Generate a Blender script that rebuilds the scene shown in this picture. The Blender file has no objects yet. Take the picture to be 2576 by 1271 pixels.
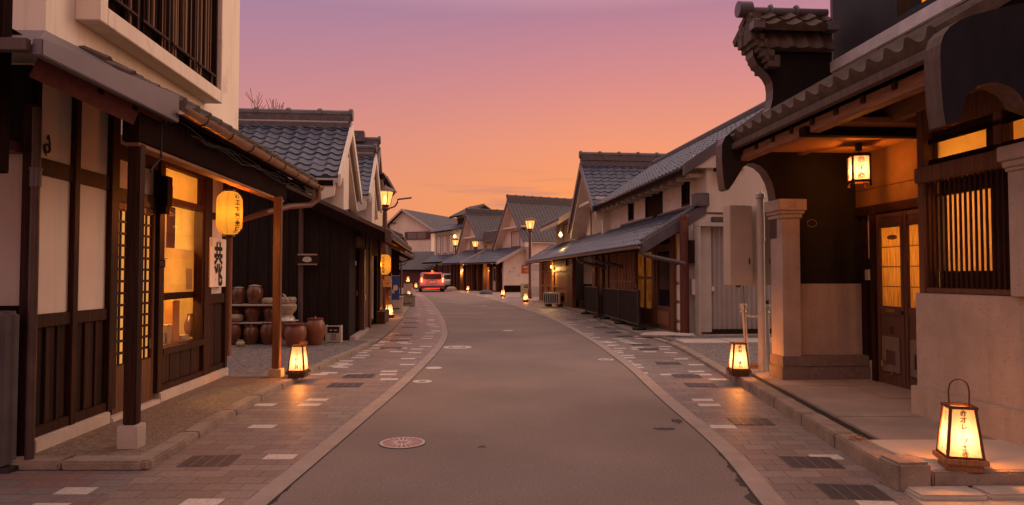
import bpy, bmesh, math, random
from mathutils import Vector
random.seed(11)
R = math.radians
sc = bpy.context.scene
COL = sc.collection

# ------------------------------------------------------------------ camera
FPX, CX, CY, H = 1717.0, 1287.5, 635.5, 1.35
TH = math.atan(57.5 / FPX)
CAM = Vector((0, 0, H))
cd = bpy.data.cameras.new('camera'); cam = bpy.data.objects.new('camera', cd); COL.objects.link(cam)
cam.location = CAM; cam.rotation_euler = (math.pi / 2 + TH, 0, 0)
cd.sensor_width = 36; cd.lens = 36 * FPX / 2575; cd.clip_end = 2000; cd.clip_start = 0.05
sc.camera = cam

def ray(x, y):
    a, b = (x - CX) / FPX, (CY - y) / FPX
    return Vector((a, math.cos(TH) - b * math.sin(TH), math.sin(TH) + b * math.cos(TH)))
def gp(x, y, z=0.0):                       # survey: point of the level z seen in direction (x, y)
    d = ray(x, y); return CAM + d * ((z - H) / d.z)
def at(x, y, Y):
    d = ray(x, y); return CAM + d * (Y / d.y)

# ------------------------------------------------------------------ frames: u along a facade, w out of it, z up
class Fac:
    def __init__(s, A, d, side):
        s.A = Vector((A.x, A.y, 0)); d = Vector((d[0], d[1], 0)); s.d = d.normalized()
        n = Vector((s.d.y, -s.d.x, 0)); s.n = n if n.x * side > 0 else -n
    def W(s, u, w, z): return s.A + s.d * u + s.n * w + Vector((0, 0, z))
    def px(s, x, y, w=0.0):                 # (u, z) on the plane w
        d = ray(x, y); t = (w - (CAM - s.A).dot(s.n)) / d.dot(s.n); p = CAM + d * t
        return (p - s.A).dot(s.d), p.z
    def u(s, x, y, w=0.0): return s.px(x, y, w)[0]
    def z(s, x, y, w=0.0): return s.px(x, y, w)[1]
    def pw(s, x, y, u):                     # (w, z) on the cross plane u
        d = ray(x, y); t = (u - (CAM - s.A).dot(s.d)) / d.dot(s.d); p = CAM + d * t
        return (p - s.A).dot(s.n), p.z
class World:
    def W(s, x, y, z): return Vector((x, y, z))
WORLD = World()
class Turned:                               # local frame at a point, turned about z
    def __init__(s, L, a=0):
        s.L = Vector(L); s.c, s.s = math.cos(a), math.sin(a)
    def W(s, x, y, z): return s.L + Vector((x * s.c - y * s.s, x * s.s + y * s.c, z))

# ------------------------------------------------------------------ materials
MATS = {}
def nt(name):
    m = bpy.data.materials.new(name); m.use_nodes = True; n = m.node_tree.nodes; n.clear()
    MATS[name] = m
    return m, n, m.node_tree.links
def node(n, t, **k):
    o = n.new(t)
    for a, v in k.items():
        if a.startswith('i_'):
            key = a[2:]; key = int(key) if key.isdigit() else key
            o.inputs[key].default_value = v
        else: setattr(o, a, v)
    return o
def c4(c): return (c[0], c[1], c[2], 1)
def M(name, c1, c2=None, scale=6, rough=.8, bump=.0, stretch=(1, 1, 1), detail=6, spec=.3, metal=0, dirt=None, bscale=None, lo=.35, hi=.65, streak=None):
    m, n, l = nt(name)
    c2 = c2 or tuple(x * .72 for x in c1)
    out = node(n, 'ShaderNodeOutputMaterial'); b = node(n, 'ShaderNodeBsdfPrincipled', i_Roughness=rough, i_Metallic=metal)
    b.inputs['Specular IOR Level'].default_value = spec
    tc = node(n, 'ShaderNodeTexCoord'); mp = node(n, 'ShaderNodeMapping'); mp.inputs['Scale'].default_value = stretch
    l.new(tc.outputs['Object'], mp.inputs['Vector'])
    no = node(n, 'ShaderNodeTexNoise', i_Scale=scale, i_Detail=detail, i_Roughness=.62)
    l.new(mp.outputs[0], no.inputs['Vector'])
    rp = node(n, 'ShaderNodeValToRGB'); e = rp.color_ramp.elements
    e[0].position, e[1].position = lo, hi; e[0].color, e[1].color = c4(c2), c4(c1)
    l.new(no.outputs[0], rp.inputs[0]); colr = rp.outputs[0]
    if dirt:
        dn = node(n, 'ShaderNodeTexNoise', i_Scale=dirt[1], i_Detail=8, i_Roughness=.7)
        l.new(tc.outputs['Object'], dn.inputs['Vector'])
        dr = node(n, 'ShaderNodeValToRGB'); de = dr.color_ramp.elements
        de[0].position, de[1].position = dirt[2], dirt[2] + (.18 if dirt[1] < 40 else .07); de[0].color, de[1].color = (0, 0, 0, 1), (1, 1, 1, 1)
        l.new(dn.outputs[0], dr.inputs[0])
        mx = node(n, 'ShaderNodeMix', data_type='RGBA'); mx.inputs[7].default_value = c4(dirt[0])
        l.new(dr.outputs[0], mx.inputs[0]); l.new(colr, mx.inputs[6]); colr = mx.outputs[2]
    if streak:                               # rain streaks and soot running down the wall
        sm = node(n, 'ShaderNodeMapping'); sm.inputs['Scale'].default_value = (5, 5, .35); l.new(tc.outputs['Object'], sm.inputs[0])
        sn = node(n, 'ShaderNodeTexNoise', i_Scale=2.2, i_Detail=7, i_Roughness=.7); l.new(sm.outputs[0], sn.inputs[0])
        sr = node(n, 'ShaderNodeMapRange'); sr.inputs[1].default_value, sr.inputs[2].default_value, sr.inputs[4].default_value = .52, .8, streak[1]; l.new(sn.outputs[0], sr.inputs[0])
        sx = node(n, 'ShaderNodeMix', data_type='RGBA'); sx.inputs[7].default_value = c4(streak[0]); l.new(sr.outputs[0], sx.inputs[0]); l.new(colr, sx.inputs[6]); colr = sx.outputs[2]
    l.new(colr, b.inputs['Base Color'])
    if bump:
        bn = no
        if bscale:
            bn = node(n, 'ShaderNodeTexNoise', i_Scale=bscale, i_Detail=5); l.new(mp.outputs[0], bn.inputs['Vector'])
        bp = node(n, 'ShaderNodeBump', i_Strength=bump, i_Distance=.02)
        l.new(bn.outputs[0], bp.inputs['Height']); l.new(bp.outputs[0], b.inputs['Normal'])
    l.new(b.outputs[0], out.inputs[0])
    return m
def E(name, c, s, c2=None, scale=3, stretch=(1, 1, 1)):
    m, n, l = nt(name); out = node(n, 'ShaderNodeOutputMaterial'); e = node(n, 'ShaderNodeEmission', i_Strength=s)
    e.inputs[0].default_value = c4(c)
    if c2:
        tc = node(n, 'ShaderNodeTexCoord'); mp = node(n, 'ShaderNodeMapping'); mp.inputs['Scale'].default_value = stretch
        no = node(n, 'ShaderNodeTexNoise', i_Scale=scale, i_Detail=4); l.new(tc.outputs['Object'], mp.inputs[0]); l.new(mp.outputs[0], no.inputs[0])
        rp = node(n, 'ShaderNodeValToRGB'); el = rp.color_ramp.elements; el[0].position, el[1].position = .35, .65
        el[0].color, el[1].color = c4(c2), c4(c); l.new(no.outputs[0], rp.inputs[0]); l.new(rp.outputs[0], e.inputs[0])
    l.new(e.outputs[0], out.inputs[0]); return m
def PAPER(name, c, trans, glow, tint):     # lantern paper: passes and spreads the light of the bulb inside
    m, n, l = nt(name); out = node(n, 'ShaderNodeOutputMaterial')
    tr = node(n, 'ShaderNodeBsdfTranslucent'); tr.inputs[0].default_value = c4(c)
    tp = node(n, 'ShaderNodeBsdfTransparent'); tp.inputs[0].default_value = c4(tint)
    mx = node(n, 'ShaderNodeMixShader'); mx.inputs[0].default_value = trans
    l.new(tr.outputs[0], mx.inputs[1]); l.new(tp.outputs[0], mx.inputs[2])
    em = node(n, 'ShaderNodeEmission', i_Strength=glow[3]); em.inputs[0].default_value = c4(glow)
    tc = node(n, 'ShaderNodeTexCoord'); no = node(n, 'ShaderNodeTexNoise', i_Scale=60, i_Detail=3); l.new(tc.outputs['Object'], no.inputs[0])
    mr = node(n, 'ShaderNodeMapRange'); mr.inputs[3].default_value = glow[3] * .8; mr.inputs[4].default_value = glow[3] * 1.2
    l.new(no.outputs[0], mr.inputs[0]); l.new(mr.outputs[0], em.inputs[1])
    ad = node(n, 'ShaderNodeAddShader'); l.new(mx.outputs[0], ad.inputs[0]); l.new(em.outputs[0], ad.inputs[1])
    l.new(ad.outputs[0], out.inputs[0]); return m
def GLASS(name, tint, refl=.12, rough=.03):
    m, n, l = nt(name); out = node(n, 'ShaderNodeOutputMaterial')
    tp = node(n, 'ShaderNodeBsdfTransparent'); tp.inputs[0].default_value = c4(tint)
    gl = node(n, 'ShaderNodeBsdfGlossy', i_Roughness=rough)
    fr = node(n, 'ShaderNodeLayerWeight', i_Blend=.5)
    pw = node(n, 'ShaderNodeMath', operation='POWER'); pw.inputs[1].default_value = 4; l.new(fr.outputs[1], pw.inputs[0])
    fm = node(n, 'ShaderNodeMath', operation='MULTIPLY_ADD'); fm.inputs[1].default_value = .45; fm.inputs[2].default_value = refl * .3; l.new(pw.outputs[0], fm.inputs[0])
    mx = node(n, 'ShaderNodeMixShader'); l.new(fm.outputs[0], mx.inputs[0]); l.new(tp.outputs[0], mx.inputs[1]); l.new(gl.outputs[0], mx.inputs[2])
    l.new(mx.outputs[0], out.inputs[0]); return m

GR = (14, 14, .7)                           # upright wood grain
M('wood_dark', (.02, .0085, .006), (.009, .0045, .004), 3.5, .85, .25, GR, spec=.03)
M('wood_brown', (.048, .018, .011), (.018, .0075, .005), 3.5, .6, .25, GR, spec=.12)
M('wood_board', (.055, .022, .014), (.009, .005, .004), 2.2, .6, .35, (16, 16, .5), spec=.12, lo=.3, hi=.72)
M('wood_post', (.15, .07, .038), (.09, .042, .025), 3, .55, .2, GR, spec=.12)
M('wood_warm', (.34, .17, .075), (.22, .105, .05), 3, .6, .15, GR, spec=.12)
M('wood_beam', (.3, .15, .08), (.19, .09, .05), 3, .65, .2, (1.5, 1.5, 12), spec=.12)
M('wood_red', (.13, .028, .02), (.08, .018, .014), 4, .45, .1, GR, spec=.5)
M('black_board', (.034, .021, .018), (.01, .007, .007), 3, .7, .45, (18, 18, .6), spec=.12, lo=.3, hi=.75)
M('black_wall', (.02, .018, .026), (.012, .011, .017), 2.5, .55, .08, (3, 3, .6), spec=.25, dirt=((.05, .045, .055), 22, .68))
M('dark_wall', (.02, .015, .013), (.013, .01, .009), 3, .75, .05, spec=.12)
M('plaster', (.76, .66, .56), (.65, .55, .46), .9, .9, .12, (1, 1, .5), 8, .15, streak=((.4, .33, .27), .55), dirt=((.5, .41, .34), 2.2, .57), bscale=70)
M('plaster_grey', (.52, .46, .42), (.44, .38, .35), 1.2, .9, .15, streak=((.28, .24, .21), .6), dirt=((.36, .3, .27), 3, .6), bscale=60)
M('plaster_cream', (.62, .5, .34), (.54, .42, .28), 1.2, .9, .1, bscale=60)
M('plaster_panel', (.66, .55, .47), (.58, .47, .39), .8, .85, .04, streak=((.44, .34, .27), .4), bscale=90)
M('plaster_orange', (.22, .115, .05), (.13, .068, .03), 1.6, .85, .1, bscale=60, dirt=((.22, .12, .06), 5, .62))
M('granite', (.44, .355, .29), (.35, .28, .235), 3, .85, .25, streak=((.24, .19, .15), .5), bscale=120, dirt=((.15, .115, .09), 70, .585))
M('granite_dark', (.22, .17, .145), (.15, .115, .1), 30, .85, .35, bscale=90)
M('stone_kerb', (.34, .26, .205), (.22, .165, .13), 5, .9, .5, bscale=70, dirt=((.12, .09, .075), 6, .63))
M('stone_pale', (.52, .44, .38), (.43, .36, .31), 4, .85, .3, bscale=80, dirt=((.28, .23, .2), 9, .64))
M('concrete', (.34, .27, .22), (.25, .195, .16), 1.6, .88, .25, bscale=90, dirt=((.17, .13, .105), 4, .6))
M('slab', (.5, .41, .34), (.43, .35, .29), 2.5, .85, .15, bscale=90, dirt=((.3, .24, .2), 14, .7))
M('dirt', (.29, .208, .152), (.16, .115, .083), 22, .95, .9, detail=10, bscale=60, dirt=((.33, .25, .19), 60, .66))
M('tile_grey', (.092, .1, .145), (.045, .05, .078), 6, rough=.38, bump=.08, streak=((.15, .13, .125), .5), spec=.4, dirt=((.16, .15, .17), 12, .66))
M('tile_dull', (.135, .118, .122), (.062, .056, .062), 9, .6, .4, spec=.4, lo=.3, hi=.7)
M('tile_brown', (.125, .09, .072), (.066, .048, .04), 8, .75, .35)
M('metal_grey', (.135, .12, .14), (.105, .092, .105), 2, .42, .04, spec=.5, metal=.2)
M('metal_pale', (.5, .45, .4), (.44, .39, .35), 3, .5, .05, spec=.5, dirt=((.36, .3, .25), 9, .68))
M('copper', (.3, .17, .1), (.2, .11, .07), 5, .42, .06, spec=.5, metal=.45)
M('pipe_dark', (.085, .05, .042), (.05, .03, .027), 5, .4, .06, spec=.5)
M('maroon', (.11, .024, .02), (.07, .016, .014), 14, .85, .15, dirt=((.2, .08, .07), 30, .72))
M('steel', (.5, .42, .32), (.42, .35, .27), 4, .32, .03, metal=.7)
M('black_metal', (.025, .023, .025), (.015, .014, .016), 6, .5, .1, spec=.5)
M('black_rubber', (.02, .02, .02), (.012, .012, .012), 9, .7)
M('jar_brown', (.19, .068, .034), (.09, .034, .02), 4, .24, .06, (1, 1, 2), spec=.6, lo=.28, hi=.7)
M('jar_red', (.26, .095, .05), (.17, .06, .034), 5, .4, .08, spec=.5)
M('jar_rim', (.22, .07, .045), None, 6, .3, spec=.6)
M('stoneware', (.42, .34, .25), (.27, .21, .15), 9, .6, .2)
M('porcelain', (.6, .56, .5), None, 9, .35, spec=.5)
M('pot_cream', (.55, .46, .24), None, 6, .45)
M('ink', (.012, .009, .008), None, 8, .8)
M('paper_white', (.7, .62, .56), (.63, .55, .5), 2, .9)
M('sign_orange', (.55, .12, .02), None, 5, .6)
M('banner_blue', (.035, .075, .34), (.025, .055, .26), 3, .75)
M('card', (.46, .3, .16), (.38, .25, .13), 5, .85)
M('white_paint', (.72, .7, .68), (.66, .64, .62), 3, .3, spec=.6)
M('mark_white', (.62, .58, .55), (.45, .41, .38), 30, .8, .2)
M('mark_red', (.4, .12, .11), (.33, .1, .092), 20, .75)
M('asphalt_patch', (.075, .059, .053), (.05, .04, .036), 40, .9, .4)
M('grate', (.052, .046, .05), (.035, .031, .035), 12, .5, .1, spec=.5)
M('grate_line', (.26, .23, .22), None, 9, .4, metal=.5)
M('brass', (.5, .3, .1), None, 8, .3, metal=.8)
M('stone_block', (.125, .11, .12), (.085, .075, .082), 5, .6, .3, dirt=((.3, .27, .26), 18, .72))
M('bark', (.09, .055, .045), None, 6, .9)
M('wire', (.03, .025, .022), None, 6, .8)
M('interior', (.42, .28, .12), (.3, .195, .085), 2, .9)
M('car_glass', (.03, .02, .025), None, 3, .1, spec=.6)
M('lacquer', (.07, .022, .016), (.05, .017, .013), 4, .35, spec=.5)
M('lamp_post', (.13, .04, .035), (.09, .03, .026), 5, .45, spec=.5)
GLASS('pane', (.93, .9, .86), .1)
GLASS('pane_dark', (.1, .08, .08), .3, .06)
PAPER('paper_floor', (.1, .07, .1), .36, (1, .45, .1, .3), (1, .62, .25))
PAPER('paper_round', (.013, .0074, .0017), .25, (1, .42, .045, .42), (1, .5, .1))
PAPER('lamp_glass', (.045, .03, .012), .5, (1, .5, .13, 1.0), (1, .7, .35))
E('glow_pane', (1, .46, .12), .72, (1, .34, .06), 4, (1, 1, .4))
E('glow_reed', (1, .3, .02), .8, (.72, .17, .008), 9, (7, 7, .5))
E('glow_cream', (1, .4, .12), .85, (1, .34, .085), 2)
E('glow_white', (1, .82, .5), 3.2)
E('glow_bulb', (1, .6, .2), 7)
E('tail_light', (1, .3, .11), 3.2)
E('beacon_red', (1, .14, .03), 2.6)
E('tail_red', (1, .05, .02), 1.2)
E('sign_red', (.9, .05, .06), .7)

# asphalt -----------------------------------------------------------
m, n, l = nt('asphalt')
out = node(n, 'ShaderNodeOutputMaterial'); b = node(n, 'ShaderNodeBsdfPrincipled', i_Roughness=.82); b.inputs['Specular IOR Level'].default_value = .3
tc = node(n, 'ShaderNodeTexCoord')
n1 = node(n, 'ShaderNodeTexNoise', i_Scale=.55, i_Detail=5); l.new(tc.outputs['Object'], n1.inputs[0])
n2 = node(n, 'ShaderNodeTexNoise', i_Scale=130, i_Detail=3); l.new(tc.outputs['Object'], n2.inputs[0])
r1 = node(n, 'ShaderNodeValToRGB'); e = r1.color_ramp.elements; e[0].position, e[1].position = .35, .65
e[0].color, e[1].color = (.2, .155, .138, 1), (.265, .203, .178, 1); l.new(n1.outputs[0], r1.inputs[0])
r2 = node(n, 'ShaderNodeValToRGB'); e = r2.color_ramp.elements; e[0].position, e[1].position = .34, .72
e[0].color, e[1].color = (.66, .66, .66, 1), (1.32, 1.29, 1.26, 1); l.new(n2.outputs[0], r2.inputs[0])
mx = node(n, 'ShaderNodeMix', data_type='RGBA', blend_type='MULTIPLY'); mx.inputs[0].default_value = 1
l.new(r1.outputs[0], mx.inputs[6]); l.new(r2.outputs[0], mx.inputs[7])
n3 = node(n, 'ShaderNodeTexNoise', i_Scale=48, i_Detail=2); l.new(tc.outputs['Object'], n3.inputs[0])
r3 = node(n, 'ShaderNodeValToRGB'); e = r3.color_ramp.elements; e[0].position, e[1].position = .3, .74; e[0].color, e[1].color = (.7, .7, .7, 1), (1.0, 1.0, 1.0, 1)
q = e.new(.4); q.color = (.97, .97, .97, 1); q = e.new(.66); q.color = (1.0, 1.0, 1.0, 1); e[-1].color = (1.75, 1.65, 1.55, 1); l.new(n3.outputs[0], r3.inputs[0])
m3 = node(n, 'ShaderNodeMix', data_type='RGBA', blend_type='MULTIPLY'); m3.inputs[0].default_value = 1; l.new(mx.outputs[2], m3.inputs[6]); l.new(r3.outputs[0], m3.inputs[7]); l.new(m3.outputs[2], b.inputs['Base Color'])
bp = node(n, 'ShaderNodeBump', i_Strength=.5, i_Distance=.01); l.new(n2.outputs[0], bp.inputs['Height']); l.new(bp.outputs[0], b.inputs['Normal'])
l.new(b.outputs[0], out.inputs[0])

# gravel ------------------------------------------------------------
m, n, l = nt('gravel')
out = node(n, 'ShaderNodeOutputMaterial'); b = node(n, 'ShaderNodeBsdfPrincipled', i_Roughness=.9)
tc = node(n, 'ShaderNodeTexCoord'); v = node(n, 'ShaderNodeTexVoronoi', i_Scale=34); l.new(tc.outputs['Object'], v.inputs['Vector'])
rp = node(n, 'ShaderNodeValToRGB'); e = rp.color_ramp.elements; e[0].position, e[1].position = .1, .95
e[0].color, e[1].color = (.1, .08, .075, 1), (.3, .25, .23, 1)
x = node(n, 'ShaderNodeSeparateColor'); l.new(v.outputs['Color'], x.inputs[0]); l.new(x.outputs[0], rp.inputs[0]); l.new(rp.outputs[0], b.inputs['Base Color'])
bp = node(n, 'ShaderNodeBump', i_Strength=1, i_Distance=.03, invert=True); l.new(v.outputs['Distance'], bp.inputs['Height']); l.new(bp.outputs[0], b.inputs['Normal'])
l.new(b.outputs[0], out.inputs[0])

# pavers: bond of small setts laid along the street, a pale one here and there ----
def PAVER(name, ca, cb, cc, bw, bh):
    m, n, l = nt(name); out = node(n, 'ShaderNodeOutputMaterial'); b = node(n, 'ShaderNodeBsdfPrincipled', i_Roughness=.52)
    b.inputs['Specular IOR Level'].default_value = .45
    uv = node(n, 'ShaderNodeUVMap', uv_map='UVMap'); s = node(n, 'ShaderNodeSeparateXYZ'); l.new(uv.outputs[0], s.inputs[0])
    def mt(op, a, c=None):
        o = node(n, 'ShaderNodeMath', operation=op)
        for k, q in ((0, a), (1, c)):
            if q is None: continue
            if isinstance(q, (int, float)): o.inputs[k].default_value = q
            else: l.new(q, o.inputs[k])
        return o.outputs[0]
    v = mt('DIVIDE', s.outputs[1], bh); row = mt('FLOOR', v)
    off = mt('MULTIPLY', mt('FLOORED_MODULO', row, 2), .5)
    rw = node(n, 'ShaderNodeTexWhiteNoise', noise_dimensions='1D'); l.new(row, rw.inputs['W'])
    u = mt('ADD', mt('ADD', mt('DIVIDE', s.outputs[0], bw), off), mt('MULTIPLY', rw.outputs[0], .25)); cl = mt('FLOOR', u)
    cb_ = node(n, 'ShaderNodeCombineXYZ'); l.new(cl, cb_.inputs[0]); l.new(row, cb_.inputs[1])
    wn = node(n, 'ShaderNodeTexWhiteNoise', noise_dimensions='2D'); l.new(cb_.outputs[0], wn.inputs['Vector'])
    rp = node(n, 'ShaderNodeValToRGB'); e = rp.color_ramp.elements; rp.color_ramp.interpolation = 'CONSTANT'
    e[0].position = 0; e[0].color = c4(ca)
    for p, c in ((.3, cb), (.55, tuple((a + d) / 2 for a, d in zip(ca, cb))), (.78, tuple(a * .88 for a in ca)), (.83, cc)):
        q = e.new(p); q.color = c4(c)
    e[-1].position = 1 if len(e) > 5 else e[-1].position
    l.new(mt('MINIMUM', wn.outputs['Value'], mt('ADD', .81, mt('MULTIPLY', mt('FLOORED_MODULO', cl, 2), .19))), rp.inputs[0])
    fu, fv = mt('FRACT', u), mt('FRACT', v)
    du = mt('MULTIPLY', mt('MINIMUM', fu, mt('SUBTRACT', 1, fu)), bw); dv = mt('MULTIPLY', mt('MINIMUM', fv, mt('SUBTRACT', 1, fv)), bh)
    dd = mt('MINIMUM', du, dv); mr = node(n, 'ShaderNodeMapRange', interpolation_type='SMOOTHSTEP')
    mr.inputs[1].default_value, mr.inputs[2].default_value = .001, .0045; l.new(dd, mr.inputs[0])
    mx = node(n, 'ShaderNodeMix', data_type='RGBA'); mx.inputs[6].default_value = (.07, .052, .045, 1)
    l.new(mr.outputs[0], mx.inputs[0]); l.new(rp.outputs[0], mx.inputs[7])
    tc = node(n, 'ShaderNodeTexCoord'); no = node(n, 'ShaderNodeTexNoise', i_Scale=40, i_Detail=6); l.new(tc.outputs['Object'], no.inputs[0])
    r2 = node(n, 'ShaderNodeValToRGB'); e2 = r2.color_ramp.elements; e2[0].position, e2[1].position = .3, .75
    e2[0].color, e2[1].color = (.72, .72, .72, 1), (1.15, 1.15, 1.15, 1); l.new(no.outputs[0], r2.inputs[0])
    m2 = node(n, 'ShaderNodeMix', data_type='RGBA', blend_type='MULTIPLY'); m2.inputs[0].default_value = 1
    l.new(mx.outputs[2], m2.inputs[6]); l.new(r2.outputs[0], m2.inputs[7]); l.new(m2.outputs[2], b.inputs['Base Color'])
    hh = mt('ADD', mr.outputs[0], mt('ADD', mt('MULTIPLY', wn.outputs['Value'], .35), mt('MULTIPLY', no.outputs[0], .3)))
    bp = node(n, 'ShaderNodeBump', i_Strength=.6, i_Distance=.004); l.new(hh, bp.inputs['Height']); l.new(bp.outputs[0], b.inputs['Normal'])
    l.new(b.outputs[0], out.inputs[0]); return m
PAVER('paver', (.25, .195, .172), (.2, .145, .128), (.6, .51, .45), .235, .146)
PAVER('paver_red', (.19, .155, .15), (.2, .118, .108), (.48, .42, .37), .225, .15)

# ------------------------------------------------------------------ mesh builder
OFF = {}
SPLIT = {'front_posts': 'front_post', 'eave_tile_ends': 'eave_tile_end', 'verge_boards': 'verge_board', 'gutter_brackets': 'gutter_bracket', 'bands': 'band', 'ridge_ornament': 'ridge_ornament',
         'rafters': 'rafter', 'posts': 'post', 'timber_posts': 'timber_post', 'ridge_rolls': 'ridge_roll', 'gable_trim': 'gable_trim', 'eave_blocks': 'eave_block', 'purlins': 'purlin', 'feet': 'foot',
         'back_boards': 'back_board', 'verge_plaster': 'verge_plaster', 'support': 'support', 'rims': 'rim', 'panes': 'pane', 'cables': 'cable', 'transom_bars': 'transom_bar', 'ribs': 'rib', 'pane_bars': 'pane_bar', 'rear_wall': 'rear_wall', 'end_post': 'end_post'}
class MB:
    def __init__(s, F=WORLD): s.F = F; s.v = []; s.f = []; s.mi = []; s.uv = None
    def P(s, p): s.v.append(s.F.W(*p)); return len(s.v) - 1
    def face(s, idx, mi=0): s.f.append(tuple(idx)); s.mi.append(mi)
    def box(s, a0, a1, b0, b1, c0, c1, mi=0):
        q = [s.P((a, b, c)) for c in (c0, c1) for b in (b0, b1) for a in (a0, a1)]
        for i in ((0, 2, 3, 1), (4, 5, 7, 6), (0, 1, 5, 4), (2, 6, 7, 3), (0, 4, 6, 2), (1, 3, 7, 5)): s.face([q[k] for k in i], mi)
        return s
    def hexa(s, lo, hi, mi=0):               # two quads (any eight corners)
        q = [s.P(p) for p in lo] + [s.P(p) for p in hi]
        for i in ((3, 2, 1, 0), (4, 5, 6, 7), (0, 1, 5, 4), (1, 2, 6, 5), (2, 3, 7, 6), (3, 0, 4, 7)): s.face([q[k] for k in i], mi)
        return s
    def prism(s, pts, t0, t1, axis, mi=0, mside=None):   # axis 'w': pts are (u,z); axis 'u': pts are (w,z); axis 'z': pts are (u,w)
        mk = {'w': lambda p, t: (p[0], t, p[1]), 'u': lambda p, t: (t, p[0], p[1]), 'z': lambda p, t: (p[0], p[1], t)}[axis]
        a = [s.P(mk(p, t0)) for p in pts]; c = [s.P(mk(p, t1)) for p in pts]; k = len(pts)
        s.face(a, mi); s.face(c[::-1], mi)
        for i in range(k): s.face((a[i], c[i], c[(i + 1) % k], a[(i + 1) % k]), mi if mside is None else mside)
        return s
    def tube(s, pts, r, n=8, mi=0):
        P = [s.F.W(*p) for p in pts]; rs = r if isinstance(r, (list, tuple)) else [r] * len(P); rings = []
        a = None
        for i, p in enumerate(P):
            t = (P[min(i + 1, len(P) - 1)] - P[max(i - 1, 0)]).normalized()
            a = t.cross(Vector((0, 0, 1)) if abs(t.z) < .9 else Vector((1, 0, 0))) if a is None else a - t * a.dot(t)
            a = a.normalized(); b2 = t.cross(a)
            ring = []
            for k in range(n):
                g = 2 * math.pi * k / n; s.v.append(p + (a * math.cos(g) + b2 * math.sin(g)) * rs[i]); ring.append(len(s.v) - 1)
            rings.append(ring)
        for i in range(len(rings) - 1):
            for k in range(n): s.face((rings[i][k], rings[i][(k + 1) % n], rings[i + 1][(k + 1) % n], rings[i + 1][k]), mi)
        s.face(rings[0][::-1], mi); s.face(rings[-1], mi); return s
    def lathe(s, x, y, prof, n=24, mi=0, sx=1, sy=1):
        rings = [[s.P((x + r * sx * math.cos(2 * math.pi * k / n), y + r * sy * math.sin(2 * math.pi * k / n), z)) for k in range(n)] for r, z in prof]
        for i in range(len(rings) - 1):
            for k in range(n): s.face((rings[i][k], rings[i][(k + 1) % n], rings[i + 1][(k + 1) % n], rings[i + 1][k]), mi)
        s.face(rings[0][::-1], mi); s.face(rings[-1], mi); return s
    def holes(s, u0, u1, w0, w1, z0, z1, hs, mi=0):      # a wall with openings
        zs = sorted({z0, z1} | {min(max(z, z0), z1) for h in hs for z in h[2:]})
        for za, zb in zip(zs, zs[1:]):
            if zb - za < 1e-4: continue
            cut = sorted((max(h[0], u0), min(h[1], u1)) for h in hs if h[2] < (za + zb) / 2 < h[3] and h[1] > u0 and h[0] < u1); x = u0
            for a, c in cut:
                if a > x + 1e-4: s.box(x, a, w0, w1, za, zb, mi)
                x = max(x, c)
            if u1 > x + 1e-4: s.box(x, u1, w0, w1, za, zb, mi)
        return s
    def build(s, name, mats, parent=None, **k):
        if name in SPLIT and parent is not None:
            return each(s, SPLIT[name], mats, parent, **k)[0]
        return s.build1(name, mats, parent, **k)
    def build1(s, name, mats, parent=None, smooth=False, bevel=0, loc=None, local=False, seg=2):
        L = Vector((0, 0, 0))
        if parent is not None and not local: L = OFF.get(parent.name, L)
        elif loc is not None: L = Vector(loc)
        me = bpy.data.meshes.new(name); me.from_pydata([tuple(p - L) for p in s.v], [], s.f); me.validate()
        mats = mats if isinstance(mats, (list, tuple)) else [mats]
        for q in mats: me.materials.append(MATS[q])
        if len(me.polygons) == len(s.mi):
            for p, i in zip(me.polygons, s.mi): p.material_index = i
        if s.uv:
            ul = me.uv_layers.new(name='UVMap')
            for p in me.polygons:
                for li in p.loop_indices: ul.data[li].uv = s.uv[me.loops[li].vertex_index]
        bm = bmesh.new(); bm.from_mesh(me)
        if not s.uv: bmesh.ops.recalc_face_normals(bm, faces=bm.faces)
        if bevel: bmesh.ops.bevel(bm, geom=list(bm.edges), offset=bevel, segments=seg, affect='EDGES', clamp_overlap=True)
        bm.to_mesh(me); bm.free()
        if smooth:
            me.polygons.foreach_set('use_smooth', [True] * len(me.polygons))
            me.set_sharp_from_angle(angle=R(smooth if smooth is not True else 40))
        o = bpy.data.objects.new(name, me); COL.objects.link(o)
        if parent is not None: o.parent = parent; OFF[o.name] = L
        else: o.location = L; OFF[o.name] = L
        return o
def each(mb, name, mats, parent, **k):       # every piece of the builder as a part of its own
    adj = {}
    par_ = list(range(len(mb.v)))
    def find(a):
        while par_[a] != a: par_[a] = par_[par_[a]]; a = par_[a]
        return a
    for f in mb.f:
        r = find(f[0])
        for q in f[1:]: par_[find(q)] = r
    for i, f in enumerate(mb.f): adj.setdefault(find(f[0]), []).append(i)
    out = []
    for fs in adj.values():
        m2 = MB(); mp = {}
        for i in fs:
            idx = []
            for q in mb.f[i]:
                if q not in mp: mp[q] = len(m2.v); m2.v.append(mb.v[q])
                idx.append(mp[q])
            m2.face(idx, mb.mi[i])
        out.append(m2.build1(name, mats, parent, **k))
    return out
def thing(name, label, cat, loc=(0, 0, 0), group=None, rz=0):
    o = bpy.data.objects.new(name, None); COL.objects.link(o); o.empty_display_size = .2
    o.location = loc; o.rotation_euler = (0, 0, rz); OFF[o.name] = Vector(loc)
    return tag(o, label, cat, group)
def tag(o, label, cat, group=None):
    o['label'] = label; o['category'] = cat
    if group: o['group'] = group
    return o
def struct(o): o['kind'] = 'structure'; return o
def base(F, u, w, z=0): return tuple(F.W(u, w, z))
def clone(o, parent=None, label=None):
    c = o.copy(); COL.objects.link(c)
    if parent is not None: c.parent = parent
    if label: c['label'] = label
    for ch in list(o.children): clone(ch, c)
    return c
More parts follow.
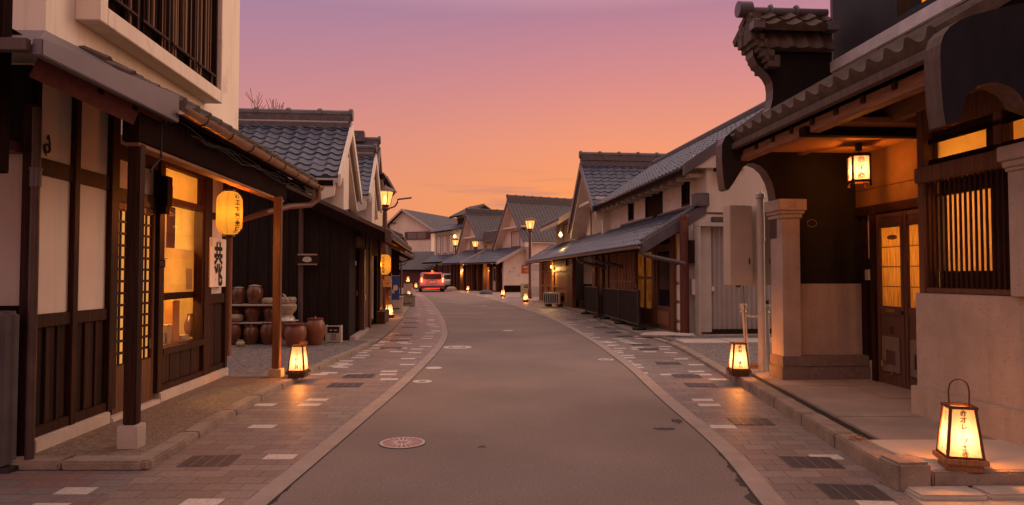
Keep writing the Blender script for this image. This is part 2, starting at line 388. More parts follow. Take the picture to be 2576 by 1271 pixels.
def lamp(name, p, power, color, r=.03, parent=None, local=False):
    d = bpy.data.lights.new(name, 'POINT'); d.energy = power; d.color = color; d.shadow_soft_size = r
    o = bpy.data.objects.new(name, d); COL.objects.link(o)
    if parent is not None:
        o.parent = parent; o.location = Vector(p) - (Vector((0, 0, 0)) if local else OFF[parent.name])
    else: o.location = p
    return o
def text(s, size, F, place, mat, name, parent, local=False, bend=None, depth=.0012, spread=1.0, weight=.0, sx=1.0):
    """Writing stood up as thin raised strokes; place maps (x, y, d) of the written sheet into the frame F."""
    mb = MB(F)
    lines = s.split('\n')
    for k, ln in enumerate(lines):
        c = bpy.data.curves.new('t', 'FONT'); c.body = ln; c.size = size; c.align_x = 'CENTER'; c.offset = weight
        c.resolution_u = 3
        o = bpy.data.objects.new('t', c); COL.objects.link(o)
        me = bpy.data.meshes.new_from_object(o.evaluated_get(bpy.context.evaluated_depsgraph_get()))
        y0 = ((len(lines) - 1) / 2 - k) * size * spread - size * .36
        i0 = len(mb.v)
        for v in me.vertices: mb.P(place(v.co.x * sx, v.co.y + y0, depth))
        for p in me.polygons: mb.face([i0 + q for q in p.vertices])
        COL.objects.unlink(o); bpy.data.objects.remove(o); bpy.data.curves.remove(c); bpy.data.meshes.remove(me)
    return mb.build(name, mat, parent, local=local)

# tiled slope: O lower corner, U along the eave, V up the slope; wavy columns, stepped courses
def tiles(name, F, O, U, V, tw, tl, amp, mat, parent, step=.025, sub=6, thick=.04, back=True, jit=.0):
    o = F.W(*O); a = F.W(*U) - o; c = F.W(*V) - o; nn = a.cross(c).normalized()
    if nn.z < 0: nn = -nn
    nu = max(1, round(a.length / tw)); nv = max(1, round(c.length / tl)); mb = MB()
    cols = nu * sub
    def prof(t):
        t = t % 1.0; return amp * ((.5 + .5 * math.cos(2 * math.pi * (t - .18))) ** 1.7)
    rows = []
    for j in range(nv):
        rows.append((j / nv - (.006 if j else 0), step)); rows.append(((j + 1) / nv, 0))
    for v, h in rows:
        shift = [random.uniform(-.006, .006) for _ in range(nu + 1)]
        for i in range(cols + 1):
            jj = shift[i // sub]
            mb.v.append(o + a * (i / cols) + c * v + nn * (prof(i / sub) + h + jj))
    k = cols + 1
    for r in range(len(rows) - 1):
        for i in range(cols): mb.face((r * k + i, r * k + i + 1, (r + 1) * k + i + 1, (r + 1) * k + i))
    # underside and rim
    b0 = len(mb.v)
    for v in (0, 1):
        for i in range(cols + 1): mb.v.append(o + a * (i / cols) + c * v - nn * thick)
    for i in range(cols):
        mb.face((b0 + i, b0 + k + i, b0 + k + i + 1, b0 + i + 1)); mb.face((i, b0 + i, b0 + i + 1, i + 1))
        q = (len(rows) - 1) * k; mb.face((q + i, q + i + 1, b0 + k + i + 1, b0 + k + i))
    mb.face([r * k for r in range(len(rows))] + [b0 + k, b0]); mb.face([r * k + cols for r in range(len(rows))][::-1] + [b0 + cols, b0 + k + cols])
    return mb.build(name, mat, parent, smooth=35)

def crv(pts):                                # px list -> X as a function of Y
    P = sorted(((p.y, p.x) for p in (gp(*q) for q in pts)))
    def f(Y):
        if Y <= P[0][0]: return P[0][1] + (P[1][1] - P[0][1]) / (P[1][0] - P[0][0]) * max(Y - P[0][0], -1)
        if Y >= P[-1][0]: return P[-1][1] + (P[-1][1] - P[-2][1]) / (P[-1][0] - P[-2][0]) * (Y - P[-1][0])
        for i in range(len(P) - 1):
            if P[i][0] <= Y <= P[i + 1][0]:
                y0, x0 = P[i]; y1, x1 = P[i + 1]; t = (Y - y0) / (y1 - y0)
                m = lambda k: (P[min(k + 1, len(P) - 1)][1] - P[max(k - 1, 0)][1]) / (P[min(k + 1, len(P) - 1)][0] - P[max(k - 1, 0)][0])
                h = y1 - y0; t2, t3 = t * t, t * t * t
                return (2 * t3 - 3 * t2 + 1) * x0 + (t3 - 2 * t2 + t) * h * m(i) + (3 * t2 - 2 * t3) * x1 + (t3 - t2) * h * m(i + 1)
    return f
E('glow_pane2', (1, .33, .02), .85, (.9, .27, .014), 2)
E('glow_screen', (1, .45, .04), .9, (.95, .4, .03), 1.5)
E('glow_cream2', (1, .52, .1), 1.5)
M('gift_orange', (.5, .2, .05), None, 5, .7)
M('ivory_metal', (.5, .43, .36), (.44, .375, .31), 2, .5, .04, spec=.45, dirt=((.26, .2, .16), 11, .68))
M('corrugated', (.4, .36, .34), (.34, .3, .285), 2, .5, .04, spec=.45, metal=.15, dirt=((.25, .21, .19), 5, .66))
M('door_wood', (.125, .06, .04), (.085, .04, .028), 3, .5, .15, GR, spec=.4)
M('door_worn', (.21, .155, .115), (.15, .105, .08), 5, .7, .2, GR)
M('pipe_weathered', (.12, .082, .068), (.078, .053, .046), 4, .75, .2, (6, 6, 1))
M('white_metal', (.6, .57, .6), None, 4, .35, spec=.5)
M('ink_warm', (.05, .022, .008), None, 8, .8)
def SHOJI(name, c, k=.75, scale=3, stretch=(1, 1, 1), c2=None):   # translucent paper or reed blind lit by lamps behind it
    m, n, l = nt(name); out = node(n, 'ShaderNodeOutputMaterial'); tr = node(n, 'ShaderNodeBsdfTranslucent'); df = node(n, 'ShaderNodeBsdfDiffuse')
    tc = node(n, 'ShaderNodeTexCoord'); mp = node(n, 'ShaderNodeMapping'); mp.inputs['Scale'].default_value = stretch
    no = node(n, 'ShaderNodeTexNoise', i_Scale=scale, i_Detail=4); l.new(tc.outputs['Object'], mp.inputs[0]); l.new(mp.outputs[0], no.inputs[0])
    rp = node(n, 'ShaderNodeValToRGB'); e = rp.color_ramp.elements; e[0].position, e[1].position = .35, .65; e[0].color, e[1].color = c4(c2 or tuple(x * .8 for x in c)), c4(c)
    l.new(no.outputs[0], rp.inputs[0]); l.new(rp.outputs[0], tr.inputs[0]); l.new(rp.outputs[0], df.inputs[0])
    mx = node(n, 'ShaderNodeMixShader', ); mx.inputs[0].default_value = k; l.new(df.outputs[0], mx.inputs[1]); l.new(tr.outputs[0], mx.inputs[2]); l.new(mx.outputs[0], out.inputs[0]); return m
SHOJI('shoji', (.8, .66, .42)); SHOJI('shoji_cream', (.82, .68, .5)); SHOJI('reed_blind', (.8, .6, .3), .8, 9, (7, 7, .5), (.48, .3, .11))
M('van_paint', (.36, .29, .28), None, 3, .3, spec=.5)
E('glow_dim', (1, .3, .035), .13, (.5, .13, .015), 3.5)
M('pane_dull', (.16, .14, .145), (.12, .11, .115), 1.5, .15, spec=.6)
SKY, SUN_E, EXPO = 1.0, 2.0, 0.08
M('edge_stone', (.37, .285, .24), (.3, .23, .195), 4, .8, .2, bscale=110, dirt=((.15, .115, .1), 60, .66))
M('wood_reed', (.2, .11, .065), (.12, .062, .04), 3, .7, .15, GR, spec=.12)
M('wood_front', (.19, .082, .047), (.11, .048, .03), 3.5, .6, .2, GR, spec=.12)
M('wood_door', (.32, .14, .072), (.2, .09, .048), 3, .55, .2, GR, spec=.15)
M('pipe_copper', (.16, .075, .045), (.11, .05, .032), 5, .5, .06, spec=.3)
# ================================================================== the setting
roadL = crv([(673, 1271), (920, 1058), (1039, 952), (1117, 866), (1126, 831), (1108, 787), (1078, 752), (1050, 734.5)])
roadR = crv([(1915, 1271), (1803, 1132), (1660, 1004), (1571, 920), (1482, 856), (1384, 802), (1300, 772), (1211, 747), (1137, 732)])
kerbL = crv([(385, 1177), (644, 1017), (790, 938), (940, 868), (999, 820), (1024, 785), (1036, 757), (1036, 735)])
kerbR = crv([(2255, 1228), (1830, 953), (1681, 866), (1581, 833), (1473, 792), (1374, 765), (1270, 747), (1167, 731)])
EW = .15
def ys(a, b):
    r = [a]
    while r[-1] < b: r.append(min(b, r[-1] + max(.2, r[-1] * .035)))
    return r
def ribbon(name, fa, fb, a, b, z, mat, z2=None, extra=None):
    mb = MB(); mb.uv = []; Y = ys(a, b); cu = 0
    for i, y in enumerate(Y):
        xa, xb = fa(y), fb(y)
        if i: cu += math.hypot(y - Y[i - 1], xb - pxb)
        pxb = xb
        mb.P((xa, y, z)); mb.P((xb, y, z)); mb.uv += [(xa - xb, cu), (0, cu)]
        if i: k = 2 * i; mb.face((k - 2, k - 1, k + 1, k) if xb > xa else (k - 1, k - 2, k, k + 1))
    if extra:
        for q in extra:
            k = len(mb.v)
            for p in q: mb.P((p[0], p[1], z)); mb.uv.append((p[0], p[1]))
            mb.face(range(k, k + 4))
    return struct(mb.build(name, mat))
def wall_ribbon(name, fa, fb, a, b, z0, z1, mat, bev=.012):       # a kerb: stones end to end
    mb = MB(); y = a
    while y < b - .05:
        ln = random.uniform(.75, 1.05) * (1 if y < 14 else 2.5); e = min(b, y + ln); g = .006
        xa0, xb0, xa1, xb1 = fa(y + g), fb(y + g), fa(e - g), fb(e - g)
        lo = [(xa0, y + g, z0), (xb0, y + g, z0), (xb1, e - g, z0), (xa1, e - g, z0)]
        mb.hexa(lo, [(p[0], p[1], z1 + random.uniform(-.003, .003)) for p in lo]); y = e
    return struct(mb.build(name, mat, bevel=bev))

g = MB(); k = [g.P(p) for p in ((-400, -60, -.012), (400, -60, -.012), (400, 900, -.012), (-400, 900, -.012))]; g.face(k)
struct(g.build('ground', 'concrete'))
ribbon('road', roadL, roadR, -4, 78, 0, 'asphalt')
ribbon('edge_strip_left', lambda y: roadL(y) - EW, roadL, -4, 78, .004, 'edge_stone')
ribbon('edge_strip_right', roadR, lambda y: roadR(y) + EW, -4, 78, .004, 'edge_stone')
ribbon('pavement_left', kerbL, lambda y: roadL(y) - EW, -4, 78, .003, 'paver')
ribbon('pavement_right', lambda y: roadR(y) + EW, kerbR, -4, 78, .003, 'paver')
ribbon('pavement_corner', lambda y: -11, kerbL, -4, 4.76, .002, 'paver_red')
ribbon('pavement_corner_right', kerbR, lambda y: 11, -4, 4.3, .002, 'slab')
# dark joint between the asphalt and the granite edging
for nm, f, s in (('joint_left', roadL, -1), ('joint_right', roadR, 1)):
    ribbon(nm, lambda y: f(y) - .005, lambda y: f(y) + .005, -4, 60, .005, 'asphalt_patch')
# left kerb and yards
wall_ribbon('kerb_left', lambda y: kerbL(y) - .15, kerbL, 4.80, 13.6, -.01, .062, 'stone_kerb')
kb = MB(); x = -3.75
for ln in (.62, .58): kb.box(x, x + ln - .012, 4.78, 4.95, -.01, .061); x += ln
struct(kb.build('kerb_corner', 'stone_kerb', bevel=.014))
ribbon('dirt_yard', lambda y: -8, lambda y: kerbL(y) - .149, 4.93, 8.74, .055, 'dirt')
ribbon('yard_border', lambda y: -8, lambda y: kerbL(y) - .149, 8.74, 8.84, .062, 'stone_kerb')
ribbon('gravel_yard', lambda y: -12, lambda y: kerbL(y) - .149, 8.84, 13.75, .045, 'gravel')
ribbon('forecourt_left', lambda y: kerbL(y) - 4 - y * .05, lambda y: kerbL(y) - .02, 13.75, 78, .02, 'concrete')
# right kerb, drain slot, forecourt slabs
wall_ribbon('kerb_right', kerbR, lambda y: kerbR(y) + .17, 4.53, 9.1, -.01, .112, 'stone_kerb', .01)
ribbon('drain_slot_shade', lambda y: kerbR(y) + .17, lambda y: kerbR(y) + .29, 4.5, 9.1, .088, 'black_rubber')  # flat black strip near slab level stands in for the slot's shade
sl = MB(); y = 5.2
rows = [5.2, 6.05, 6.95, 7.75, 8.5, 9.35]
for r, (a, b) in enumerate(zip(rows, rows[1:])):
    x0 = kerbR(a) + .275; x1 = kerbR(b) + .275; w = [.85, .8, .95, 2.5]; acc = 0
    for q, ww in enumerate(w):
        off = acc; h = .108 + random.uniform(-.003, .003)
        lo = [(x0 + off + .004, a + .004, 0), (x0 + off + ww - .004, a + .004, 0), (x1 + off + ww - .004, b - .004, 0), (x1 + off + .004, b - .004, 0)]
        sl.hexa(lo, [(p[0], p[1], h) for p in lo]); acc += ww
struct(sl.build('forecourt_right', 'concrete', bevel=.004))
sl = MB(); x0 = kerbR(4.8) + .185
for a, b in ((0, 1.55), (1.555, 4.2)):
    sl.box(x0 + a, x0 + b, 4.40, 5.19, 0, .114)
struct(sl.build('entrance_slab', 'slab', bevel=.005))
ribbon('gravel_yard_right', lambda y: kerbR(y) + .16, lambda y: 9, 9.35, 15.0, .028, 'gravel')
wall_ribbon('kerb_right_low', lambda y: kerbR(y), lambda y: kerbR(y) + .16, 9.12, 13.6, -.01, .04, 'stone_kerb', .01)
ps = MB()
for k in range(5):
    a, b = 3.35 + k * .95, 3.35 + k * .95 + .93
    ps.box(a, b, 13.3 + .09 * k + random.uniform(-.02, .02), 14.15 + .13 * k, 0, .045)
struct(ps.build('stepping_slabs', 'stone_pale', bevel=.015))
ribbon('forecourt_far', kerbR, lambda y: kerbR(y) + 5, 13.7, 78, .012, 'concrete')
# white line at the crossing, tar stains and a seam
mk = MB(); q = [mk.P(p) for p in ((-.45, 3.71, .004), (.76, 3.71, .004), (.76, 3.865, .004), (-.45, 3.86, .004))]; mk.face(q)
struct(mk.build('road_line', 'mark_white'))
def blot(name, px, py, w, h, seed, mat='asphalt_patch', z=.0012, n=26):
    c = gp(px, py); rr = random.Random(seed); mb = MB(); k = []
    for i in range(n):
        t = 2 * math.pi * i / n; f = 1 + rr.uniform(-.28, .28)
        k.append(mb.P((c.x + w * f * math.cos(t), c.y + h * f * math.sin(t), z)))
    mb.face(k); return struct(mb.build(name, mat))
blot('road_stain', 1672, 1079, .1, .05, 3); blot('road_stain', 1212, 1124, .035, .028, 4); blot('road_stain', 1702, 1060, .05, .09, 5)
rr = random.Random(14); mb = MB(); prev = None
for i in range(60):
    yy = 3.75 + 1.75 * i / 59; d_ = max(.004, (.05 + .04 * math.sin(i * .55) + .02 * math.sin(i * 1.7) + rr.uniform(-.016, .016)) * (1 - i / 62))
    q = (mb.P((roadR(yy) - d_, yy, .0012)), mb.P((roadR(yy) - .002, yy, .0012)))
    if prev: mb.face((prev[0], prev[1], q[1], q[0]))
    prev = q
struct(mb.build('road_edge_patch', 'asphalt_patch'))
rr = random.Random(15); mb = MB(); prev = None
for i in range(60):
    yy = 3.6 + 1.1 * i / 59; d_ = max(.003, (.03 + .015 * math.sin(i * .5) + rr.uniform(-.012, .012)) * (1 - i / 62))
    q = (mb.P((roadL(yy) + .002, yy, .0012)), mb.P((roadL(yy) + d_, yy, .0012)))
    if prev: mb.face((prev[0], prev[1], q[1], q[0]))
    prev = q
struct(mb.build('road_edge_patch', 'asphalt_patch'))

# ------------------------------------------------------------------ covers in the road, dark panels in the pavement
def cover(px, py, r, label, style):
    c = gp(px, py); t = thing('manhole_cover', label, 'manhole cover', (c.x, c.y, 0), 'round covers in the road surface')
    def disc(nm, r0, z, mat, n=40):
        mb = MB(Turned((c.x, c.y, 0))); mb.lathe(0, 0, [(r0, .001), (r0, z)], n); return mb.build(nm, mat, t)
    if style == 'red':
        disc('frame', r, .005, 'grate'); disc('disc', r * .965, .0075, 'mark_white')
        mb = MB(Turned((c.x, c.y, 0))); rr = random.Random(2)
        for i in range(22):
            a0 = 2 * math.pi * i / 22; a1 = a0 + .205; ra, rb = r * rr.uniform(.3, .42), r * .86
            k = [mb.P((q * math.cos(a), q * math.sin(a), .0082)) for q, a in ((ra, a0 + .05), (rb, a0), (rb, a1), (ra, a1 - .05))]; mb.face(k)
        for i in range(5):
            a = 2 * math.pi * i / 5 + .3
            k = [mb.P((c0 * r * math.cos(a + b), c0 * r * math.sin(a + b), .0083)) for c0, b in ((.03, 0), (.2, -.5), (.29, -.15), (.2, .1), (.29, .35), (.18, .55))]; mb.face(k)
        mb.build('petals', 'mark_red', t)
    else:
        disc('frame', r, .004, 'mark_white')
        if style == 'ring':
            disc('disc', r * .62, .006, 'metal_grey'); disc('boss', r * .4, .0075, 'mark_white')
        elif style == 'mark':
            mb = MB(Turned((c.x, c.y, 0)))
            for i in range(6):
                a = i * 1.05; mb.box(r * .25 * math.cos(a) - .02, r * .25 * math.cos(a) + .02, r * .3 * math.sin(a) - .02, r * .3 * math.sin(a) + .02, .002, .0055)
            mb.build('emblem', 'copper', t)
cover(1012, 1115, .187, 'round white and red cover with rays like petals, nearest cover in the road', 'red')
cover(1150, 874, .27, 'large pale round cover near the bend of the left pavement', 'ring')
cover(1091, 926, .12, 'small plain pale cover by the left road edge, behind the orange marked one', 'plain')
cover(1062, 960, .12, 'small pale cover with an orange mark near the left road edge', 'mark')
cover(1277, 832, .125, 'small plain pale cover in the middle of the road', 'plain')
cover(1523, 905, .125, 'small pale ringed cover near the right road edge', 'ring')
cover(1217, 769, .14, 'tiny pale cover far along the road before the van', 'plain')

def panel(px, py, f, where, w=.37, dl=.3):
    c = gp(px, py); a = math.atan2(f(c.y + .3) - f(c.y - .3), .6)
    F = Turned((c.x, c.y, 0), -a)
    t = thing('pavement_panel', where, 'pavement panel', (c.x, c.y, 0), 'dark panels set in the pavements')
    MB(F).box(-w / 2, w / 2, -dl / 2, dl / 2, -.006, .0075).build('frame', 'grate_line', t)
    mb = MB(F); s = w / 4
    for i in range(4): mb.box(-w / 2 + i * s + .005, -w / 2 + (i + 1) * s - .005, -dl / 2 + .006, dl / 2 - .006, .001, .009)
    mb.build('glass_cells', 'grate', t)
panel(528, 1161, kerbL, 'dark four-cell panel in the left pavement beside the nearest house post', .36)
for q, wh in (((868, 970), 'dark panel in the left pavement, first of the pair by the lit post lantern'),
              ((903, 947), 'dark panel in the left pavement, second of the pair by the lit post lantern'),
              ((984, 876), 'dark panel in the left pavement abreast of the big red jars'),
              ((1005, 857), 'dark panel in the left pavement just behind the one by the red jars'),
              ((1016, 843), 'dark panel in the left pavement abreast of the black wooden wall corner'),
              ((1029, 824), 'dark panel in the left pavement before the black house door'),
              ((1033, 812), 'dark panel in the left pavement short of the lantern under the black eaves'),
              ((1034, 801), 'dark panel in the left pavement beside the lantern under the black eaves')):
    panel(*q, kerbL, wh, .4, .32)
for q, wh in (((2145, 1240), 'dark four-cell panel in the right pavement, nearest of all'),
              ((2040, 1165), 'dark panel in the right pavement beside the kerb, second nearest'),
              ((1888, 1062), 'dark panel in the right pavement glowing with lantern reflection'),
              ((1763, 970), 'dark panel in the right pavement, first of the pair below the pole lantern'),
              ((1727, 947), 'dark panel in the right pavement, second of the pair below the pole lantern'),
              ((1680, 915), 'dark panel in the right pavement abreast of the gravel yard'),
              ((1631, 879), 'dark panel in the right pavement at the far gravel yard corner'),
              ((1611, 868), 'dark panel in the right pavement before the flat stepping slabs'),
              ((1571, 847), 'dark panel in the right pavement beside the long black screen foot'),
              ((1544, 837), 'dark panel in the right pavement beside the middle of the long black screen'),
              ((1511, 825), 'dark panel in the right pavement beside the short black screen'),
              ((1438, 805), 'dark panel in the right pavement before the white outdoor unit')):
    panel(*q, kerbR, wh)

# kerb end block and step stones at the near right corner
t = tag(MB(Turned((2.46, 4.42, 0), .06)).box(-.06, .16, -.12, .1, -.01, .178).build('kerb_block', 'stone_kerb', loc=(2.46, 4.42, 0), bevel=.016),
        'rounded granite block ending the right kerb at the entrance step', 'stone block')
xs = [2.44, 2.86, 3.34, 4.1, 5.0]
for i in range(4):
    o = MB().box(xs[i] + .006, xs[i + 1] - .006, 4.13 + .01 * (i % 2), 4.33, -.01, .034 + .003 * (i % 2)).build('step_stone', 'stone_pale', loc=(xs[i], 4.1, 0), bevel=.014)
    tag(o, ['low step stone against the kerb block', 'low step stone in front of the lantern', 'low step stone right of the lantern, cut off by the picture edge', 'low step stone farthest along the entrance step'][i], 'step stone', 'stones of the lower entrance step')
o = MB().box(2.64, 5.2, 4.325, 4.405, .02, .116).build('step_riser', 'stone_kerb', loc=(2.64, 4.3, 0), bevel=.012)
tag(o, 'long dark stone edge of the entrance slab under the near lantern', 'step stone')
# ================================================================== near left townhouse
LH = Fac(gp(71, 1139, .06), (-.0573, 1), 1)
lh = thing('townhouse', 'white plastered corner shop house with dark timber front and lit window', 'house', base(LH, 2, 0))
def W_(u0, u1, w0, w1, z0, z1, name, mat, bev=.004, par=None): return MB(LH).box(u0, u1, w0, w1, z0, z1).build(name, mat, par or lh, bevel=bev)
def ux(x, y=780): return LH.u(x, y)
uA, uP1a, uP1b, uS1, uP2b, uD0, uD1, uW0, uW1, uE0, uE1 = [ux(x) for x in (83, 86, 173, 187, 266, 286, 392, 402, 506, 524, 566)]
zR0, zR1 = .96, 1.06
zM0, zM1 = LH.z(105, 440), LH.z(107, 398)
ZT = 2.72
# white upper storey
uU0, uU1 = LH.u(115, 60), LH.u(601, 180)
fo0, fo1 = LH.u(252, 40, .2), LH.u(560, 240, .2); fz = LH.z(560, 262, .2); bi = .12
mb = MB(LH); mb.holes(uU0, uU1, -.2, 0, 2.95, 7.2, [(fo0 + bi, fo1 - .05, fz + .15, 6.8)]); mb.box(uU0, uU0 + .2, -4, -.2, 2.95, 7.2); mb.box(uU1 - .2, uU1, -4, -.2, 2.4, 7.2)
wall = mb.build('upper_wall', 'plaster', lh)
# a fine dark seam line across the plaster
MB(LH).tube([(uU0, .004, LH.z(116, 83)), (LH.u(430, 245), .004, LH.z(430, 268))], .006, 6).build('cable', 'wire', lh)
win = MB(LH)
win.box(fo0, fo0 + bi, 0.001, .2, fz, 6.9); win.box(fo1 - .05, fo1, 0.001, .2, fz, 6.9); win.box(fo0 + bi, fo1 - .05, 0.001, .2, fz, fz + .15)
fr = win.build('upper_window', 'plaster', lh, bevel=.006)
gi0, gi1, gz = fo0 + bi, fo1 - .05, fz + .15
MB(LH).box(gi0, gi1, .05, .08, gz, 6.9).build('shutter', 'wood_dark', fr)
mb = MB(LH); m2 = MB(LH); x = gi0 + .02; k = 0
while x < gi1 - .03:
    ww = random.choice((.014, .02, .026)); d = random.uniform(-.02, .012); (mb if random.random() < .62 else m2).box(x, x + ww, (.115 + d), (.138 + d), gz + (.17 if (k // 11) % 2 == 0 else .02), 6.8); x += ww + random.uniform(.006, .016); k += 1
mb.build('slats', 'wood_dark', fr); m2.build('slats', 'wood_reed', fr)
mb = MB(LH); nseg = 4; sw = (gi1 - gi0) / nseg
for i in range(nseg):
    a = gi0 + i * sw; mb.box(a + .02, a + sw - .08, .152, .175, gz + .13, gz + .155)
    mb.box(a + sw - .045, a + sw - .015, .12, .155, gz, 6.8)
mb.build('lattice_rails', 'wood_brown', fr, bevel=.003)
# corner post and near end wall
W_(-.1, -.034, -.03, .04, .05, 2.6, 'corner_post', 'wood_brown', .006)
MB(LH).box(-.032, -.008, -3, -.02, 1.13, 2.24).build('end_wall', 'plaster_grey', lh); MB(LH).box(-.03, -.008, -3, -.02, 2.241, 2.9).build('end_wall_top', 'dark_wall', lh)  # top part of the end wall in a darker colour
MB(LH).box(-.05, -.008, -3, -.031, .1, 1.129).build('end_boards', 'wood_dark', lh, bevel=.004); MB(LH).box(-.04, -.0325, -.06, -.031, 1.13, 2.24).build('end_post', 'wood_dark', lh)
MB(LH).box(-.26, -.035, -3, -.04, 2.24, 2.31).build('end_sill', 'wood_red', lh, bevel=.005)
# foundation
mb = MB(LH); mb.box(uA - .02, uP2b + .02, -.1, .05, .04, .155); mb.box(uD1 + .02, uE1 + .02, -.1, .05, .04, .155); mb.box(uP2b + .03, uD1 + .01, -.2, .06, .04, .095)
mb.build('foundation', 'stone_pale', lh, bevel=.01)
# timber skeleton
mb = MB(LH)
mb.box(uA, uP1a, -.1, .025, .156, 2.9); mb.box(uP1b, uS1, -.1, .03, .156, 2.9); mb.box(uP2b, uD0, -.12, .035, .156, 2.9)
mb.box(uD1 - .03, uW0, -.12, .04, .156, 2.9); mb.box(uW1, uE0, -.1, .035, .156, 2.9); mb.box(uE1 - .08, uE1, -.12, .035, .156, 2.9)
for a, b in ((uP1a, uP1b), (uS1, uP2b)):
    mb.box(a, b, -.1, .015, zR0, zR1); mb.box(a, b, -.1, .015, zM0, zM1); mb.box(a, b, -.1, .02, .157, .235)
mb.box(uE0, uE1 - .08, -.1, .02, .157, .23); mb.box(uE0, uE1 - .08, -.1, .02, 1.0, 1.12); mb.box(uE0, uE1 - .08, -.1, .02, 2.05, 2.13)
mb.box(uW0, uW1, -.12, .03, .157, .22)
mb.build('timber_frame', 'wood_brown', lh, bevel=.005)
for a, b in ((uP1a, uP1b), (uS1, uP2b)):
    for z0, z1 in ((zR1, zM0), (zM1, 2.9)): MB(LH).box(a, b, -.08, -.012, z0, z1).build('plaster_panel', 'plaster_panel', lh)
    bm_ = MB(LH); nb = 3; bw = (b - a) / nb
    for i in range(nb): bm_.box(a + i * bw + .004, a + (i + 1) * bw - .004, -.06, -.015 + .006 * (i % 2), .236, zR0 - .002)
    bm_.build('lower_boards', 'wood_board', lh, bevel=.004)
    bt = MB(LH)
    for i in (1, 2): bt.box(a + i * bw - .012, a + i * bw + .012, -.014, .008, .236, zR0 - .004)
    bt.build('battens', 'wood_brown', lh, bevel=.003)
# end bay: plaster strip and boards
MB(LH).box(uE0, uE1 - .08, -.08, -.02, 1.12, 2.05).build('plaster_panel', 'plaster_panel', lh)
MB(LH).box(uE0, uE1 - .08, -.08, -.02, 2.13, 2.9).build('plaster_panel', 'plaster_panel', lh)
bm_ = MB(LH); bw = (uE1 - .08 - uE0) / 2
for i in range(2): bm_.box(uE0 + i * bw + .004, uE0 + (i + 1) * bw - .004, -.06, -.012, .231, .999)
bm_.build('lower_boards', 'wood_board', lh, bevel=.005)
# far end wall toward the gravel yard
mb = MB(LH); mb.box(uE1 - .08, uE1 + .01, -4, -.125, .05, 2.9); mb.build('yard_wall', 'black_board', lh)
# sliding lattice door
dz0, dz1 = .1, 2.02
dr = MB(LH)
for a, b in ((uD0, uD0 + .05), (uD1 - .08, uD1 - .031)): dr.box(a, b, -.06, -.0, dz0, dz1)
dr.box(uD0 + .05, uD1 - .08, -.06, -.0, dz0, .52); dr.box(uD0 + .05, uD1 - .08, -.06, -.0, dz1 - .06, dz1)
door = dr.build('door', 'wood_post', lh, bevel=.004)
mb = MB(LH); na = 7; nb = 13; A, B = uD0 + .05, uD1 - .08
for i in range(na + 1):
    x = A + (B - A) * i / na; mb.box(x - .009, x + .009, -.036, -.02, .52, dz1 - .06)
for j in range(nb + 1):
    z = .52 + (dz1 - .58) * j / nb; mb.box(A, B, -.034, -.018, z - .012, z + .012)
mb.build('lattice', 'wood_brown', door)
MB(LH).box(A, B, -.05, -.041, .52, dz1 - .06).build('paper', 'glow_pane', door)
MB(LH).box(uD1 - .14, uD1 - .1, -.0, .006, .62, .72).build('handle', 'black_metal', door)
mb = MB(LH); mb.box(uD0, uD1 - .031, -.12, .02, dz1, dz1 + .13); mb.box(uD0, uD1 - .031, -.12, .02, 2.42, 2.55); mb.box(uD0 + .42, uD0 + .5, -.12, .02, dz1 + .13, 2.42)
mb.build('door_lintel', 'wood_brown', lh, bevel=.004)
MB(LH).box(uD0, uD1 - .031, -.08, -.03, dz1 + .13, 2.42).build('transom_panel', 'plaster_panel', lh)
# shop window
wz0, wz1, tz0, tz1 = LH.z(397, 878), LH.z(425, 512), LH.z(425, 497), 2.5
mb = MB(LH)
mb.box(uW0, uW1, -.1, .045, wz0 - .07, wz0); mb.box(uW0, uW1, -.1, .03, wz1, tz0); mb.box(uW0, uW1, -.1, .03, tz1, 2.6)
mb.box(uW0, uW0 + .035, -.08, .02, wz0, wz1); mb.box(uW1 - .045, uW1, -.08, .02, wz0, wz1)
mb.box(uW0, uW0 + .035, -.08, .02, tz0, tz1); mb.box(uW1 - .045, uW1, -.08, .02, tz0, tz1)
sw_ = mb.build('shop_window', 'wood_brown', lh, bevel=.004)
MB(LH).box(uW0 + .035, uW1 - .045, -.045, -.039, wz0, wz1).build('pane', 'pane', sw_)
MB(LH).box(uW0 + .035, uW1 - .045, -.06, -.05, tz0, tz1).build('transom_paper', 'shoji', sw_)
bm_ = MB(LH); bw = (uW1 - uW0) / 4
for i in range(4): bm_.box(uW0 + i * bw + .006, uW0 + (i + 1) * bw - .006, -.06, -.01, .222, wz0 - .072)
bm_.build('lower_boards', 'wood_board', lh, bevel=.004)
# the lit room behind
rm = MB(LH); a, b = uW0 - .25, uW1 + .3
rm.box(a, b, -1.75, -1.7, .1, 2.75); rm.box(a - .05, a, -1.75, -.13, .1, 2.75); rm.box(b, b + .05, -1.75, -.13, .1, 2.75); rm.box(a, b, -1.7, -.13, 2.7, 2.75); rm.box(a, b, -1.7, -.13, .3, .35)
rm.build('shop_room', 'interior', lh)
MB(LH).box(uW0 + .02, LH.u(498, 680, -.08), -.085, -.078, LH.z(450, 735, -.08), LH.z(450, 626, -.08)).build('frosted_screen', 'shoji', lh)
MB(LH).box(uW0 + .0, uW1 - .03, -.11, -.07, LH.z(450, 752, -.08), LH.z(450, 735, -.08) - .002).build('counter_rail', 'wood_brown', lh, bevel=.004)
MB(LH).box(uW0 + .02, uW1 - .05, -.38, -.065, wz0 - .06, wz0 + .012).build('display_shelf', 'wood_warm', lh, bevel=.004)
lamp('shop_light', LH.W(uW0 + .35, -.55, 2.2), 100, (1, .58, .17), .08, lh); lamp('shop_light', LH.W(uW0 + .4, -.45, 1.35), 50, (1, .6, .18), .08, lh)
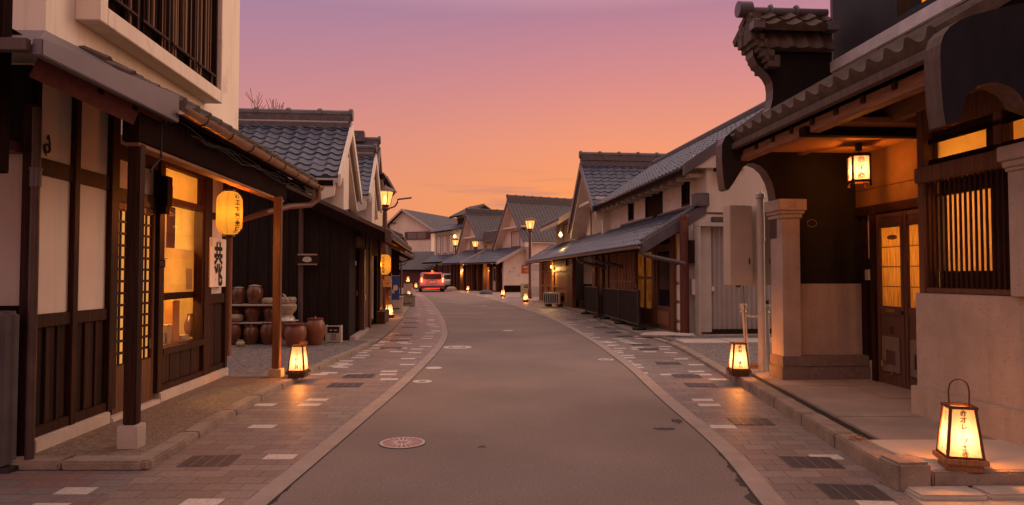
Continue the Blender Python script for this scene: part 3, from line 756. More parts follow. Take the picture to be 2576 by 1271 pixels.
lamp('shelf_light', LH.W((a + b) / 2, -.28, wz0 + .75), 3.2, (1, .5, .16), .04, lh)
hq = LH.u(404, 660, .05)
mb = MB(LH); mb.tube([(hq, .046, LH.z(404, 655, .05)), (hq, .09, LH.z(404, 655, .05)), (hq, .09, LH.z(404, 672, .05)), (hq, .046, LH.z(404, 672, .05))], .008, 8); mb.tube([(hq - .02, .085, LH.z(404, 651, .05)), (hq + .06, .085, LH.z(404, 651, .05))], .006, 6); mb.build('window_handle', 'black_metal', lh)
MB(LH).box(LH.u(470, 700, -.07), LH.u(484, 700, -.07), -.077, -.074, LH.z(476, 728, -.07), LH.z(476, 676, -.07)).build('poster', 'card', lh)
MB(LH).box(LH.u(418, 600, -.3), LH.u(440, 600, -.3), -.34, -.3, LH.z(430, 640, -.3), LH.z(430, 520, -.3)).build('inner_post', 'wood_post', lh)
text('〜ゐのい', .03, LH, lambda x, y, d: (LH.u(438, 570, -.04) + x, -.036 + d, LH.z(438, 570, -.04) + y), 'paper_white', 'lettering', sw_)
text('〇ロ〜', .05, LH, lambda x, y, d: (LH.u(432, 540, -.04) + x, -.036 + d, LH.z(432, 540, -.04) + y), 'paper_white', 'lettering', sw_)
# things in the window
uu = lambda x, y, w: LH.u(x, y, w)
o = MB(LH); o.box(uu(445, 560, -.2), uu(478, 560, -.2), -.78, -.6, LH.z(460, 605, -.2), LH.z(460, 540, -.2)); o = o.build('paper_lamp', 'glow_cream2', loc=base(LH, uu(460, 560, -.2), -.25, 1.8)); tag(o, 'tall cream paper lamp hanging inside the lit shop window', 'lamp')
zt = wz0 + .013
def in_window(name, lab, cat, x0, x1, h, mat, w0=-.19, w1=-.11):
    o = MB(LH).box(uu(x0, 830, -.15), uu(x1, 830, -.15), w0, w1, zt, zt + h).build(name, mat, loc=base(LH, uu(x0, 830, -.25), -.25, zt), bevel=.004); tag(o, lab, cat); return o
in_window('gift_box', 'tall orange gift box on the shop window shelf', 'box', 425, 442, .46, 'gift_orange')
in_window('picture_frame', 'small pale framed photo standing in the shop window corner', 'picture frame', 402, 412, .13, 'stoneware', -.15, -.13)
in_window('carton', 'squat brown carton beside the tall orange gift box', 'box', 411, 423, .2, 'card')
in_window('tray', 'low pale tray on the shelf right of the gift box', 'tray', 446, 466, .05, 'stoneware')
o = MB(Turned(LH.W(uu(478, 800, -.18), -.18, 0))); o.lathe(0, 0, [(.03, zt), (.06, zt + .06), (.07, zt + .14), (.045, zt + .22), (.03, zt + .26), (.038, zt + .28)], 20)
tag(o.build('vase', 'jar_brown', loc=base(LH, uu(478, 800, -.18), -.18, zt), smooth=True), 'dark rounded vase on the shop window shelf', 'vase')
# eaves: posts, beam, roof
p1 = LH.pw(322, 1125, LH.u(300, 1100, .68)); w1 = .68
q1 = gp(315, 1130, .06); r = q1 - LH.A; u1, w1 = r.dot(LH.d) + .09, r.dot(LH.n)
q2 = gp(690, 950, .062); r = q2 - LH.A; u2, w2 = r.dot(LH.d) + .08, r.dot(LH.n)
for (u, w, hb, hw, mat) in ((u1, w1, .175, .074, 'stone_pale'), (u2, w2, .115, .08, 'granite')):
    MB(LH).box(u - hw, u + hw, w - hw, w + hw, .05, .05 + hb).build('post_base', mat, lh, bevel=.006)
    MB(LH).box(u - .047, u + .047, w - .047, w + .047, .05 + hb, 2.36).build('post', 'wood_post' if u > 2 else 'wood_brown', lh, bevel=.008)
ew, ez = .76, 2.7
W_(u1 - .09, u2 + .5, w1 - .07, w1 + .05, 2.361, 2.66, 'front_beam', 'wood_dark', .01)
W_(u1 - .06, u2 + .4, w1 - .065, w1 + .045, 2.33, 2.3605, 'beam_strip', 'wood_beam', .004)
mb = MB(LH)
for k in range(13):
    u = -.5 + k * .47; mb.hexa([(u, -.02, 3.02), (u + .07, -.02, 3.02), (u + .07, ew - .05, 2.58), (u, ew - .05, 2.58)], [(u, -.02, 3.1), (u + .07, -.02, 3.1), (u + .07, ew - .05, 2.66), (u, ew - .05, 2.66)])
mb.build('rafters', 'wood_dark', lh, bevel=.004)
uE = LH.u(788, 470, ew); uM = LH.u(432, 270, ew); uC = LH.u(82, 125, ew)
MB(LH).hexa([(uM, 0, 3.13), (uE, 0, 3.13), (uE, ew, 2.665), (uM, ew, 2.665)], [(uM, 0, 3.17), (uE, 0, 3.17), (uE, ew, 2.705), (uM, ew, 2.705)]).build('roof_deck', 'wood_dark', lh)
tiles('roof_tiles', LH, (uM, ew + .03, 2.735), (uE, ew + .03, 2.735), (uM, 0, 3.2), .27, .25, .055, 'tile_brown', lh, .03)
# round tile ends along the eave
mb = MB(LH); k = 0; x = uM + .1
while x < uE - .02:
    mb.tube([(x, ew + .05, 2.78), (x, ew - .12, 2.86)], .06, 12); x += .27
mb.build('eave_tile_ends', 'tile_brown', lh, smooth=True)
# metal hip over the near corner
zc = LH.z(95, 118, ew)
mb = MB(LH)
T, C_, R0, R1 = (uU0 + .0, 0, 3.2), (uC, ew, zc), (uM + .02, ew, 2.78), (uM + .02, 0, 3.22)
S0, S1 = (uC, -2.6, zc), (uU0, -2.6, 3.2)
dn = lambda p, h: (p[0], p[1], p[2] - h)
mb.hexa([dn(T, .05), dn(C_, .05), dn(R0, .05), dn(R1, .05)], [T, C_, R0, R1]); mb.hexa([dn(T, .05), dn(S1, .05), dn(S0, .05), dn(C_, .05)], [T, S1, S0, C_])
mb.build('metal_roof', 'metal_grey', lh)
mb = MB(LH); mb.hexa([(uC - .01, ew + .001, zc - .065), (uM, ew + .001, 2.6), (uM, ew + .06, 2.6), (uC - .01, ew + .06, zc - .065)], [(uC - .01, ew + .001, zc + .03), (uM, ew + .001, 2.83), (uM, ew + .06, 2.83), (uC - .01, ew + .06, zc + .03)])
mb.build('metal_fascia', 'metal_grey', lh, bevel=.006); MB(LH).box(uC - .05, uC - .012, -2.6, ew + .0, zc - .05, zc + .02).build('end_fascia', 'pipe_dark', lh, bevel=.004)
mb = MB(LH); va, vb = LH.u(103, 190, ew - .05), LH.u(425, 285, ew - .05)
mb.hexa([(va, ew - .05, 2.66), (vb, ew - .05, 2.66), (vb - .09, ew - .1, 2.485), (va - .03, ew - .1, 2.5)], [(va, ew - .035, 2.67), (vb, ew - .035, 2.67), (vb - .09, ew - .088, 2.48), (va - .03, ew - .088, 2.495)])
mb.build('awning', 'maroon', lh)
# gutter with brackets and downpipe
gw, gz_ = ew + .1, 2.715
mb = MB(LH); n = 10; prev = None
for u in (uM - .05, uE + .03):
    ring = [mb.P((u, gw + .062 * math.cos(math.pi + math.pi * k / n), gz_ + .062 * math.sin(math.pi + math.pi * k / n))) for k in range(n + 1)] + [mb.P((u, gw + .056 * math.cos(2 * math.pi - math.pi * k / n), gz_ + .056 * math.sin(2 * math.pi - math.pi * k / n))) for k in range(n + 1)]
    if prev:
        for k in range(len(ring)): mb.face((prev[k], prev[(k + 1) % len(ring)], ring[(k + 1) % len(ring)], ring[k]))
    mb.face(ring); prev = ring
mb.build('gutter', 'copper', lh, smooth=True)
mb = MB(LH); x = uM + .35
while x < uE:
    mb.tube([(x, gw + .066 * math.cos(math.pi + math.pi * k / 8), gz_ + .066 * math.sin(math.pi + math.pi * k / 8)) for k in range(9)], .007, 6); x += .62
mb.build('gutter_brackets', 'pipe_dark', lh)
mb = MB(LH); mb.tube([(uE - .12, gw, gz_ - .05), (uE - .12, gw, gz_ - .2), (uE - .2, gw - .1, gz_ - .3), (uE - .6, gw - .3, gz_ - .36), (u2 + .5, w2 - .3, 2.2), (uE1 + .06, .02, 2.02), (uE1 + .06, .02, .3)], .043, 10)
mb.build('downpipe', 'pipe_copper', lh, smooth=True)
# downpipe on the near corner
pc = at(84, 700, 4.84); rel = pc - LH.A; pu, pw_ = rel.dot(LH.d), rel.dot(LH.n)
MB(LH).tube([(pu, pw_, .06), (pu, pw_, zc - .1)], .03, 12).build('corner_pipe', 'pipe_dark', lh, smooth=True)
mb = MB(LH); mb.tube([(pu, pw_, 1.98), (pu, pw_, 2.1)], .037, 12); mb.tube([(pu, pw_, 2.1), (pu, pw_, 2.115)], .042, 12); mb.build('pipe_collar', 'metal_grey', lh, smooth=True)
# stepped timber bracket beside the door post
bx = uD1 - .02
mb = MB(LH); mb.box(bx - .06, bx + .06, .041, .13, 2.06, 2.36); mb.box(bx - .05, bx + .05, .041, .11, 1.98, 2.06); mb.box(bx + .061, bx + .14, .05, .1, 2.15, 2.28); mb.build('bracket', 'wood_dark', lh, bevel=.004)
# loose wires under the eave
rr = random.Random(5)
for k in range(4):
    pts = []; a0 = uM + .1 + .2 * k
    for i in range(26):
        t = i / 25; pts.append((a0 + (uE - a0 - .15) * t, gw - .08 + .02 * math.sin(i * 1.3 + k), 2.63 - .06 * abs(math.sin(t * 9 + k)) - .012 * k + rr.uniform(-.012, .012)))
    MB(LH).tube(pts, .0045, 5).build('eave_wire', 'wire', lh, smooth=True)
MB(LH).tube([(LH.u(405, 335, .7), .7, 2.6), (LH.u(405, 380, .7), .7, 2.3), (LH.u(395, 408, .75), .72, 2.2), (u1 + .08, w1 + .07, 2.16)], .009, 6).build('door_cable', 'wire', lh, smooth=True)
# coil hook on the upper panel
cu, cz = LH.u(121, 374), LH.z(121, 374)
mb = MB(LH); mb.tube([(cu + .03 * math.cos(a), -.005, cz + .03 * math.sin(a)) for a in [i * .42 for i in range(16)]], .008, 6); mb.tube([(cu + .03, -.004, cz), (cu + .02, -.002, cz + .06), (cu - .005, .004, cz + .1), (cu - .015, .0, cz + .07)], .007, 6); mb.tube([(cu - .05, -.004, cz + .02), (cu - .035, -.004, cz - .03), (cu - .01, -.004, cz - .055)], .005, 6)
tag(mb.build('cable_coil', 'black_rubber', loc=base(LH, cu, 0, cz), smooth=True), 'small black coiled cable hanging on the white plaster panel', 'cable')
# calligraphy board on the end bay
bw0, bw1, bz0, bz1 = LH.u(526, 650, .04), LH.u(566, 650, .04), LH.z(545, 722, .04), LH.z(545, 600, .04)
sg = thing('signboard', 'white signboard with bold black brush characters hung beside the shop window', 'sign', base(LH, (bw0 + bw1) / 2, .045, bz0))
MB(LH).box(bw0, bw1, .037, .052, bz0, bz1).build('board', 'paper_white', sg, bevel=.002)
bc = (bw0 + bw1) / 2; bh = bz1 - bz0
for ch, k in (('共', .23), ('兆', -.21)): text(ch, bh * .46, LH, lambda x, y, d: (bc + x, .0525 + d, bz0 + bh * (.45 + k) + y), 'ink', 'lettering', sg, weight=.014)
text('見\n堂', bh * .08, LH, lambda x, y, d: (bw0 + .04 + x, .0525 + d, bz1 - bh * .1 + y), 'ink', 'small_writing', sg)
text('勝良い', bh * .06, LH, lambda x, y, d: (bc + .03 + x, .0525 + d, bz1 - bh * .08 + y), 'ink', 'small_writing', sg)
# grey stone block and plate at the picture's left edge
c0 = at(47, 1150, 4.86); mb = MB(); mb.box(c0.x - .5, c0.x, 4.68, 4.86, .02, 1.1)
tag(mb.build('stone_pillar', 'stone_block', loc=(c0.x - .2, 4.75, 0), bevel=.025, seg=3), 'weathered dark grey stone pillar at the house corner', 'stone pillar')
pp = gp(20, 1185); o = MB(Turned((pp.x, pp.y, 0))).box(-.35, .06, -.07, .07, 0, .035).build('metal_plate', 'black_metal', loc=(pp.x, pp.y, 0), bevel=.004)
tag(o, 'flat black metal plate lying on the paving by the grey pillar', 'plate')
q = at(6, 200, 4.3); mb = MB(Turned((q.x, q.y, 0))); mb.box(-.2, .022, -.05, .05, 2.0, 3.6); mb.box(-.22, -.12, -.05, .05, 0, 2.0)
o = mb.build('timber_post', 'wood_dark', loc=(q.x, q.y, 0), bevel=.006); tag(o, 'dark timber post of a neighbouring porch at the upper left edge', 'post')
# ================================================================== near right black house
B0 = gp(2307, 1040, .11)
RH = Fac(B0, (-.0743, 1), -1)
rh = thing('merchant_house', 'black walled tea house with curved sleeve walls, tiled eaves and slatted lit window', 'house', base(RH, 0, -1, .1))
def RB(u0, u1, w0, w1, z0, z1, name, mat, bev=.004, par=None): return MB(RH).box(u0, u1, w0, w1, z0, z1).build(name, mat, par or rh, bevel=bev)
r = gp(2212, 962, .11) - RH.A; uDa, wD = r.dot(RH.d), r.dot(RH.n)
uF, FT = 2.16, .2                          # far sleeve wall: near face and thickness
uN = -1.62                                 # near sleeve wall: face nearest the camera
FP = lambda x, y: RH.pw(x, y, uF)
NP = lambda x, y: RH.pw(x, y, uN)
# far sleeve wall, a thick curved fin
top_ = [(1957, 716), (1951, 505), (1947, 478), (1940, 455), (1927, 432), (1912, 418), (1895, 411), (1880, 412), (1868, 422), (1857, 440), (1845, 460), (1832, 478), (1823, 475), (1818, 440), (1815, 395), (1816, 362), (1824, 344), (1840, 332), (1862, 323), (1890, 312), (1912, 301), (1928, 287), (1938, 270), (1943, 248), (1944, 225), (1941, 205), (1933, 190), (1920, 176), (1904, 162), (1894, 140), (1892, 100), (1893, 45)]
pts = [FP(*q) for q in top_] + [FP(2092, 45), FP(2092, 250), (wD - .5, 3.6), (wD - .5, FP(1957, 716)[1])]
fin = MB(RH).prism(pts, uF, uF + FT, 'u', 0, 1).build('sleeve_wall', ['dark_wall', 'pipe_dark'], rh)
# little roof riding on the far sleeve wall
wa, wb = FP(1903, 60)[0], FP(2080, 60)[0]
zr, ze, zs = FP(1990, 34)[1], FP(1990, 84)[1], FP(1990, 132)[1]
tiles('cap_roof', RH, (uF - .2, wa + .1, ze), (uF - .2, wb - .02, ze), (uF + .1, wa + .1, zr), .24, .2, .05, 'tile_brown', rh, .03)
tiles('cap_roof', RH, (uF - .1, wa + .02, zs), (uF - .1, wb - .02, zs), (uF + .0, wa + .02, ze + .02), .2, .3, .03, 'tile_brown', rh, .03)
tiles('cap_roof', RH, (uF + FT + .28, wb - .02, ze), (uF + FT + .28, wa + .1, ze), (uF + .1, wb - .02, zr), .24, .2, .05, 'tile_brown', rh, .03)
mb = MB(RH); mb.tube([(uF + .1, wa + .14, zr + .05), (uF + .1, wb - .05, zr + .05)], .055, 12); mb.build('cap_ridge', 'metal_grey', rh, smooth=True)
mb = MB(RH)
for x in (1945, 2010): w = FP(x, 20)[0]; mb.tube([(uF + .1 + .075 * math.cos(a), w, zr + .05 + .075 * math.sin(a)) for a in [i * .31 for i in range(21)]], .02, 6)
mb.tube([(uF + .1, wa + .2, zr + .07), (uF + .1, wa + .03, zr + .07)], .1, 16)
mb.box(uF - .24, uF - .1, wa - .0, wa + .14, ze - .03, ze + .07); mb.box(uF - .24, uF - .1, wb - .02, wb + .12, ze - .03, ze + .08)
mb.build('ridge_ornament', 'metal_grey', rh, bevel=.004)
rr = random.Random(8)                       # hanging tiles over the end of the fin, a stepped apron
mb = MB(RH)
for k in range(9):
    t = k / 8; w = wa + .19 - .19 * abs(t - .35) * 1.2; z1 = zr - .06 - .52 * t; 
    for j in range(3): mb.box(uF - .12 + j * .14, uF + .01 + j * .14, w - .11 - .16 * t + rr.uniform(-.012, .012), w - .03 - .1 * t + rr.uniform(-.01, .01), z1 - .13, z1 + .02)
mb.build('end_apron', 'tile_brown', rh, bevel=.006)
# granite corner pillar and dado of the sleeve wall
pw0, pw1 = FP(1999, 700)[0], FP(1955, 700)[0]; zc1, zc0 = FP(1970, 505)[1], FP(1970, 545)[1]
zb = FP(1960, 893)[1]; zd = FP(2050, 714)[1]
mb = MB(RH); mb.box(uF - .14, uF + FT - .02, pw0, pw1, .1, zc0)
mb.build('corner_pillar', 'granite', rh, bevel=.006)
mb = MB(RH); mb.box(uF - .2, uF + FT + .02, pw0 - .06, pw1 + .06, zc0 + .06, zc1); mb.box(uF - .18, uF + FT, pw0 - .04, pw1 + .04, zc0 + .02, zc0 + .059); mb.box(uF - .16, uF + FT, pw0 - .02, pw1 + .02, zc0 - .03, zc0 + .019)
cap = mb.build('pillar_cap', 'granite', rh, bevel=.005)
text('76', .09, RH, lambda x, y, d: (uF - .2 - d, (pw0 + pw1) / 2 - x, (zc0 + .06 + zc1) / 2 + y), 'stone_kerb', 'number', cap)
wE = FP(2168, 940)[0]
RB(uF - .02, uF + FT - .02, wE, pw0 - .004, .1, zd, 'dado', 'granite', .005)
mb = MB(RH); mb.box(uF - .17, uF + FT, wE, pw1 + .03, .1, FP(1960, 920)[1]); mb.box(uF - .155, uF + FT, wE, pw1 + .015, FP(1960, 920)[1] + .004, zb); mb.build('plinth', 'granite_dark', rh, bevel=.008)
# scratches: a ring and small marks chalked on the black wall
cm = lambda x, y: RH.pw(x, y, uF - .004)
cw, cz = cm(2042, 562)
MB(RH).tube([(uF - .003, cw + .06 * math.cos(a), cz + .045 * math.sin(a)) for a in [i * .42 for i in range(15)]], .0025, 5).build('wall_mark', 'granite', rh)
# entry: post, conduit, intercom
uP = RH.u(2175, 700, wD + .05)
wp = wE
RB(uF - .12, uF - .0215, wE - .24, wE - .004, .1, 2.75, 'entry_post', 'wood_brown', .006)
RB(uF - .14, uF - .0217, wE - .3, wE - .244, .1, 2.6, 'door_post', 'wood_dark', .006)
RB(uF - .17, uF - .1215, wE - .22, wE - .01, .1, .33, 'post_foot', 'stone_pale', .006)
zz = lambda y: 1.35 + (693 - y) / 1717 * 8.1
MB(RH).tube([(uF - .135, wE - .03, zz(440)), (uF - .135, wE - .03, zz(690))], .008, 6).build('conduit', 'metal_pale', rh)
ic = RB(uF - .19, uF - .1216, wE - .1, wE + .02, zz(705), zz(678), 'intercom', 'metal_pale', .004)
RB(uF - .165, uF - .1218, wE - .11, wE - .01, zz(677), zz(650), 'meter_box', 'black_metal', .003)
RB(uF - .128, uF - .1215, wE - .26, wE - .2, zz(912), zz(895), 'notice', 'paper_white', .001)
# door wall
uL = 0.0                                     # lattice wall begins here (far end) and runs toward the camera
uD1_, uD0_ = uDa + .02, RH.u(2318, 700, wD)
dzt = RH.z(2210, 540, wD)
mb = MB(RH); mb.box(-.3, uF, wD - .12, wD - .005, dzt + .02, 3.7); mb.build('entry_wall', 'plaster_orange', rh)
mb = MB(RH); mb.box(-.3, uF, wD - .004, wD + .012, dzt + .02, dzt + .12); mb.box(-.3, uF, wD - .004, wD + .004, RH.z(2250, 463, wD), RH.z(2250, 463, wD) + .006); mb.build('entry_rail', 'wood_brown', rh, bevel=.003)
RB(-.3, uD1_ + .1, wD - .12, wD - .0045, dzt + .0005, dzt + .0195, 'door_head', 'wood_brown', 0); RB(-.3, uD1_ + .1, wD - .13, wD - .065, dzt - .1, dzt + .0, 'door_stop', 'wood_brown', 0)
RB(uD1_, uD1_ + .08, wD - .1, wD + .03, .11, dzt + .02, 'door_jamb', 'wood_brown', .006)
def rdoor(a, b, nm):
    z0 = .12; zg0, zg1 = RH.z(2250, 772, wD), RH.z(2250, 570, wD); zt_ = dzt
    mb = MB(RH); s = .055
    mb.box(a, a + s, wD - .06, wD, z0, zt_); mb.box(b - s, b, wD - .06, wD, z0, zt_)
    for z_, h_ in ((z0, .12), (zg0 - .1, .1), (zg1, .05), (zt_ - .05, .05)): mb.box(a + s, b - s, wD - .055, wD - .003, z_, z_ + h_)
    mb.box(a + s, b - s, wD - .045, wD - .012, z0 + .12, zg0 - .1)
    mb.box(a + s, b - s, wD - .045, wD - .012, zg1 + .05, zt_ - .05)
    d = mb.build('door', 'door_wood', rh, bevel=.004)
    MB(RH).box(a + s, b - s, wD - .04, wD - .032, zg0, zg1).build('pane', 'reed_blind', d)
    q = MB(RH)
    for i in range(1, 4): z_ = zg0 + (zg1 - zg0) * i / 4; q.box(a + s, b - s, wD - .031, wD - .025, z_ - .006, z_ + .006)
    q.build('pane_bars', 'wood_warm', d)
    c = (a + b) / 2
    q = MB(RH); w_ = (b - a) / 2 - s - .03; zl0, zl1 = z0 + .14, zg0 - .34
    q.holes(c - w_, c + w_, wD - .011, wD + .006, zl0, zl1, [(c - w_ + .07, c + w_ - .07, zl0 + .08, zl0 + .24), (c - w_ + .07, c + w_ - .07, zl0 + .34, zl1 - .06)]); q.build('worn_panel', 'door_worn', d, bevel=.003)
    return d, a, b, zg0, zg1, c
mid = RH.u(2272, 700, wD)
d, a, b, zg0, zg1, c = rdoor(mid, uD1_, 'x')
q = MB(RH)
for i in range(4): q.box(c - .035, c + .035, wD - .011, wD - .004, zg0 - .24 - .022 * i, zg0 - .228 - .022 * i)
q.build('vent', 'black_metal', d)
RB(c - .09, c + .08, wD - .002, wD + .006, zg0 - .065, zg0 - .03, 'mail_slot', 'brass', .002, d)
q = MB(RH); q.tube([(c + .1, wD + .0, zg0 - .62), (c + .1, wD + .045, zg0 - .62), (c + .1, wD + .045, zg0 - .68)], .01, 8); q.tube([(c - .02, wD, zg0 - .76), (c - .02, wD + .035, zg0 - .76)], [.022, .012], 8); q.build('handle', 'brass', d, smooth=True)
q = MB(RH); q.tube([(mid + .03, wD, zg0 - .06), (mid + .03, wD + .014, zg0 - .06)], .02, 12); q.build('lock', 'black_metal', d)
mu, mz = RH.px(2238, 597, wD); q = MB(RH)
q.prism([(mu + .085 * math.cos(t), mz + .028 * math.sin(t)) for t in [i * .3927 for i in range(16)]], wD - .03, wD - .018, 'w'); q.build('name_plate', 'wood_beam', d)
d2, a, b, zg0, zg1, c = rdoor(mid - .62, mid - .008, 'y')
lamp('hall_light', RH.W((mid + uD1_) / 2, wD - .65, 1.75), 26, (1, .52, .14), .12, rh); lamp('hall_light', RH.W(mid - .3, wD - .6, 1.6), 16, (1, .52, .14), .12, rh)
hr = MB(RH); hr.box(mid - .7, uD1_ + .1, wD - 1.5, wD - 1.45, .1, 3); hr.box(uD1_ + .08, uD1_ + .12, wD - 1.45, wD - .12, .1, 3); hr.box(mid - .74, mid - .7, wD - 1.45, wD - .12, .1, 3); hr.build('hall', 'interior', rh)
RB(-.35, uD1_ + .1, wD - .2, wD + .05, .1, .118, 'threshold', 'stone_kerb', .004)
# lattice wall: granite-plastered base, slatted window, lit lights above
zw = RH.z(2440, 742); zp = RH.z(2330, 975)
RB(-2.6, uL, -.22, 0, .1, zw, 'low_wall', 'granite', .008)
RB(-2.6, uL + .015, -.2, .05, .1, zp, 'wall_base', 'granite', .006)
u_ = lambda x, y=600: RH.u(x, y)
zb0, zb1 = RH.z(2330, 458), RH.z(2330, 420)
uR = -2.3
mb = MB(RH)
mb.box(u_(2322), u_(2306), -.14, -.01, zw, 3.1)               # far post
mb.box(u_(2511, 370), u_(2487, 370), -.13, -.03, zb1, 3.1)
mb.box(uR, u_(2309), -.11, .03, zb0, zb1)                     # big sill beam
mb.box(uR, u_(2323), -.1, -.015, zw + .002, zw + .05)
mb.box(uR, u_(2323), -.1, -.015, RH.z(2420, 335) + .1, 3.1)
mb.build('timber_frame', 'wood_post', rh, bevel=.006)
mb = MB(RH); x = u_(2326); k = 0
while x > uR:
    mb.box(x - .019, x, -.03, -.014, zw + .05, zb0 - .004); x -= .057; k += 1
mb.build('slats', 'wood_brown', rh, bevel=.003)
lz0, lz1 = RH.z(2420, 682, -.19), RH.z(2420, 486, -.19)
a_, b_ = RH.u(2510, 600, -.19), RH.u(2344, 600, -.19)
MB(RH).box(a_, b_, -.2, -.19, lz0, lz1).build('lit_panel', 'shoji_cream', rh)
MB(RH).box(uR, a_ - .15, -.2, -.19, lz0, lz1).build('lit_panel', 'shoji_cream', rh)
mb = MB(RH); mb.holes(uR, u_(2323), -.189, -.15, zw, zb0, [(a_, b_, lz0, lz1), (uR, a_ - .15, lz0, lz1)]); mb.build('inner_frame', 'wood_brown', rh)
rm = MB(RH); rm.box(uR, u_(2323), -1.25, -1.2, zw - .05, 3.1); rm.box(u_(2323) - .03, u_(2323), -1.2, -.2, zw - .05, 3.1); rm.box(uR, u_(2323), -1.2, -.23, zw - .05, zw); rm.box(uR, u_(2323), -1.2, -.2, 3.1, 3.13)
rm.build('window_room', 'interior', rh); RB(uR, u_(2323), -.2, -.112, zb0 + .001, zb1 - .001, 'inner_rail', 'wood_brown', 0)
lamp('room_light', RH.W((a_ + b_) / 2 + .1, -.75, 1.75), 26, (1, .47, .13), .1, rh); lamp('room_light', RH.W((a_ + b_) / 2, -.62, 2.3), 34, (1, .45, .08), .1, rh)
tz0, tz1 = RH.z(2420, 402, -.15), RH.z(2420, 338, -.15)
A2, B2 = RH.u(2486, 370, -.15), RH.u(2347, 370, -.15)
MB(RH).box(A2, B2, -.16, -.15, tz0, tz1).build('transom_pane', 'shoji', rh)
MB(RH).box(uR, RH.u(2535, 370, -.15), -.16, -.15, tz0, tz1 + .02).build('transom_pane', 'shoji', rh)
mb = MB(RH); mb.box(uR, u_(2323), -.148, -.1, tz1, 3.1); mb.box(uR, u_(2323), -.148, -.1, zb1, tz0); mb.box(B2, u_(2323), -.148, -.1, tz0, tz1); mb.box(RH.u(2535, 370, -.15), A2, -.148, -.131, tz0, tz1); mb.build('transom_frame', 'wood_brown', rh)
mb = MB(RH)
for y in (340, 397): zz_ = RH.z(2420, y, -.03); mb.box(uR, u_(2330), -.055, -.03, zz_, zz_ + .045)
mb.build('transom_bars', 'wood_dark', rh, bevel=.003)
# short granite pillar on the low wall
pu = RH.u(2547, 560, .02)
mb = MB(RH); zq = RH.z(2550, 430, .05); zq1 = RH.z(2550, 372, .05)
mb.box(pu - .22, pu, -.16, .055, zw, zq); mb.box(pu - .26, pu + .045, -.2, .1, zq + .08, zq1 + .02); mb.box(pu - .24, pu + .025, -.18, .08, zq + .03, zq + .079); mb.box(pu - .23, pu + .012, -.17, .068, zq, zq + .029)
mb.build('window_pillar', 'granite', rh, bevel=.006)
# near sleeve wall with its arch
npx = [(2577, 262), (2566, 240), (2550, 224), (2528, 213), (2505, 207), (2480, 209), (2460, 216), (2443, 228), (2432, 242), (2424, 262), (2418, 285), (2411, 300), (2398, 309), (2378, 314), (2371, 270), (2366, 200), (2364, 140), (2366, 110), (2374, 86), (2390, 66), (2415, 50), (2450, 37), (2490, 26), (2580, 6)]
pts = [NP(*q) for q in npx]; wl = min(p[0] for p in pts)
pts = [(wl - 1.4, NP(2577, 262)[1] - .5)] + pts + [(wl - 1.4, NP(2580, 6)[1] + .4)]
MB(RH).prism(pts, uN, uN + .16, 'u', 0, 1).build('sleeve_wall', ['black_wall', 'pipe_weathered'], rh)
# eaves between the sleeve walls
ew_ = FP(1836, 360)[0] - .03; z0_ = FP(1845, 352)[1]
wt = RH.pw(2115, 190, uF)[0]; ztop = z0_ + (ew_ - wt) * .59
tiles('roof_tiles', RH, (uN + .16, ew_, z0_), (uF, ew_, z0_), (uN + .16, wt, ztop), .24, 1.2, .075, 'tile_brown', rh, .03, sub=8)
MB(RH).hexa([(uN + .16, ew_ - .03, z0_ - .1), (uF, ew_ - .03, z0_ - .1), (uF, wt, ztop - .1), (uN + .16, wt, ztop - .1)], [(uN + .16, ew_ - .03, z0_ - .045), (uF, ew_ - .03, z0_ - .045), (uF, wt, ztop - .045), (uN + .16, wt, ztop - .045)]).build('roof_deck', 'wood_dark', rh)
RB(uN + .16, uF, ew_ - .055, ew_ + .012, z0_ - .12, z0_ - .046, 'eave_board', 'pipe_weathered', .004)
RB(uN + .17, uF - .003, ew_ - .2, ew_ - .1, z0_ - .26, z0_ - .135, 'eave_beam', 'wood_beam', .006)
mb = MB(RH)
for k in range(9):
    u = uN + .35 + k * .42
    mb.hexa([(u, wD, z0_ + .35), (u + .06, wD, z0_ + .35), (u + .06, ew_ - .08, z0_ - .2), (u, ew_ - .08, z0_ - .2)], [(u, wD, z0_ + .42), (u + .06, wD, z0_ + .42), (u + .06, ew_ - .08, z0_ - .13), (u, ew_ - .08, z0_ - .13)])
mb.build('rafters', 'wood_brown', rh, bevel=.004)
mb = MB(RH)
mb.box(uN + .17, uF - .004, .25, .36, z0_ - .12, z0_ - .02); mb.box(uN + .17, uF - .004, -.1, -.0, z0_ - .18, z0_ - .02); mb.build('purlins', 'wood_beam', rh, bevel=.006)
# porch ceiling panel over the door
zcp = RH.z(2160, 345, -.1)
mb = MB(RH); mb.box(.3, uF - .25, wD + .03, .62, zcp, zcp + .05); mb.build('porch_ceiling', 'wood_warm', rh, bevel=.004)
mb = MB(RH); mb.box(.5, .62, wD + .03, .75, zcp - .09, zcp - .003); mb.build('ceiling_beam', 'wood_dark', rh, bevel=.005)
# flashing strip above the tiles
RB(uN + .2, uF + .1, wt - .03, wt + .14, ztop + .02, ztop + .17, 'flashing', 'white_metal', .012)
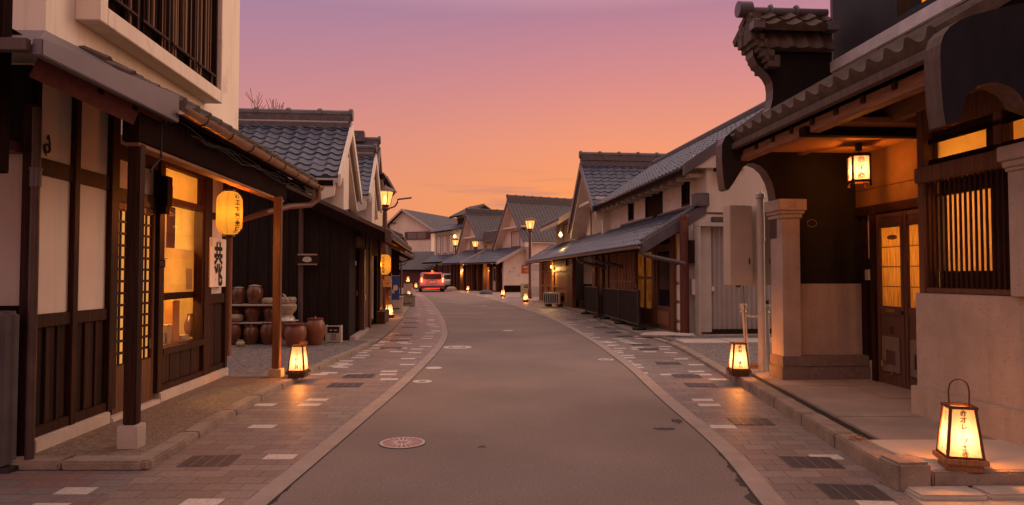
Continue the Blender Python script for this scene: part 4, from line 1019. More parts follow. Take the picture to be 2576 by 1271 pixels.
# upper storey
up = MB(RH); uw0, uw1 = RH.u(2330, 30, wt), RH.u(2245, 45, wt); uwz = RH.z(2245, 50, wt)
up.holes(-5, uF + .25, wt - .2, wt - .05, ztop - .3, 8, [(uw0 - .6, uw1, uwz, 6)]); up.box(uF + .05, uF + .25, wt - 5, wt - .2, .2, 8)
up.build('upper_wall', 'black_wall', rh)
uwf = MB(RH); uwf.box(uw0 - .6, uw1 + .03, wt - .1, wt + .0, uwz - .08, uwz); uwf.box(uw1 - .05, uw1, wt - .12, wt - .02, uwz, 6)
uwf = uwf.build('upper_window', 'black_wall', rh, bevel=.004)
MB(RH).box(uw0 - .6, uw1 - .08, wt - .3, wt - .28, uwz + .14, 6).build('pane', 'glow_pane2', uwf)
MB(RH).box(uF + .27, uF + .33, wt - .12, wt - .06, 3.5, 8).build('corner_pipe', 'pipe_dark', rh)
# back and end walls so the house closes
mb = MB(RH); mb.box(-5, -2.6, -.22, -.02, .1, 4); mb.box(-5, uF, -6, -5.8, .1, 8); mb.build('rear_wall', 'black_wall', rh)
# second lamp fitting on the ceiling
hl = at(2160, 425, (RH.A + RH.d * 1.35).y); rel = hl - RH.A; hu, hw = rel.dot(RH.d), rel.dot(RH.n)
BL = RH.W(hu, hw, 0)
bl = thing('box_lantern', 'lit square paper lantern with brush characters hanging in the dark porch', 'lantern', (BL.x, BL.y, hl.z))
F = Turned((BL.x, BL.y, hl.z), -.2); S = .088; hz = .155
mb = MB(F)
for sx in (-1, 1):
    for sy in (-1, 1): mb.box(sx * S - .009, sx * S + .009, sy * S - .009, sy * S + .009, -hz, hz)
for z_ in (-hz, hz - .026):
    mb.box(-S - .012, S + .012, -S - .012, -S + .012, z_, z_ + .026); mb.box(-S - .012, S + .012, S - .012, S + .012, z_, z_ + .026)
    mb.box(-S - .012, -S + .012, -S + .013, S - .013, z_, z_ + .026); mb.box(S - .012, S + .012, -S + .013, S - .013, z_, z_ + .026)
for sx in (-1, 1):
    for sy in (-1, 1): mb.box(sx * S - .014, sx * S + .014, sy * S - .014, sy * S + .014, -hz - .05, -hz - .001)
mb.box(-S, S, -S, S, hz + .001, hz + .012)
mb.build('frame', 'lacquer', bl, bevel=.002)
mb = MB(F); mb.box(-S + .002, S - .002, -S + .002, S - .002, -hz + .02, hz - .02); mb.build('paper', 'paper_floor', bl)
text('参\n禾\n商', .082, F, lambda x, y, d: (x, -S + .001 - d, y + .0), 'ink_warm', 'lettering', bl, weight=.0008, spread=1.05)
mb = MB(F); mb.tube([(0, 0, hz + .01), (0, 0, zcp - hl.z)], .005, 6); mb.tube([(0, 0, zcp - hl.z - .08), (0, 0, zcp - hl.z)], .035, 12); mb.build('hanger', 'black_metal', bl)
lamp('lantern_bulb', F.W(0, 0, -.02), 42, (1, .45, .1), .03, bl)
# ================================================================== helpers for tiled houses
def roof_slope(F, par, e0, e1, t0, tile='tile_grey', tw=.3, tl=.26, amp=.045, step=.022, sub=6, deck='wood_dark', th=.09, edge='metal_grey', rake=True):
    e0, e1, t0 = Vector(e0), Vector(e1), Vector(t0); t1 = t0 + e1 - e0
    tiles('roof_tiles', F, e0, e1, t0, tw, tl, amp, tile, par, step, sub)
    a = Vector((0, 0, .045)); b = Vector((0, 0, .045 + th))
    MB(F).hexa([e0 - b, e1 - b, t1 - b, t0 - b], [e0 - a, e1 - a, t1 - a, t0 - a]).build('roof_deck', deck, par)
    if rake:
        ax = (e1 - e0).normalized() * .05; up = Vector((0, 0, .06)); dn = Vector((0, 0, .2))
        mb = MB(F)
        for p, q, s in ((e0, t0, -1), (e1, t1, 1)):
            o1, o2 = ax * .06 * s, ax * (1.3 * s)
            mb.hexa([p - dn + o1, q - dn + o1, q - dn + o2, p - dn + o2], [p + up + o1, q + up + o1, q + up + o2, p + up + o2])
        mb.build('verge_boards', edge, par)
def ridge_cap(F, par, a, b, r=.1, h=.3, mat='tile_dull', knobs=True, band=None):
    a, b = Vector(a), Vector(b); d = (b - a).normalized(); s = Vector((-d.y, d.x, 0)) * r; z = Vector((0, 0, 1))
    mb = MB(F); hh = h - r * .8
    def slab(k, z0, z1): mb.hexa([q + z * z0 for q in (a - s * k, a + s * k, b + s * k, b - s * k)], [q + z * z1 for q in (a - s * k, a + s * k, b + s * k, b - s * k)])
    slab(1.15, -.05, hh * .3); slab(.8, hh * .3, hh * .48); slab(1.0, hh * .48, hh); mb.tube([a + z * (h - r * .5), b + z * (h - r * .5)], r * .85, 10)
    if knobs:
        n = max(2, int((b - a).length / .75))
        for k in range(n + 1): p = a + (b - a) * (k / n) + z * (h - r * .5); mb.tube([p - d * .045, p + d * .045], r * 1.15, 10)
    mb.build('ridge', mat, par)
    if band: MB(F).hexa([q + z * (hh * .31) + d * .05 for q in (a - s * .95, a + s * .95)] + [q + z * (hh * .31) - d * .05 for q in (b + s * .95, b - s * .95)], [q + z * (hh * .47) + d * .05 for q in (a - s * .95, a + s * .95)] + [q + z * (hh * .47) - d * .05 for q in (b + s * .95, b - s * .95)]).build('ridge_band', band, par)
def window(F, par, u0, u1, w, z0, z1, kind='slat', mat='wood_brown', deep=.1, lit=None):
    mb = MB(F); t = .05
    mb.box(u0, u0 + t, w - deep, w + .02, z0, z1); mb.box(u1 - t, u1, w - deep, w + .02, z0, z1); mb.box(u0 + t, u1 - t, w - deep, w + .018, z1 - t, z1); mb.box(u0 + t, u1 - t, w - deep, w + .03, z0, z0 + t)
    f = mb.build('window', mat, par, bevel=.004)
    MB(F).box(u0 + t, u1 - t, w - deep + .005, w - deep + .015, z0 + t, z1 - t).build('pane', lit or 'car_glass', f)
    if kind == 'slat':
        mb = MB(F); x = u0 + t + .03
        while x < u1 - t - .03: mb.box(x, x + .035, w - .05, w - .02, z0 + t, z1 - t); x += .085
        mb.build('slats', mat, f)
    elif kind == 'cross':
        mb = MB(F); c = (u0 + u1) / 2; mb.box(c - .02, c + .02, w - .06, w - .02, z0 + t, z1 - t); mb.build('glazing_bar', mat, f)
    return f
def gutter(F, par, u0, u1, w, z, r=.05, mat='copper'):
    mb = MB(F); n = 8; prev = None
    for u in (u0, u1):
        ring = [mb.P((u, w + r * math.cos(math.pi + math.pi * k / n), z + r * math.sin(math.pi + math.pi * k / n))) for k in range(n + 1)] + [mb.P((u, w + r * .9 * math.cos(2 * math.pi - math.pi * k / n), z + .002 + r * .9 * math.sin(2 * math.pi - math.pi * k / n))) for k in range(n + 1)]
        if prev:
            for k in range(len(ring)): mb.face((prev[k], prev[(k + 1) % len(ring)], ring[(k + 1) % len(ring)], ring[k]))
        mb.face(ring); prev = ring
    return mb.build('gutter', mat, par, smooth=True)

# ================================================================== right row: long house with the pent roof
MF = Fac(Vector((3.80, 15, 0)), (-.108, .994), -1)
mh = thing('townhouse', 'long white plastered house with grey tiled pent roof over dark timber doors', 'house', base(MF, 8, -1))
def MBX(u0, u1, w0, w1, z0, z1, name, mat, bev=.005, par=None): return MB(MF).box(u0, u1, w0, w1, z0, z1).build(name, mat, par or mh, bevel=bev)
ue = MF.u(1322, 657, .85); U1 = MF.u(1357, 760)
zE = 2.05; zT = 2.92; wT = -.6; uV = MF.u(1617, 618, .85)
roof_slope(MF, mh, (uV, .85, zE), (ue, .85, zE), (uV, wT, zT), 'tile_grey', .27, .3, .032, .012, 6)
gutter(MF, mh, uV - .02, ue, .93, zE - .05, .055)
mb = MB(MF); mb.tube([(uV + .13, .82, zE + .07), (uV + .13, wT, zT + .09)], .07, 10); mb.tube([(uV + .35, .80, zE + .07), (uV + .35, wT, zT + .09)], .055, 10); mb.tube([(uV + .02, wT + .03, zT + .05), (uV + 3.2, wT + .03, zT + .05)], .045, 8); mb.tube([(uV + 3.6, wT + .03, zT + .05), (uV + 7, wT + .03, zT + .05)], .045, 8); mb.box(uV - .12, uV + .2, wT - .05, wT + .25, zT - .02, zT + .28)
mb.build('ridge_rolls', 'tile_dull', mh, bevel=.01)
# upper storey
uG = .5; uUp = 8.9
def wn(x0, x1, y0, y1): u0, u1 = MF.u(x1, (y0 + y1) / 2, -.62), MF.u(x0, (y0 + y1) / 2, -.62); return (u0, u1, MF.z((x0 + x1) / 2, y1, -.62), MF.z((x0 + x1) / 2, y0, -.62))
w1_, w2_, w3_ = wn(1713, 1735, 455, 519), wn(1622, 1667, 481, 549), wn(1579, 1594, 505, 556)
mb = MB(MF); mb.holes(uG, uUp, -.82, -.62, 2.75, 4.1, [w1_, w2_, w3_]); mb.build('upper_wall', 'plaster', mh)
for q in (w1_, w2_, w3_): window(MF, mh, *q[:2], -.64, *q[2:], kind='slat' if q is w2_ else 'cross', deep=.14)
zu = 3.78; wu = -.05; sl_ = .68; wr = -2.2; zr_ = zu + (wu - wr) * sl_
mb = MB(MF); mb.prism([(-.0, .02), (-.0, 2.5), (-.62, 2.78), (-.62, zu - .1 + .57 * sl_), (wr, zr_ - .16), (-5.4, 2.95), (-5.4, .02)], uG - .22, uG - .02, 'u'); mb.build('gable_wall', 'plaster', mh)
uv0 = MF.u(1717, 425, wu)
roof_slope(MF, mh, (uv0, wu, zu), (uUp + .1, wu, zu), (uv0, wr, zr_), 'tile_grey', .27, .3, .04, .014, 6, th=.12)
MB(MF).hexa([(uv0, wr - .02, zr_ - .13), (uUp, wr - .02, zr_ - .13), (uUp, -5.6, 2.9), (uv0, -5.6, 2.9)], [(uv0, wr - .02, zr_), (uUp, wr - .02, zr_), (uUp, -5.6, 3.03), (uv0, -5.6, 3.03)]).build('back_roof', 'tile_dull', mh)
ridge_cap(MF, mh, (uv0, wr, zr_ - .02), (uUp, wr, zr_ - .02), .09, .17, knobs=False)
mb = MB(MF); x = uv0 + .2                    # plastered rafter ends under the eave
while x < uUp - .1: mb.box(x, x + .2, -.62, wu - .2, zu - .19, zu - .11); x += .62
mb.box(uv0 + .05, uUp, -.12, wu - .01, zu - .1, zu - .05); mb.build('eave_blocks', 'plaster', mh, bevel=.012)
mb = MB(MF); mb.box(uG - .3, uG - .221, -1.5, -.3, zu - .02, zu + .28); mb.build('gable_bracket', 'plaster', mh, bevel=.01)
MB(MF).box(uG - .55, uG - .3, -1.2, -.75, zu - .1, zu - .03).build('gable_beam', 'wood_dark', mh)
mb = MB(MF); mb.box(uG - .24, uG - .2205, -.62, -6, 2.74, 2.77); mb.box(uG - .36, uG - .2205, -1.25, -.72, 2.55, 2.66); mb.tube([(uG - .3, -.3, 2.42), (uG - .3, -1.3, 2.44)], .03, 8); mb.build('gable_trim', 'pipe_weathered', mh)
# lower front
fx = lambda x: MF.u(x, 720)
MBX(uG - .02, U1, -1.6, -1.5, .012, 2.6, 'back_wall', 'dark_wall')
mb = MB(MF)
for a, b in ((1697, 1687), (1648, 1641), (1600, 1594), (1531, 1524), (1516, 1511), (1499, 1491), (1441, 1428), (1378, 1373), (1364, 1357)):
    mb.box(fx(a), fx(b), -.12, .03, .012, 2.35)
mb.box(fx(1720), U1, -.1, .02, 2.3, 2.6); mb.box(fx(1697), fx(1511), -.09, .02, 2.02, 2.1)
mb.build('timber_posts', 'wood_front', mh, bevel=.006)
zf = lambda y, x: MF.z(x, y)
# side grid of small white panes
g0, g1 = fx(1713), fx(1697)
mb = MB(MF); zs_ = [.05, .28, .72, 1.14, 1.58, 2.3]
for z in zs_: mb.box(g0, g1, -.06, 0, z, z + .07)
mb.box(g0, g0 + .05, -.06, .004, .02, 2.35); mb.build('grid_frame', 'wood_front', mh, bevel=.004)
for i, (z0, z1) in enumerate(zip(zs_, zs_[1:])): MBX(g0 + .05, g1, -.045, -.035, z0 + .07, z1, 'grid_pane', 'glow_dim' if i == 4 else 'plaster_panel', 0)
# dark glazed door
d0, d1 = fx(1687), fx(1648)
mb = MB(MF); mb.holes(d0, d1, -.07, -.01, .05, 2.02, [(d0 + .1, d1 - .1, zf(770, 1668), 1.93)]); dd = mb.build('glazed_door', 'wood_front', mh, bevel=.005)
MB(MF).box(d0 + .1, d1 - .1, -.05, -.04, zf(770, 1668), 1.93).build('pane', 'car_glass', dd)
MB(MF).box(d0 + .16, d1 - .16, -.0095, .006, .16, zf(770, 1668) - .12).build('panel', 'wood_door', dd, bevel=.006)
# lit amber doors
d0, d1 = fx(1641), fx(1600)
mb = MB(MF); hs = []; n = 2; w_ = (d1 - d0) / n
for i in range(n):
    a = d0 + i * w_
    hs += [(a + .07, a + w_ - .05, .5, 1.25), (a + .07, a + w_ - .05, 1.32, 1.95)]
mb.holes(d0, d1, -.07, -.01, .05, 2.02, hs); dd = mb.build('door', 'wood_front', mh, bevel=.005)
mb = MB(MF)
for h in hs: mb.box(h[0], h[1], -.055, -.045, h[2], h[3])
mb.build('panes', 'glow_dim', dd)
MB(MF).tube([(d1 - .12, .02, .92), (d1 - .12, .05, 1.12)], .012, 8).build('handle', 'steel', dd)
# wooden doors
for (xa, xb) in ((1594, 1573), (1572, 1551), (1550, 1532)):
    d0, d1 = fx(xa), fx(xb)
    mb = MB(MF); mb.box(d0, d1, -.07, -.02, .05, 2.02)
    for k in range(4): x = d0 + (d1 - d0) * k / 3.2; mb.box(x, x + .05, -.0195, -.004, .05, 2.02)
    mb.box(d0, d1, -.0194, 0, 1.15, 1.2)
    dd = mb.build('door', 'wood_door', mh, bevel=.004)
    MB(MF).box(d0 + .12, d0 + .2, .001, .006, 1.28, 1.42).build('finger_pull', 'black_metal', dd)
MBX(fx(1523), fx(1517), -.06, -.05, .3, 2.0, 'dark_pane', 'car_glass')
MBX(fx(1510), fx(1500), -.08, -.05, .05, 2.02, 'shutter', 'wood_dark')
mb = MB(MF); x = fx(1510)
while x < fx(1500): mb.box(x, x + .04, -.049, -.03, .05, 2.02); x += .12
mb.build('shutter_battens', 'wood_door', mh)
a, b = fx(1490), fx(1442)
MBX(a, b, -.5, -.42, 1.02, 2.5, 'plaster_wall', 'plaster_grey'); MBX(a, b, -.5, -.4, .02, 1.018, 'black_boarding', 'black_board')
# warm boarded bay with the bulb
a, b = fx(1428), fx(1364)
mb = MB(MF); nb = 8; bw = (b - a) / nb
for k in range(nb): mb.box(a + k * bw + .005, a + (k + 1) * bw - .005, -.1 + .006 * (k % 2), -.06, .1, 2.3)
mb.build('boards', 'wood_warm', mh, bevel=.004)
mb = MB(MF)
for z in (.8, 1.52): mb.box(a, b, -.06, .03, z, z + .06)
mb.box(fx(1393), fx(1389), -.06, .02, .05, 2.3); mb.build('rails', 'wood_warm', mh, bevel=.005)
MBX(fx(1427), fx(1397), -.02, .06, 1.75, 2.3, 'side_board', 'wood_brown')
MBX(fx(1428), fx(1364), -.2, -.13, .012, .3, 'sill_stone', 'stone_pale')
MBX(uG, U1, -.2, .1, -.01, .05, 'foundation', 'stone_kerb')
# curved drain pipes under the eave
for u, s in ((MF.u(1625, 640, .8), 1), (MF.u(1495, 650, .8), 1), (MF.u(1460, 650, .8), 1)):
    MB(MF).tube([(u, .9, zE - .06), (u, .9, zE - .16), (u - .03, .84, zE - .25), (u - .2, .55, zE - .33), (u - .42, .2, zE - .42), (u - .48, .08, zE - .46)], .05, 10).build('drain_pipe', 'pipe_dark', mh, smooth=True)
# bulb under the eave
def wall_bulb(F, u, w, z, label, power, par_name='wall_lamp', r=.045, glow='glow_bulb'):
    p = F.W(u, w, z); t = thing(par_name, label, 'lamp', tuple(p)); G = Turned(p)
    mb = MB(G); mb.lathe(0, 0, [(.002, -r * 1.3), (r * .7, -r * .9), (r, 0), (r * .6, r), (r * .35, r * 1.6)], 14); mb.build('bulb', glow, t, smooth=True)
    mb = MB(G); mb.lathe(0, 0, [(r * .5, r * 1.61), (r * .6, r * 2.6), (.01, r * 3)], 12); mb.tube([(0, 0, r * 2.8), (0, 0, r * 4.5)], .01, 6); mb.build('socket', 'brass', t, smooth=True)
    q = F.W(u, w + .12, z - r * 2.5); lamp('lamp_light', q, power, (1, .5, .15), .05, t); return t
wall_bulb(MF, MF.u(1386, 670, .12), .12, MF.z(1386, 672, .12), 'bare glowing bulb hanging before the warm boarded bay', 60)

# ------------------------------------------------------------------ gabled house behind (ridge across the street line)
def gable_street(F, par, u0, uc, u1, z0, zc, z1, wv, ww, depth, tile, wallm='plaster', tw=.3, amp=.045, soffit=True, zb=2.2, rk='metal_grey', sub=6, cap=.42):
    """Gable end faces the street: verge at wv, wall at ww, ridge runs back from the street."""
    roof_slope(F, par, (u0, wv - depth, z0), (u0, wv, z0), (uc, wv - depth, zc), tile, tw, .24, amp, .022, sub, edge=rk, deck='plaster_grey')
    roof_slope(F, par, (u1, wv, z1), (u1, wv - depth, z1), (uc, wv, zc), tile, tw, .24, amp, .022, 3, edge=rk, deck='plaster_grey')
    k0 = (zc - z0) / (uc - u0)
    pts = [(u0 + .35, zb), (u0 + .35, z0 + .35 * k0 - .16), (uc, zc - .2), (u1 - .3, z1 + .3 * (zc - z1) / (u1 - uc) - .16), (u1 - .3, zb)]
    MB(F).prism(pts, ww - .2, ww, 'w').build('gable_wall', wallm, par)
    MB(F).box(u0 + .35, u0 + .53, ww - depth + .6, ww - .2, zb, z0 + .2).build('side_wall', wallm, par)
    MB(F).box(u1 - .48, u1 - .3, ww - depth + .6, ww - .2, zb, z1 + .15).build('side_wall', wallm, par)
    if soffit:                               # plastered sleeve boards under the verge
        mb = MB(F)
        for (a, za, b, zb_) in ((u0, z0, uc, zc), (u1, z1, uc, zc)):
            mb.hexa([(a, ww + .002, za - .5), (b, ww + .002, zb_ - .42), (b, wv - .07, zb_ - .36), (a, wv - .07, za - .42)], [(a, ww + .002, za - .14), (b, ww + .002, zb_ - .14), (b, wv - .07, zb_ - .14), (a, wv - .07, za - .14)])
        mb.build('verge_plaster', wallm, par)
    ridge_cap(F, par, (uc, wv + .02, zc - .02), (uc, wv - depth, zc - .02), .13, cap, 'tile_dull', True, 'plaster_grey' if cap > .3 and cap < .4 else None)
gh = thing('gabled_house', 'white gabled house with steep grey tiles next to the long pent roof', 'house', base(MF, 11, -1))
ua, uc_, ub = 9.0, 11.1, 13.6
gable_street(MF, gh, ua, uc_, ub, 3.75, 5.6, 3.3, -.05, -.7, 7.5, 'tile_grey', cap=.46, zb=2.5)
q = wn(1482, 1511, 521, 594); window(MF, gh, q[0], q[1], -.68, q[2], q[3], 'slat', 'wood_red')
MB(MF).box(ua + .3, ub - .4, -.7, -.2, 4.05, 4.16).build('gable_pent', 'plaster', gh, bevel=.01)
mb = MB(MF); mb.box(ua - .1, ua + .12, -.7, -.35, 2.7, 4.1); mb.build('corner_post', 'plaster', gh, bevel=.01)
MB(MF).box(ua + .9, ub - 1.4, -.72, -.69, 4.3, 4.6).build('gable_vent', 'wood_dark', gh)
# house beyond with the lamp-lit eave
lhx = thing('townhouse', 'white house with lamp lit eave boards above the pent roof end', 'house', base(MF, 16, -1))
zz0 = 3.75
roof_slope(MF, lhx, (14.3, .25, zz0), (19.6, .25, zz0), (14.3, -3.6, zz0 + 2.4), 'tile_dull', .3, .28, .05, .03, 5, deck='plaster_cream', edge='plaster_cream', th=.16)
MB(MF).prism([(-.5, 2.3), (-.5, zz0 + .3), (-3.6, zz0 + 2.1), (-6.5, zz0 + .3), (-6.5, 2.3)], 14.7, 14.9, 'u').build('gable_wall', 'plaster_cream', lhx)
MB(MF).box(14.9, 19.4, -.7, -.5, 2.3, zz0 + .25).build('front_wall', 'plaster_cream', lhx)
window(MF, lhx, 15.1, 17.2, -.5, 2.75, 3.75, 'slat', 'wood_red')
MB(MF).box(14.62, 14.7, -1.5, -.75, 2.6, 3.75).build('shutter', 'wood_red', lhx)
MB(MF).box(14.3, 14.72, -1.2, -.4, 2.5, 2.6).build('balcony', 'wood_dark', lhx)
pl = at(1407, 592, 29.1); rel = pl - MF.A; wall_bulb(MF, rel.dot(MF.d) - .25, rel.dot(MF.n), pl.z, 'small round lamp on the white wall above the pent roof end', 24, r=.075, glow='glow_bulb')

# ------------------------------------------------------------------ shed of corrugated sheet by the gable wall
sd = thing('shed', 'lean-to of pale corrugated sheet with white frame beside the red pole', 'shed', base(MF, .1, -2))
zsh = RHz = 1.35 + 118 / 1717 * 15.6
ws0 = MF.pw(1786, 700, .1)[0]; ws1 = MF.pw(1960, 700, .1)[0] - .5
mb = MB(MF); n = 150; prev = None
for i in range(n + 1):
    w = ws0 + (ws1 - ws0) * i / n; dx = .022 * math.sin(i * 2 * math.pi / 8.2)
    a, b = mb.P((.1 + dx, w, .16)), mb.P((.1 + dx, w, zsh)); 
    if prev: mb.face((prev[0], a, b, prev[1]))
    prev = (a, b)
mb.build('corrugated_sheet', 'corrugated', sd, smooth=60)
mb = MB(MF); wf = MF.pw(1748, 700, .1)[0]; wg = MF.pw(1780, 700, .1)[0]
mb.box(-.12, .2, wf - .05, wf, .03, zsh); mb.box(-.12, .2, ws1, wf, zsh + .002, zsh + .09); mb.box(.02, .14, wg - .05, wf - .052, .1, zsh); mb.build('frame', 'metal_pale', sd, bevel=.006)
mb = MB(MF); mb.box(.14, .2, ws0, wg - .052, .03, zsh); mb.box(.06, .2, ws1, ws0, .02, .16); mb.build('back_boards', 'black_board', sd)
MB(MF).box(.03, .13, wg - .12, wg - .06, 1.0, 1.1).build('lock_plate', 'paper_white', sd, bevel=.003)
MB(MF).box(-.02, .3, ws1, wf, .021, .05).build('sill', 'stone_pale', sd)
# meter box and board on the white wall strip
for (x0, x1, y0, y1, nm, lab, mt_) in ((1730, 1743, 605, 663, 'letter_box', 'narrow dark wooden box on the white wall right of the red pole', 'wood_brown'), (1737, 1752, 702, 742, 'notice_board', 'small pale notice board on the white wall behind the red pole', 'paper_white')):
    a, za = MF.pw(x0, y1, .2); b, zb_ = MF.pw(x1, y0, .2)
    o = MB(MF).box(.1, .27, b, a, za, zb_).build(nm, mt_, loc=base(MF, .2, a, za), bevel=.005); tag(o, lab, 'board')
# red pole
p = gp(1722, 845, .012); rp_ = thing('pole', 'tall round dark red pole with flat cap before the long house', 'pole', (p.x, p.y, 0)); G = Turned((p.x, p.y, 0))
zt_ = at(1722, 541, p.y).z; rr_ = 11.5 / 1717 * p.y
MB(G).lathe(0, 0, [(rr_, 0), (rr_ * .98, zt_ - .12)], 24).build('shaft', 'wood_red', rp_, smooth=True)
MB(G).lathe(0, 0, [(rr_ * 1.02, zt_ - .119), (rr_ * 1.12, zt_ - .06), (rr_ * .95, zt_), (.02, zt_ + .02)], 24).build('cap', 'wood_red', rp_, smooth=True)
# black folding screens
def screen(x0, y0, x1, y1, ht, label, npan, ret=.0):
    a, b = gp(x0, y0, .012), gp(x1, y1, .012); L = (b - a).length; d = (b - a) / L
    F = Turned((a.x, a.y, 0), math.atan2(d.y, d.x)); t = thing('screen', label, 'screen', tuple((a + b) / 2), 'black barrier screens before the long house')
    mb = MB(F); pw_ = L / npan
    for i in range(npan):
        mb.box(i * pw_, (i + 1) * pw_ - .01, -.025, .025, ht - .03, ht); mb.box(i * pw_, (i + 1) * pw_ - .01, -.025, .025, .12, .16)
    for i in range(npan + 1): mb.box(i * pw_ - .03, i * pw_ + .02, -.03, .03, .08, ht + .01)
    if ret: mb.box(-.03, .02, -ret, -.03, .1, .16); mb.box(-.03, .02, -ret, -ret + .05, .06, .5)
    mb.build('frame', 'black_metal', t, bevel=.004)
    mb = MB(F); rr = random.Random(3)
    n = int(L / .035)
    for i in range(n): x = L * i / n; mb.box(x + .003, x + .03, -.012 + rr.uniform(-.008, .008), .012, .16, ht - .03)
    mb.build('reed_panel', 'black_board', t)
    for i in range(npan + 1):
        mb = MB(F); mb.lathe(i * pw_, 0, [(.16, 0), (.17, .05), (.12, .08), (.05, .085)], 18); mb.build('foot', 'black_rubber', t, smooth=True)
screen(1607, 830, 1521, 803, .98, 'long black reed screen on round feet before the amber doors', 2, .55)
screen(1504, 799, 1473, 790, .98, 'short black reed screen on round feet before the dark shutter', 1, .4)
# boots rack behind the screen: a low pale box
p = gp(1621, 805, .02); o = MB(Turned((p.x + .35, p.y + .4, 0), -.1)).box(-.3, .3, -.12, .12, .02, .3).build('crate', 'plaster_grey', loc=(p.x + .35, p.y + .4, 0), bevel=.01); tag(o, 'low pale crate behind the long black screen at the amber door', 'crate')
# outdoor air unit
p = gp(1392, 772, .012); F = Turned((p.x, p.y, 0), -1.2)
ac = thing('outdoor_unit', 'white air conditioner unit on feet before the warm boarded bay', 'air conditioner', (p.x, p.y, 0))
F = Turned((p.x + .1, p.y + .25, 0), -.7)
MB(F).box(-.55, .35, -.16, .2, .12, .62).build('casing', 'ivory_metal', ac, bevel=.015)
mb = MB(F)
for k in range(7): mb.box(-.5 + k * .115, -.43 + k * .115, -.172, -.1602, .18, .55)
mb.build('grille', 'grate', ac)
mb = MB(F); mb.tube([(.3502, .02, .36), (.362, .02, .36)], .14, 20); mb.build('fan_ring', 'grate', ac)
mb = MB(F); mb.box(-.45, -.35, -.17, .21, .012, .119); mb.box(.15, .25, -.17, .21, .012, .119); mb.build('feet', 'wood_beam', ac)
p = gp(1460, 775, .012); bxF = Turned((p.x + .1, p.y, 0), .2)
o = thing('cardboard_box', 'open brown cardboard box on the ground by the black boarding', 'box', (p.x + .1, p.y, 0))
mb = MB(bxF); mb.box(-.25, .25, -.2, -.19, .012, .34); mb.box(-.25, .25, .19, .2, .012, .34); mb.box(-.25, -.24, -.19, .19, .012, .34); mb.box(.24, .25, -.19, .19, .012, .34); mb.box(-.24, .24, -.19, .19, .012, .03); mb.build('box', 'card', o)
mb = MB(bxF); mb.hexa([(-.25, -.2, .34), (.25, -.2, .34), (.25, -.3, .3), (-.25, -.3, .3)], [(-.25, -.2, .346), (.25, -.2, .346), (.25, -.3, .306), (-.25, -.3, .306)]); mb.build('flap', 'card', o)
MB(bxF).box(-.06, .06, -.2012, -.2, .2, .25).build('hand_hole', 'black_rubber', o)
# orange shop sign on an arm
# ================================================================== left row: black boarded shop house
LF = Fac(gp(877, 856, .04), (-.0984, 1), 1)
bh_ = thing('storehouse', 'black boarded house with low tiled pent roof and blue tiled gable above', 'house', base(LF, 3, -1))
def LB(u0, u1, w0, w1, z0, z1, name, mat, bev=.005, par=None): return MB(LF).box(u0, u1, w0, w1, z0, z1).build(name, mat, par or bh_, bevel=bev)
v0 = LF.pw(984, 590, -.25); v1 = LF.pw(786, 500, -.25)
we, ze_ = v0; k_ = (v1[1] - v0[1]) / (v1[0] - v0[0]); UL = LF.u(962, 770)
wt_ = -2.6; zt2 = ze_ + (wt_ - we) * k_
# camera side wall of black boards, sloped top
mb = MB(LF); nb = 30; W0, W1 = 0, -6
for i in range(nb):
    a, b = W0 + (W1 - W0) * i / nb, W0 + (W1 - W0) * (i + 1) / nb - .006; s = .008 * (i % 2) + random.uniform(0, .004)
    za, zb_ = min(zt2, ze_ + (a - we) * k_) - .12, min(zt2, ze_ + (b - we) * k_) - .12
    mb.hexa([(s, a, .02), (s, b + .012, .02), (.08, b + .012, .02), (.08, a, .02)], [(s, a, za), (s, b + .012, zb_), (.08, b + .012, zb_), (.08, a, za)])
mb.build('board_wall', 'black_board', bh_)
roof_slope(LF, bh_, (-.25, we, ze_), (UL + .6, we, ze_), (-.25, wt_, zt2), 'tile_dull', .27, .25, .045, .025, 6, deck='wood_dark', edge='pipe_dark', th=.06)
mb = MB(LF); a_, b_ = Vector((-.32, we - .12, ze_ - .22 - .12 * k_)), Vector((-.32, wt_, zt2 - .22))
mb.hexa([a_, b_, b_ + Vector((.05, 0, 0)), a_ + Vector((.05, 0, 0))], [p + Vector((0, 0, .2)) for p in (a_, b_, b_ + Vector((.05, 0, 0)), a_ + Vector((.05, 0, 0)))]); mb.build('bargeboard', 'wood_dark', bh_, bevel=.004)
mb = MB(LF); x = -.1                         # close-set reed ends under the eave
while x < UL + .55: mb.tube([(x, we - .5, ze_ - .5 * k_ * -1 * 0 + .5 * -k_ - .09), (x, we + .02, ze_ - .085)], .018, 5); x += .055
mb.build('eave_reeds', 'copper', bh_)
gutter(LF, bh_, UL * .42, UL + .5, we + .02, ze_ - .2, .07, 'pipe_dark')
# street front: doorway, posts, boards
lx = lambda x: LF.u(x, 720)
MBk = MB(LF); MBk.holes(0.08, UL, -.1, 0, .02, 2.7, [(lx(893), lx(903), .08, 1.95), (lx(909), lx(917), .08, 1.95), (lx(930), lx(948), .08, 1.9)]); MBk.build('front_wall', 'black_board', bh_)
LB(lx(891), lx(905), .001, .05, 1.96, 2.2, 'door_header', 'wood_post')
dd = LB(lx(893), lx(903), -.09, -.05, .08, 1.95, 'door', 'wood_dark')
mb = MB(LF); cu = (lx(893) + lx(903)) / 2; mb.prism([(cu + .16 * math.cos(t), 1.62 + .05 * math.sin(t)) for t in [i * .3927 for i in range(16)]], -.0495, -.035, 'w'); mb.build('oval_plate', 'metal_pale', dd)
MB(LF).box(lx(901), lx(902), -.049, -.02, .9, 1.0).build('door_pull', 'brass', dd)
LB(lx(909), lx(917), -.3, -.2, .08, 1.95, 'inner_door', 'dark_wall')
